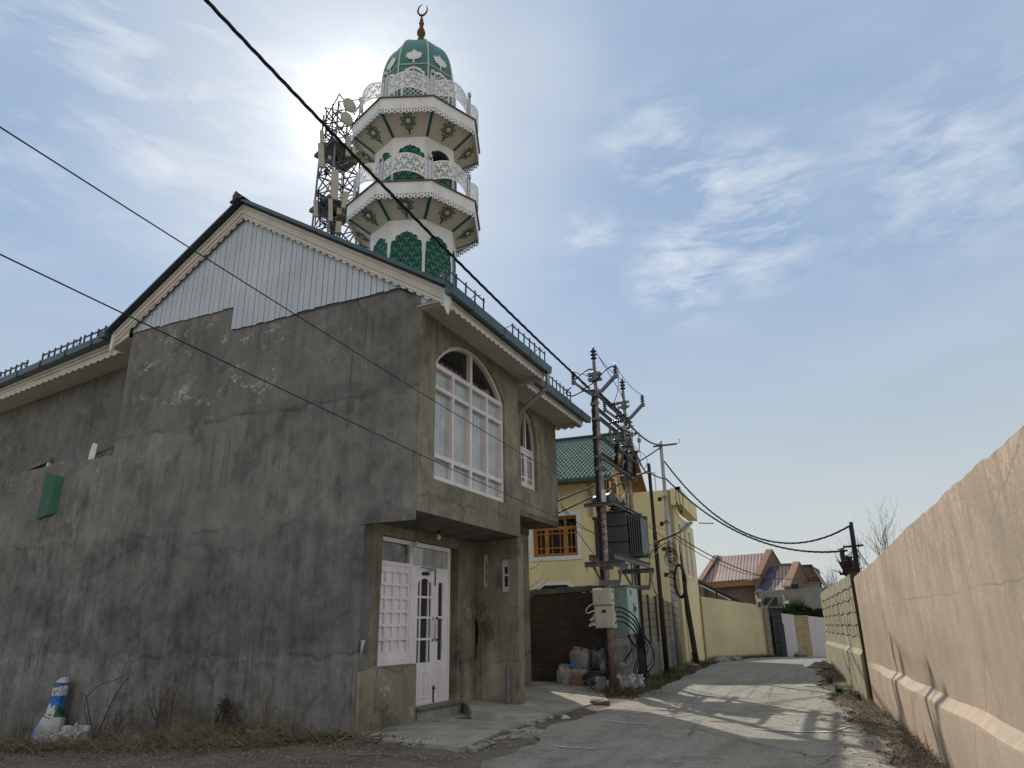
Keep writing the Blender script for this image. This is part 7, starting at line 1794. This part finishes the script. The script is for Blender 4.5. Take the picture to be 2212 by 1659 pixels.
def branch(w, p, d, L, r, depth, rnd, up=.15, leaf=None, spread=.6, wob=.16):
    n = 5; pts = [p.copy()]; rs = [r]; dd = d.normalized()
    for i in range(n):
        dd = (dd+V(rnd.uniform(-wob, wob), rnd.uniform(-wob, wob), rnd.uniform(-wob, wob)+up*.15)).normalized(); pts.append(pts[-1]+dd*L/n); rs.append(r*(1-.75*(i+1)/n)+.0006)
    w.tube(pts, rs, 5 if depth > 1 else 4, False)
    if leaf is not None and depth <= 1:
        for i in range(2, n+1):
            for _ in range(leaf[1]):
                c = pts[i]+V(rnd.uniform(-1, 1), rnd.uniform(-1, 1), rnd.uniform(-1, 1))*.02; a = V(rnd.uniform(-1, 1), rnd.uniform(-1, 1), rnd.uniform(-1, 1)).normalized()*leaf[2]; b = a.cross(V(rnd.uniform(-1, 1), rnd.uniform(-1, 1), .3)).normalized()*leaf[2]*.6
                leaf[0].add([c, c+a*.6+b, c+a*1.3, c+a*.6-b], [[0, 1, 2, 3]])
    if depth > 0:
        for k in range(rnd.choice((2, 3))):
            i = rnd.randint(1, n-1); side = V(rnd.uniform(-1, 1), rnd.uniform(-1, 1), rnd.uniform(-.2, 1)).normalized(); branch(w, pts[i], (dd*(1-spread)+side*spread), L*rnd.uniform(.45, .7), rs[i]*.7, depth-1, rnd, up, leaf, spread, wob)
def weed(px, py, off, label, h, n, seed, mat='straw_dark', leaf=None, depth=1, r=.006, lean=.25, cat='dry plant'):
    rnd = random.Random(seed); p = aty(px, py, YL-off); z = gz(p.x, p.y)-.02; p = V(p.x, p.y, z)
    t = thing('dry_weed', p, label, cat, 'dry plants along the blank wall'); w = MB(); lf = (MB(), leaf, .011) if leaf else None
    for k in range(n): branch(w, p+V(rnd.uniform(-.08, .08), rnd.uniform(-.05, .05), 0), V(rnd.uniform(-lean, lean), rnd.uniform(-.12, .10), 1), h*rnd.uniform(.6, 1.1), r, depth, rnd, leaf=lf, spread=.45)
    w.build('stems', mat, t)
    if lf and lf[0].f: lf[0].build('leaves', 'dark_leaf' if mat != 'straw' else 'straw_dark', t)
# the tall bare sapling left of centre
t = thing('bare_sapling', aty(213, 1595, YL-.22)*1.0, 'tall bare forked dark sapling leaning right beside the white plastic bundle', 'sapling', 'dry plants along the blank wall'); w = MB(); rnd = random.Random(4)
def sp(pts, r0, r1, off=.2): 
    q = spline([aty(a, b, YL-off) for a, b in pts], 4); w.tube(q, [r0+(r1-r0)*i/(len(q)-1) for i in range(len(q))], 5, False)
sp(((208, 1600), (222, 1560), (245, 1510), (268, 1475), (287, 1450)), .013, .004); sp(((204, 1600), (192, 1540), (187, 1505)), .011, .007); sp(((187, 1505), (175, 1498), (158, 1490)), .006, .003); sp(((187, 1505), (215, 1480), (250, 1468), (278, 1452), (280, 1430), (278, 1415)), .007, .003)
sp(((280, 1430), (300, 1425), (318, 1420), (327, 1408), (324, 1390)), .005, .0025); sp(((262, 1482), (262, 1460), (275, 1430), (279, 1415)), .005, .002); sp(((258, 1475), (240, 1458)), .004, .002); sp(((187, 1505), (182, 1530), (190, 1565), (203, 1598)), .005, .006); sp(((222, 1560), (236, 1540), (238, 1524), (210, 1525), (190, 1520)), .004, .002); sp(((253, 1495), (280, 1502), (300, 1505)), .004, .002)
w.build('stems', 'twig', t, True)
weed(250, 1600, .22, 'low leafy dark bramble at the foot of the bare sapling', .55, 9, 12, 'twig', 4, 1, .004, .7)
weed(335, 1600, .20, 'tall feathery brown weed with seed heads in the middle of the blank wall', .95, 9, 22, 'straw_dark', 5, 1, .005, .2)
weed(360, 1602, .28, 'bushy straw-coloured weed just right of the tall feathery one', .75, 10, 23, 'straw', 3, 1, .004, .35)
weed(300, 1602, .18, 'thin straw-coloured weed just left of the tall feathery one', .62, 7, 24, 'straw', 3, 1, .004, .3)
weed(400, 1602, .3, 'sprawling pale dry stalks left of the dark drooping bush', .6, 12, 25, 'straw', None, 1, .004, .6)
weed(440, 1602, .3, 'low dry stalks just in front of the dark drooping bush', .55, 12, 27, 'straw', None, 1, .004, .7)
t = thing('drooping_bush', aty(490, 1590, YL-.25), 'dark drooping bush of withered leaves with a pale broken branch', 'bush', 'dry plants along the blank wall'); w = MB(); lf = MB(); rnd = random.Random(9)
for k in range(16):
    x = rnd.uniform(470, 515); sp(((x, 1602), (x-5+rnd.uniform(-10, 10), 1560), (488+rnd.uniform(-14, 14), 1515+rnd.uniform(-6, 18)), (505+rnd.uniform(-40, 40), 1535+rnd.uniform(0, 30)), (510+rnd.uniform(-50, 60), 1580)), .005, .002, .15+rnd.uniform(0, .25))
sp(((470, 1522), (490, 1528), (520, 1560), (560, 1600)), .012, .008, .3); w.build('stems', 'twig', t, True)
for k in range(420):
    b = 1510+min(85, abs(rnd.gauss(0, 32))); a = 487+(b-1510)*.22+rnd.gauss(0, 6+(b-1510)*.16); p = aty(a, b+rnd.uniform(-4, 4), YL-rnd.uniform(.05, .35)); u = V(rnd.uniform(-1, 1), rnd.uniform(-1, 1), rnd.uniform(-1.4, .2)).normalized()*.026; v = u.cross(V(rnd.uniform(-1, 1), 1, 0)).normalized()*.009; lf.add([p, p+u*.5+v, p+u, p+u*.5-v], [[0, 1, 2, 3]])
lf.build('leaves', 'dark_leaf', t)
weed(565, 1600, .15, 'thin spiny dry plant right of the dark drooping bush', 1.0, 4, 31, 'straw_dark', 2, 1, .005, .35)
weed(632, 1600, .12, 'small bare twiggy plant nearest the building corner', .72, 3, 33, 'straw_dark', 1, 1, .006, .15)
weed(530, 1603, .3, 'flattened dry stalks beside the grey plastic scrap', .5, 14, 35, 'straw', None, 1, .004, .8)
weed(600, 1603, .3, 'short dry tuft between the spiny plant and the twiggy plant', .35, 10, 36, 'straw', None, 1, .004, .6)
weed(150, 1606, .35, 'low tuft of dry stalks between the cement sack and the white bundle', .35, 9, 37, 'straw', None, 1, .004, .7)
# leafy plant and wall weeds on the right
def rosette(px, py, y0, label, n, L, mat, seed):
    rnd = random.Random(seed); p = aty(px, py, y0); p.z = gz(p.x, p.y); w = MB()
    for k in range(n): blade(w, p+V(rnd.uniform(-.05, .05), rnd.uniform(-.05, .05), 0), L*rnd.uniform(.6, 1.1), .06, rnd.uniform(0, 6.28), rnd.uniform(.4, 1.5), 4)
    prop(w.build('leafy_weed', mat), label, 'weed', 'weeds under the right-hand walls')
rosette(1812, 1486, 17.6, 'dark green leafy plant growing under the block wall', 26, .26, 'grass', 3); rosette(1792, 1468, 20.5, 'small green weed climbing the far part of the block wall foot', 14, .3, 'grass', 4); rosette(1838, 1478, 17.0, 'narrow green weed right of the leafy plant, against the block wall', 10, .24, 'grass', 5); rosette(1853, 1505, 16.3, 'green sprig at the foot of the dark brick pier', 10, .2, 'grass', 6)
# thorny twigs behind the cross wall
w = MB(); rnd = random.Random(6); yb2 = 17.3
for a in (((1122, 1245), (1140, 1232), (1160, 1222), (1172, 1204)), ((1122, 1280), (1145, 1268), (1160, 1258), (1176, 1240)), ((1125, 1281), (1150, 1276), (1172, 1262), (1184, 1254)), ((1122, 1205), (1132, 1198))): q = spline([aty(p_, r_, yb2) for p_, r_ in a], 4); w.tube(q, [.012-.009*i/(len(q)-1) for i in range(len(q))], 4, False); [w.tube([q[i], q[i]+V(rnd.uniform(-.05, .05), 0, rnd.choice((-.07, .07)))], .003, 3, False) for i in range(1, len(q), 1)]
prop(w.build('thorny_twigs', 'willow_twig'), 'bare thorny twigs poking out right of the cross wall over the brick wall', 'twigs')

# ============================================================ far trees
PT = thing('pollarded_tree', (FR.x-.6, 22.0, 0), 'black pollarded tree stump with short cut branches beside the black pole', 'tree')
w = MB(); rnd = random.Random(15); c = aty(1838, 1243, 22.0)
w.tube(spline([V(c.x-.05, 22, -.1), V(c.x-.02, 22, 1.5), V(c.x, 22, c.z)], 6), .13, 10); w.build('trunk', 'bark', PT, True)
w = MB()
for (px, py, r) in ((1818, 1186, .055), (1815, 1215, .04), (1822, 1232, .035), (1826, 1210, .05), (1836, 1204, .04), (1845, 1213, .05), (1850, 1230, .05), (1814, 1240, .03), (1829, 1200, .03), (1843, 1225, .06)):
    e = aty(px, py, 22.0+rnd.uniform(-.3, .3)); m_ = c.lerp(e, .5)+V(rnd.uniform(-.06, .06), 0, rnd.uniform(-.05, .03)); w.tube(spline([c+V(0, 0, -.1), m_, e], 4), [r*1.5]*4+[r*1.2]*4+[r], 7)
    for k in range(3): w.tube([m_.lerp(e, rnd.random()), e.lerp(m_, .4)+V(rnd.uniform(-.25, .25), 0, rnd.uniform(.05, .3))], [.02, .006], 4, False)
w.build('cut_branches', 'bark', PT)
def bare_tree(px, py, y, h, spread, seed, label, nbr, r0=.05, mat='willow_twig', cat='tree', z0=0.0):
    rnd = random.Random(seed); p = aty(px, py, y); root = V(p.x, p.y, z0); T_ = thing('bare_tree', root, label, cat, 'bare trees beyond the walls')
    top = p.z; w = MB(); w.tube([root, V(p.x, p.y, top*.55), V(p.x+.05, p.y, top)], [r0*2, r0*1.6, r0], 8); w.build('trunk', mat, T_); w = MB()
    for k in range(nbr):
        a = V(rnd.uniform(-spread, spread), rnd.uniform(-.5, .5), 1); branch(w, V(p.x, p.y, top*rnd.uniform(.8, 1.0)), a, h*rnd.uniform(.5, 1.0), r0*.42, 2, rnd, .2, None, .42, .24)
    w.build('crown', mat, T_)
bare_tree(1862, 1250, 26, 1.45, .55, 3, 'pale bare willow right beside the black pole', 8, .03)
bare_tree(1912, 1205, 27, 1.85, .5, 4, 'pale bare willow standing higher over the beige wall', 12, .03)
bare_tree(1792, 1290, 60, 2.2, 1.0, 5, 'faint bare tree far off left of the block wall end', 12, .06); bare_tree(1815, 1285, 62, 2.4, 1.0, 6, 'faint bare tree far off above the block wall', 12, .06); bare_tree(1765, 1300, 66, 2.2, 1.0, 8, 'faint bare tree far off beside the brown brick wing', 8, .06)
PL = thing('palm_cluster', (aty(1725, 1330, 36.6).x, 36.6, .8), 'spiky green fan palms above the white gate panels', 'palms'); rnd = random.Random(2)
for kx, (px, py, n, L) in enumerate(((1700, 1326, 34, .8), (1722, 1322, 40, .85), (1742, 1334, 34, .75))):
    w = MB(); c = aty(px, py, 36.6)
    for k in range(n):
        a = rnd.uniform(0, 2*PI); e = rnd.uniform(-.3, 1.3); d = V(math.cos(a)*math.cos(e), math.sin(a)*math.cos(e), math.sin(e)); s = d.cross(V(0, 0, 1)).normalized()
        for j in range(7):
            d2 = (d+s*(j-3)*.16).normalized(); l_ = L*rnd.uniform(.7, 1.0); w.add([c-s*.012, c+s*.012, c+d2*l_*.6+s*.014, c+d2*l_-V(0, 0, .10), c+d2*l_*.6-s*.014], [[0, 1, 2, 3, 4]])
    w.build('palm_crown', 'palm', PL)
for (px, py, lb) in ((1747, 1322, 'left of two dark rounded clipped shrubs behind the right white panel'), (1770, 1324, 'right of two dark rounded clipped shrubs behind the right white panel')):
    w = MB(); c = aty(px, py, 36.4); rnd = random.Random(px)
    for k in range(1500):
        u = V(rnd.gauss(0, 1), rnd.gauss(0, 1), rnd.gauss(0, 1)).normalized(); p = V(c.x+u.x*.27, c.y+u.y*.27, max(.6, c.z-.25+u.z*(.42 if u.z > 0 else .9))); a = V(rnd.uniform(-1, 1), rnd.uniform(-1, 1), rnd.uniform(-1, 1)).normalized()*.07; b = a.cross(u).normalized()*.035; w.add([p-a, p+b, p+a, p-b], [[0, 1, 2, 3]])
    prop(w.build('clipped_shrub', 'hedge'), lb, 'shrub', 'clipped shrubs behind the far wall')

# ============================================================ sacks and rubbish
def sack(px, py, y, sx, sy, sz, seed, label, mat='sack', cat='sack', grp='sacks piled against the brick wall', rot=0.0, z=None, amp=.16, **kw):
    p = aty(px, py, y); zz = gz(p.x, p.y) if z is None else z; w = MB(); lump(w, V(p.x, p.y, zz-.01), sx, sy, sz, seed, amp, 22, .8, rot, .5)
    rq = random.Random(seed+50); zt = zz+sz*1.72; n0 = V(p.x+rq.uniform(-.3, .3)*sx, p.y-.3*sy, zt)
    for k in range(5):
        a = rq.uniform(0, 6.28); e = n0+V(math.cos(a)*sx*.55, math.sin(a)*sy*.5, rq.uniform(.02, .28)*sz); u = V(-math.sin(a), math.cos(a), rq.uniform(-.3, .3))*sx*rq.uniform(.16, .3)
        w.add([n0-u*.4, n0+u*.4, e+u, e-u*.7, n0.lerp(e, .5)+V(0, 0, .10*sz)], [[0, 1, 4], [1, 2, 4], [2, 3, 4], [3, 0, 4]])
    o = w.build('sack', mat, smooth=True); return prop(o, label, cat, grp), V(p.x, p.y, zz)
ZS = .135
sack(1222, 1490, 16.95, .17, .16, .235, 3, 'bulging grey sack tied with blue plastic, leftmost of the pile', z=ZS, rot=.4)
p = aty(1236, 1452, 16.9); w = MB(); lump(w, V(p.x+.0, p.y, ZS+.36), .05, .05, .06, 5, .5, 10); prop(w.build('blue_knot', 'blue_plastic', smooth=True), 'knot of bright blue plastic on the leftmost sack', 'plastic')
sack(1253, 1488, 17.0, .22, .18, .165, 4, 'grey sack behind the red-brown board, bottom row', z=ZS+.06)
sack(1257, 1450, 17.25, .23, .20, .25, 7, 'largest pale woven sack on top of the pile, torn open at its neck', z=ZS+.33)
sack(1246, 1452, 17.3, .12, .15, .28, 8, 'slumped pale sack just behind the largest one, on the left', z=ZS+.27, rot=.3)
sack(1297, 1448, 17.25, .20, .18, .235, 9, 'striped dark and white sack on top, left of the front pole', 'sack_dark', z=ZS+.36)
w = MB(); p = aty(1294, 1456, 17.05); w.add([p+V(-.17, 0, -.12), p+V(.14, 0, -.12), p+V(.15, 0, .05), p+V(-.16, 0, .05)], [[0, 1, 2, 3]])
sack(1318, 1448, 17.3, .13, .15, .22, 10, 'pale crumpled sack half hidden behind the front pole', z=ZS+.34)
sack(1285, 1492, 16.9, .19, .17, .17, 11, 'black speckled sack between the red-brown board and the pole', 'sack_dark', z=ZS)
sack(1303, 1496, 16.55, .16, .13, .13, 12, 'torn white plastic sack at the foot of the front pole, left side', 'plastic_white', 'sack', z=ZS-.05, amp=.3)
sack(1355, 1495, 16.9, .20, .16, .15, 13, 'crumpled white plastic sack right of the front pole', 'plastic_white', 'sack', z=.1, amp=.32)
sack(1372, 1488, 17.2, .20, .14, .13, 14, 'ragged white plastic heap below the green cabinet', 'plastic_white', 'sack', z=.1, amp=.38)
sack(1350, 1462, 17.4, .18, .16, .26, 15, 'tall beige sack behind the cable tangle', 'sack', z=.15)
w = MB(); a = aty(1248, 1494, 16.82); w.box((a.x-.15, 16.78, ZS-.01), (a.x+.17, 16.90, ZS+.20)); prop(w.build('brown_board', 'terracotta'), 'red-brown tile block standing in front of the sacks', 'block')
w = MB(); a = aty(1312, 1470, 16.85); w.box((a.x-.14, 16.80, ZS+.27), (a.x+.14, 17.0, ZS+.47)); prop(w.build('white_carton', 'sack'), 'pale carton between the sacks behind the front pole', 'carton')
w = MB(); a, b = aty(1279, 1490, 16.55), aty(1296, 1470, 16.6); w.beam(a, b, .07, .02, (0, -.5, 1)); prop(w.build('torn_strip', 'plastic_white'), 'torn grey plastic strip poking out left of the pole foot', 'plastic')
# upright cement bag and white bundle by the blank wall
p0 = aty(104, 1590, YL-.25); z0 = gz(p0.x, p0.y)-.03
CBG = thing('cement_bag', (p0.x, p0.y, z0), 'blue and white printed cement bag standing crumpled against the blank wall', 'bag')
prof = [(.0, .27, .15), (.12, .29, .15), (.28, .27, .14), (.42, .22, .12), (.55, .17, .10), (.70, .135, .08), (.82, .14, .085), (.93, .15, .08), (1.02, .125, .06), (1.08, .07, .03)]
w = MB(); nseg = 28; rnd = random.Random(3)
def bagp(a, t):
    i = min(int(t*9), 8); f = t*9-i; h0, a0, b0 = prof[i]; h1, a1, b1 = prof[i+1]; h = h0+(h1-h0)*f; A_ = a0+(a1-a0)*f; B_ = b0+(b1-b0)*f
    fold = 1+.07*math.sin(5*a+9*t)+.05*math.sin(9*a-14*t+1)+.04*math.sin(23*t+2*a)
    sp_ = lambda x: math.copysign(abs(x)**.75, x)
    return V(p0.x+.02+sp_(math.cos(a))*A_*fold-.04*math.sin(t*2.4)+.03*t, p0.y+sp_(math.sin(a))*B_*fold+.10*t, z0+h+.02*math.sin(3*a+5*t))
nr = 36
for j in range(nr+1):
    for i in range(nseg): w.v.append(bagp(2*PI*i/nseg, j/nr))
for j in range(nr):
    for i in range(nseg): a = j*nseg+i; b = j*nseg+(i+1) % nseg; w.f.append([a, b, b+nseg, a+nseg])
w.f.append([nr*nseg+i for i in range(nseg)])
n = NT('printed_bag'); x, y, z = n.sep(); zz = n.math('SUBTRACT', z, z0); xx = n.math('SUBTRACT', x, p0.x)
nzz = n.math('ADD', zz, n.math('MULTIPLY', n.math('SUBTRACT', n.noise(7, 3), .5), .05))
white = (.42, .42, .425); blue = (.012, .115, .42)
c = n.mix(n.math('MULTIPLY', n.math('GREATER_THAN', nzz, .46), n.math('LESS_THAN', nzz, .80)), white, blue)
c = n.mix(n.math('MULTIPLY', n.math('GREATER_THAN', nzz, .965), n.math('LESS_THAN', nzz, 1.01)), c, (.012, .06, .20))
c = n.mix(n.math('MULTIPLY', n.math('GREATER_THAN', xx, .115), n.math('MULTIPLY', n.math('GREATER_THAN', nzz, .46), n.math('LESS_THAN', nzz, .62))), c, (.012, .085, .035))
c = n.mix(n.mrange(nzz, .40, .30, 0, .55), c, (.17, .165, .155))
c = n.mix(n.mrange(n.noise(14, 5), .52, .7, 0, .4), c, (.25, .245, .24))
n.bump(n.noise(16, 5), .5, .02); M['bag_print'] = n.done(c, .5, 0, .3)
bag = w.build('bag', 'bag_print', CBG, True)
def bag_front(xo, t): # point on the front of the bag at sideways offset xo
    best = None
    for i in range(60):
        a = PI+PI*i/59; q = bagp(a, t); e = abs(q.x-(p0.x+xo)); best = min(best, (e, i), key=lambda k: k[0]) if best else (e, i)
    q = bagp(PI+PI*best[1]/59, t); return V(p0.x+xo, q.y-.006, q.z)
FONT5 = {'N': ['10001', '11001', '10101', '10011', '10001'], 'A': ['01110', '10001', '11111', '10001', '10001'], 'T': ['11111', '00100', '00100', '00100', '00100'], 'U': ['10001', '10001', '10001', '10001', '01110'], 'R': ['11110', '10001', '11110', '10010', '10001'], 'L': ['10000', '10000', '10000', '10000', '11111'], 'B': ['11110', '10001', '11110', '10001', '11110'], 'I': ['111', '010', '010', '010', '111'], 'G': ['01111', '10000', '10011', '10001', '01111'], 'H': ['10001', '10001', '11111', '10001', '10001'], ' ': ['00', '00', '00', '00', '00']}
w = MB(); cur = -.115; px_ = .0030
for ch in 'NATURAL BRIGHT':
    g = FONT5[ch]
    for j, row in enumerate(g):
        for i, b in enumerate(row):
            if b == '1':
                t = (.905-j*.009-0)/1.08; q = bag_front(cur+i*px_, t); w.cbox(q, (px_*.52, 0, 0), (0, .002, 0), (0, 0, .0052))
    cur += (len(g[0])+1.0)*px_
w.build('bag_lettering', 'blue_ink' if 'blue_ink' in M else 'blue_plastic', bag)
w = MB()
for (x0_, x1_, t0, t1) in ((-.06, -.035, .72, .77), (.035, .06, .72, .77), (-.04, .03, .70, .71), (-.02, .0, .715, .735)):
    w.add([bag_front(x0_, t0), bag_front(x1_, t0), bag_front((x0_+x1_)/2, t1)], [[0, 1, 2]])
w.build('bag_symbols', 'black_iron', bag)
w = MB()
for (x0_, x1_, h) in ((-.13, -.07, .50), (-.07, -.015, .565), (-.015, .035, .53), (.035, .085, .555), (.085, .12, .49)):
    tb, tt = .37/1.08, h/1.08; w.add([bag_front(x0_, tb), bag_front(x1_, tb), bag_front(x1_, tt), bag_front((x0_+x1_)/2, tt+.03), bag_front(x0_, tt)], [[0, 1, 2, 3, 4]])
hz = w.build('bag_houses', 'paper', bag)
w = MB()
for x0_ in (-.115, -.095, -.055, -.035, -.002, .015, .05, .066, .10):
    for h in (.40, .45): 
        a = bag_front(x0_, h/1.08)+V(0, -.003, 0); w.cbox(a, (.006, 0, 0), (0, .001, 0), (0, 0, .014))
w.build('bag_house_windows', 'roof_dark', bag)
w = MB(); q = aty(80, 1580, YL-.3); 
w.add([aty(92, 1545, YL-.28), aty(94, 1572, YL-.30), aty(76, 1592, YL-.34), aty(66, 1592, YL-.34), aty(76, 1572, YL-.30)], [[0, 1, 2, 3, 4]])
w.build('bag_flap', 'blue_plastic', CBG, solid=.006)
w = MB(); q = aty(160, 1604, YL-.32); zq = gz(q.x, q.y)-.02; lump(w, V(q.x, q.y, zq), .27, .2, .17, 31, .34, 24, .6, .2, .8)
prop(w.build('white_bundle', 'plastic_white', smooth=False), 'crumpled white plastic bundle lying right of the cement bag', 'plastic bundle')
w = MB(); q = aty(136, 1602, YL-.3); lump(w, V(q.x, q.y, gz(q.x, q.y)-.03), .17, .13, .12, 33, .3, 16, .6); prop(w.build('grey_sack', 'sack', smooth=True), 'dirty grey sack wedged between the cement bag and the white bundle', 'sack')
w = MB(); q = aty(545, 1606, YL-.4); lump(w, V(q.x, q.y, gz(q.x, q.y)-.01), .13, .10, .09, 35, .5, 14, .5); prop(w.build('plastic_scrap', 'cement_wall', smooth=False), 'grey crumpled plastic scrap in the straw below the drooping bush', 'plastic')
w = MB(); q = aty(290, 1600, YL-.45); w.add([q+V(-.2, 0, .0), q+V(.15, -.05, .02), q+V(.1, .05, .09), q+V(-.1, .05, .07)], [[0, 1, 2, 3]]); prop(w.build('paper_scrap', 'cement_wall', solid=.004), 'flat grey scrap lying in the straw left of the tall weed', 'paper')
w = MB(); a, b = atz(1462//2+0, 1636, -.1), atz(700, 1645, -.1)
p = atz(812, 1640, -.02); w.tube(spline([p+V(-.35, -.05, .03), p+V(-.1, .0, .04), p+V(.12, .12, .04)], 5), .009, 5); prop(w.build('loose_stick', 'straw'), 'single pale curved stick lying on the dirt before the slab', 'stick')
# ============================================================ daylight
SD = ray(775, 262).normalized(); EL = math.asin(SD.z); AZ = math.atan2(SD.x, SD.y)
sun = bpy.data.lights.new('sun', 'SUN'); sun.energy = 4.3; sun.angle = rad(.55); sun.color = (1.0, .93, .82)
so_ = bpy.data.objects.new('sun', sun); COL.objects.link(so_); so_.location = (0, 0, 60); so_.rotation_euler = (-SD).to_track_quat('-Z', 'Y').to_euler()
wd = bpy.data.worlds.new("World"); sc.world = wd; wd.use_nodes = True
t = wd.node_tree; N_ = t.nodes; L_ = t.links
bg = N_['Background']
sky = N_.new('ShaderNodeTexSky'); sky.sky_type = 'NISHITA'; sky.sun_disc = False; sky.sun_elevation = EL; sky.sun_rotation = AZ
sky.altitude = 1600; sky.air_density = 1.0; sky.dust_density = 1.6; sky.ozone_density = 1.6
tc = N_.new('ShaderNodeTexCoord'); dirv = tc.outputs['Generated']
def mth(op, a, b=0.0, cl=False):
    q = N_.new('ShaderNodeMath'); q.operation = op; q.use_clamp = cl
    for i, v in enumerate((a, b)):
        if isinstance(v, bpy.types.NodeSocket): L_.new(v, q.inputs[i])
        else: q.inputs[i].default_value = v
    return q.outputs[0]
def mr(v, a, b, c=0.0, d=1.0, smooth=False):
    q = N_.new('ShaderNodeMapRange'); L_.new(v, q.inputs[0])
    if smooth: q.interpolation_type = 'SMOOTHSTEP'
    for i, k in enumerate((a, b, c, d)): q.inputs[i+1].default_value = k
    return q.outputs[0]
def dot(v):
    q = N_.new('ShaderNodeVectorMath'); q.operation = 'DOT_PRODUCT'; L_.new(dirv, q.inputs[0]); q.inputs[1].default_value = v.normalized(); return q.outputs['Value']
def nz(scale, detail, rough, sv, dist=0.0, loc=(0, 0, 0), rot=(0, 0, 0)):
    mp = N_.new('ShaderNodeMapping'); L_.new(dirv, mp.inputs[0]); mp.inputs['Scale'].default_value = sv; mp.inputs['Location'].default_value = loc; mp.inputs['Rotation'].default_value = rot
    q = N_.new('ShaderNodeTexNoise'); L_.new(mp.outputs[0], q.inputs['Vector']); q.inputs['Scale'].default_value = scale; q.inputs['Detail'].default_value = detail; q.inputs['Roughness'].default_value = rough; q.inputs['Distortion'].default_value = dist; return q.outputs['Fac']
def mixc(f, a, b, mode='MIX'):
    q = N_.new('ShaderNodeMixRGB'); q.blend_type = mode
    for i, v in enumerate((f, a, b)):
        if isinstance(v, bpy.types.NodeSocket): L_.new(v, q.inputs[i])
        elif isinstance(v, tuple): q.inputs[i].default_value = (*v, 1)
        else: q.inputs[i].default_value = v
    return q.outputs[0]
col = sky.outputs[0]
CLOUDC = (9.6, 10.0, 10.5)
sd = dot(SD)
# thin veil: milky near the sun and the horizon, then wisps of cirrus in the places the photo shows them
sep_ = N_.new('ShaderNodeSeparateXYZ'); L_.new(dirv, sep_.inputs[0]); dz = sep_.outputs[2]
veil = nz(2.2, 6, .55, (1, 1, 2.4), .6, (2.1, .4, .3))
fine = nz(7.0, 9, .64, (1, 1, 3.4), .35, (.7, 2.2, 1.1))
col = mixc(.72, col, (4.15, 5.75, 8.0))
col = mixc(mth('MULTIPLY', mr(veil, .40, .74), .18), col, CLOUDC)
def patch(px, py, size, amt, lo=.46, hi=.72):
    global col
    m_ = mr(dot(ray(px, py)), math.cos(size), 1.0, 0, 1, True)
    col = mixc(mth('MULTIPLY', mth('MULTIPLY', m_, mr(fine, lo, hi)), amt*.72), col, CLOUDC)
for a in ((1590, 440, .12, .8), (1560, 525, .15, .55), (1880, 400, .17, .40), (2130, 310, .15, .6), (1280, 490, .05, .9), (1400, 300, .09, .8), (1450, 605, .08, .8), (1210, 540, .05, .5), (1560, 130, .03, .6), (330, 350, .035, .6), (90, 60, .35, .5), (600, 120, .30, .6)): patch(*a)
col = mixc(mr(dz, .50, .0, 0, .92, True), col, (6.9, 7.25, 6.9))
col = mixc(mth('MULTIPLY', mr(sd, .93, 1.0, 0, 1, True), .33), col, (10.3, 10.5, 10.3))
# added, unseen cloud bank behind the viewer that brightens and neutralises the shaded walls
bk = mr(dot(V(.40, -.85, .42)), -.05, .55, 0, 1, True)
col = mixc(mth('MULTIPLY', bk, mr(nz(1.6, 5, .55, (1, 1, 1.5), .4, (5, 3, 1)), .25, .60, .28, .62)), col, (11.2, 10.7, 9.9))
glow = mth('ADD', mth('MULTIPLY', mth('POWER', mr(sd, .955, 1.0), 6.0), .30), mth('MULTIPLY', mth('POWER', mr(sd, .991, 1.0), 5.0), .8))
col = mixc(glow, col, (14, 13.2, 12), 'ADD')
disc = mr(sd, math.cos(rad(.62)), math.cos(rad(.45)))
col = mixc(disc, col, (220, 205, 180), 'MIX')
L_.new(col, bg.inputs['Color']); bg.inputs['Strength'].default_value = .09
sc.view_settings.view_transform = 'Standard'; sc.view_settings.look = 'None'; sc.view_settings.exposure = 0.0; sc.view_settings.gamma = 1.0
sc.cycles.max_bounces = 6; sc.cycles.diffuse_bounces = 4; sc.cycles.transparent_max_bounces = 6
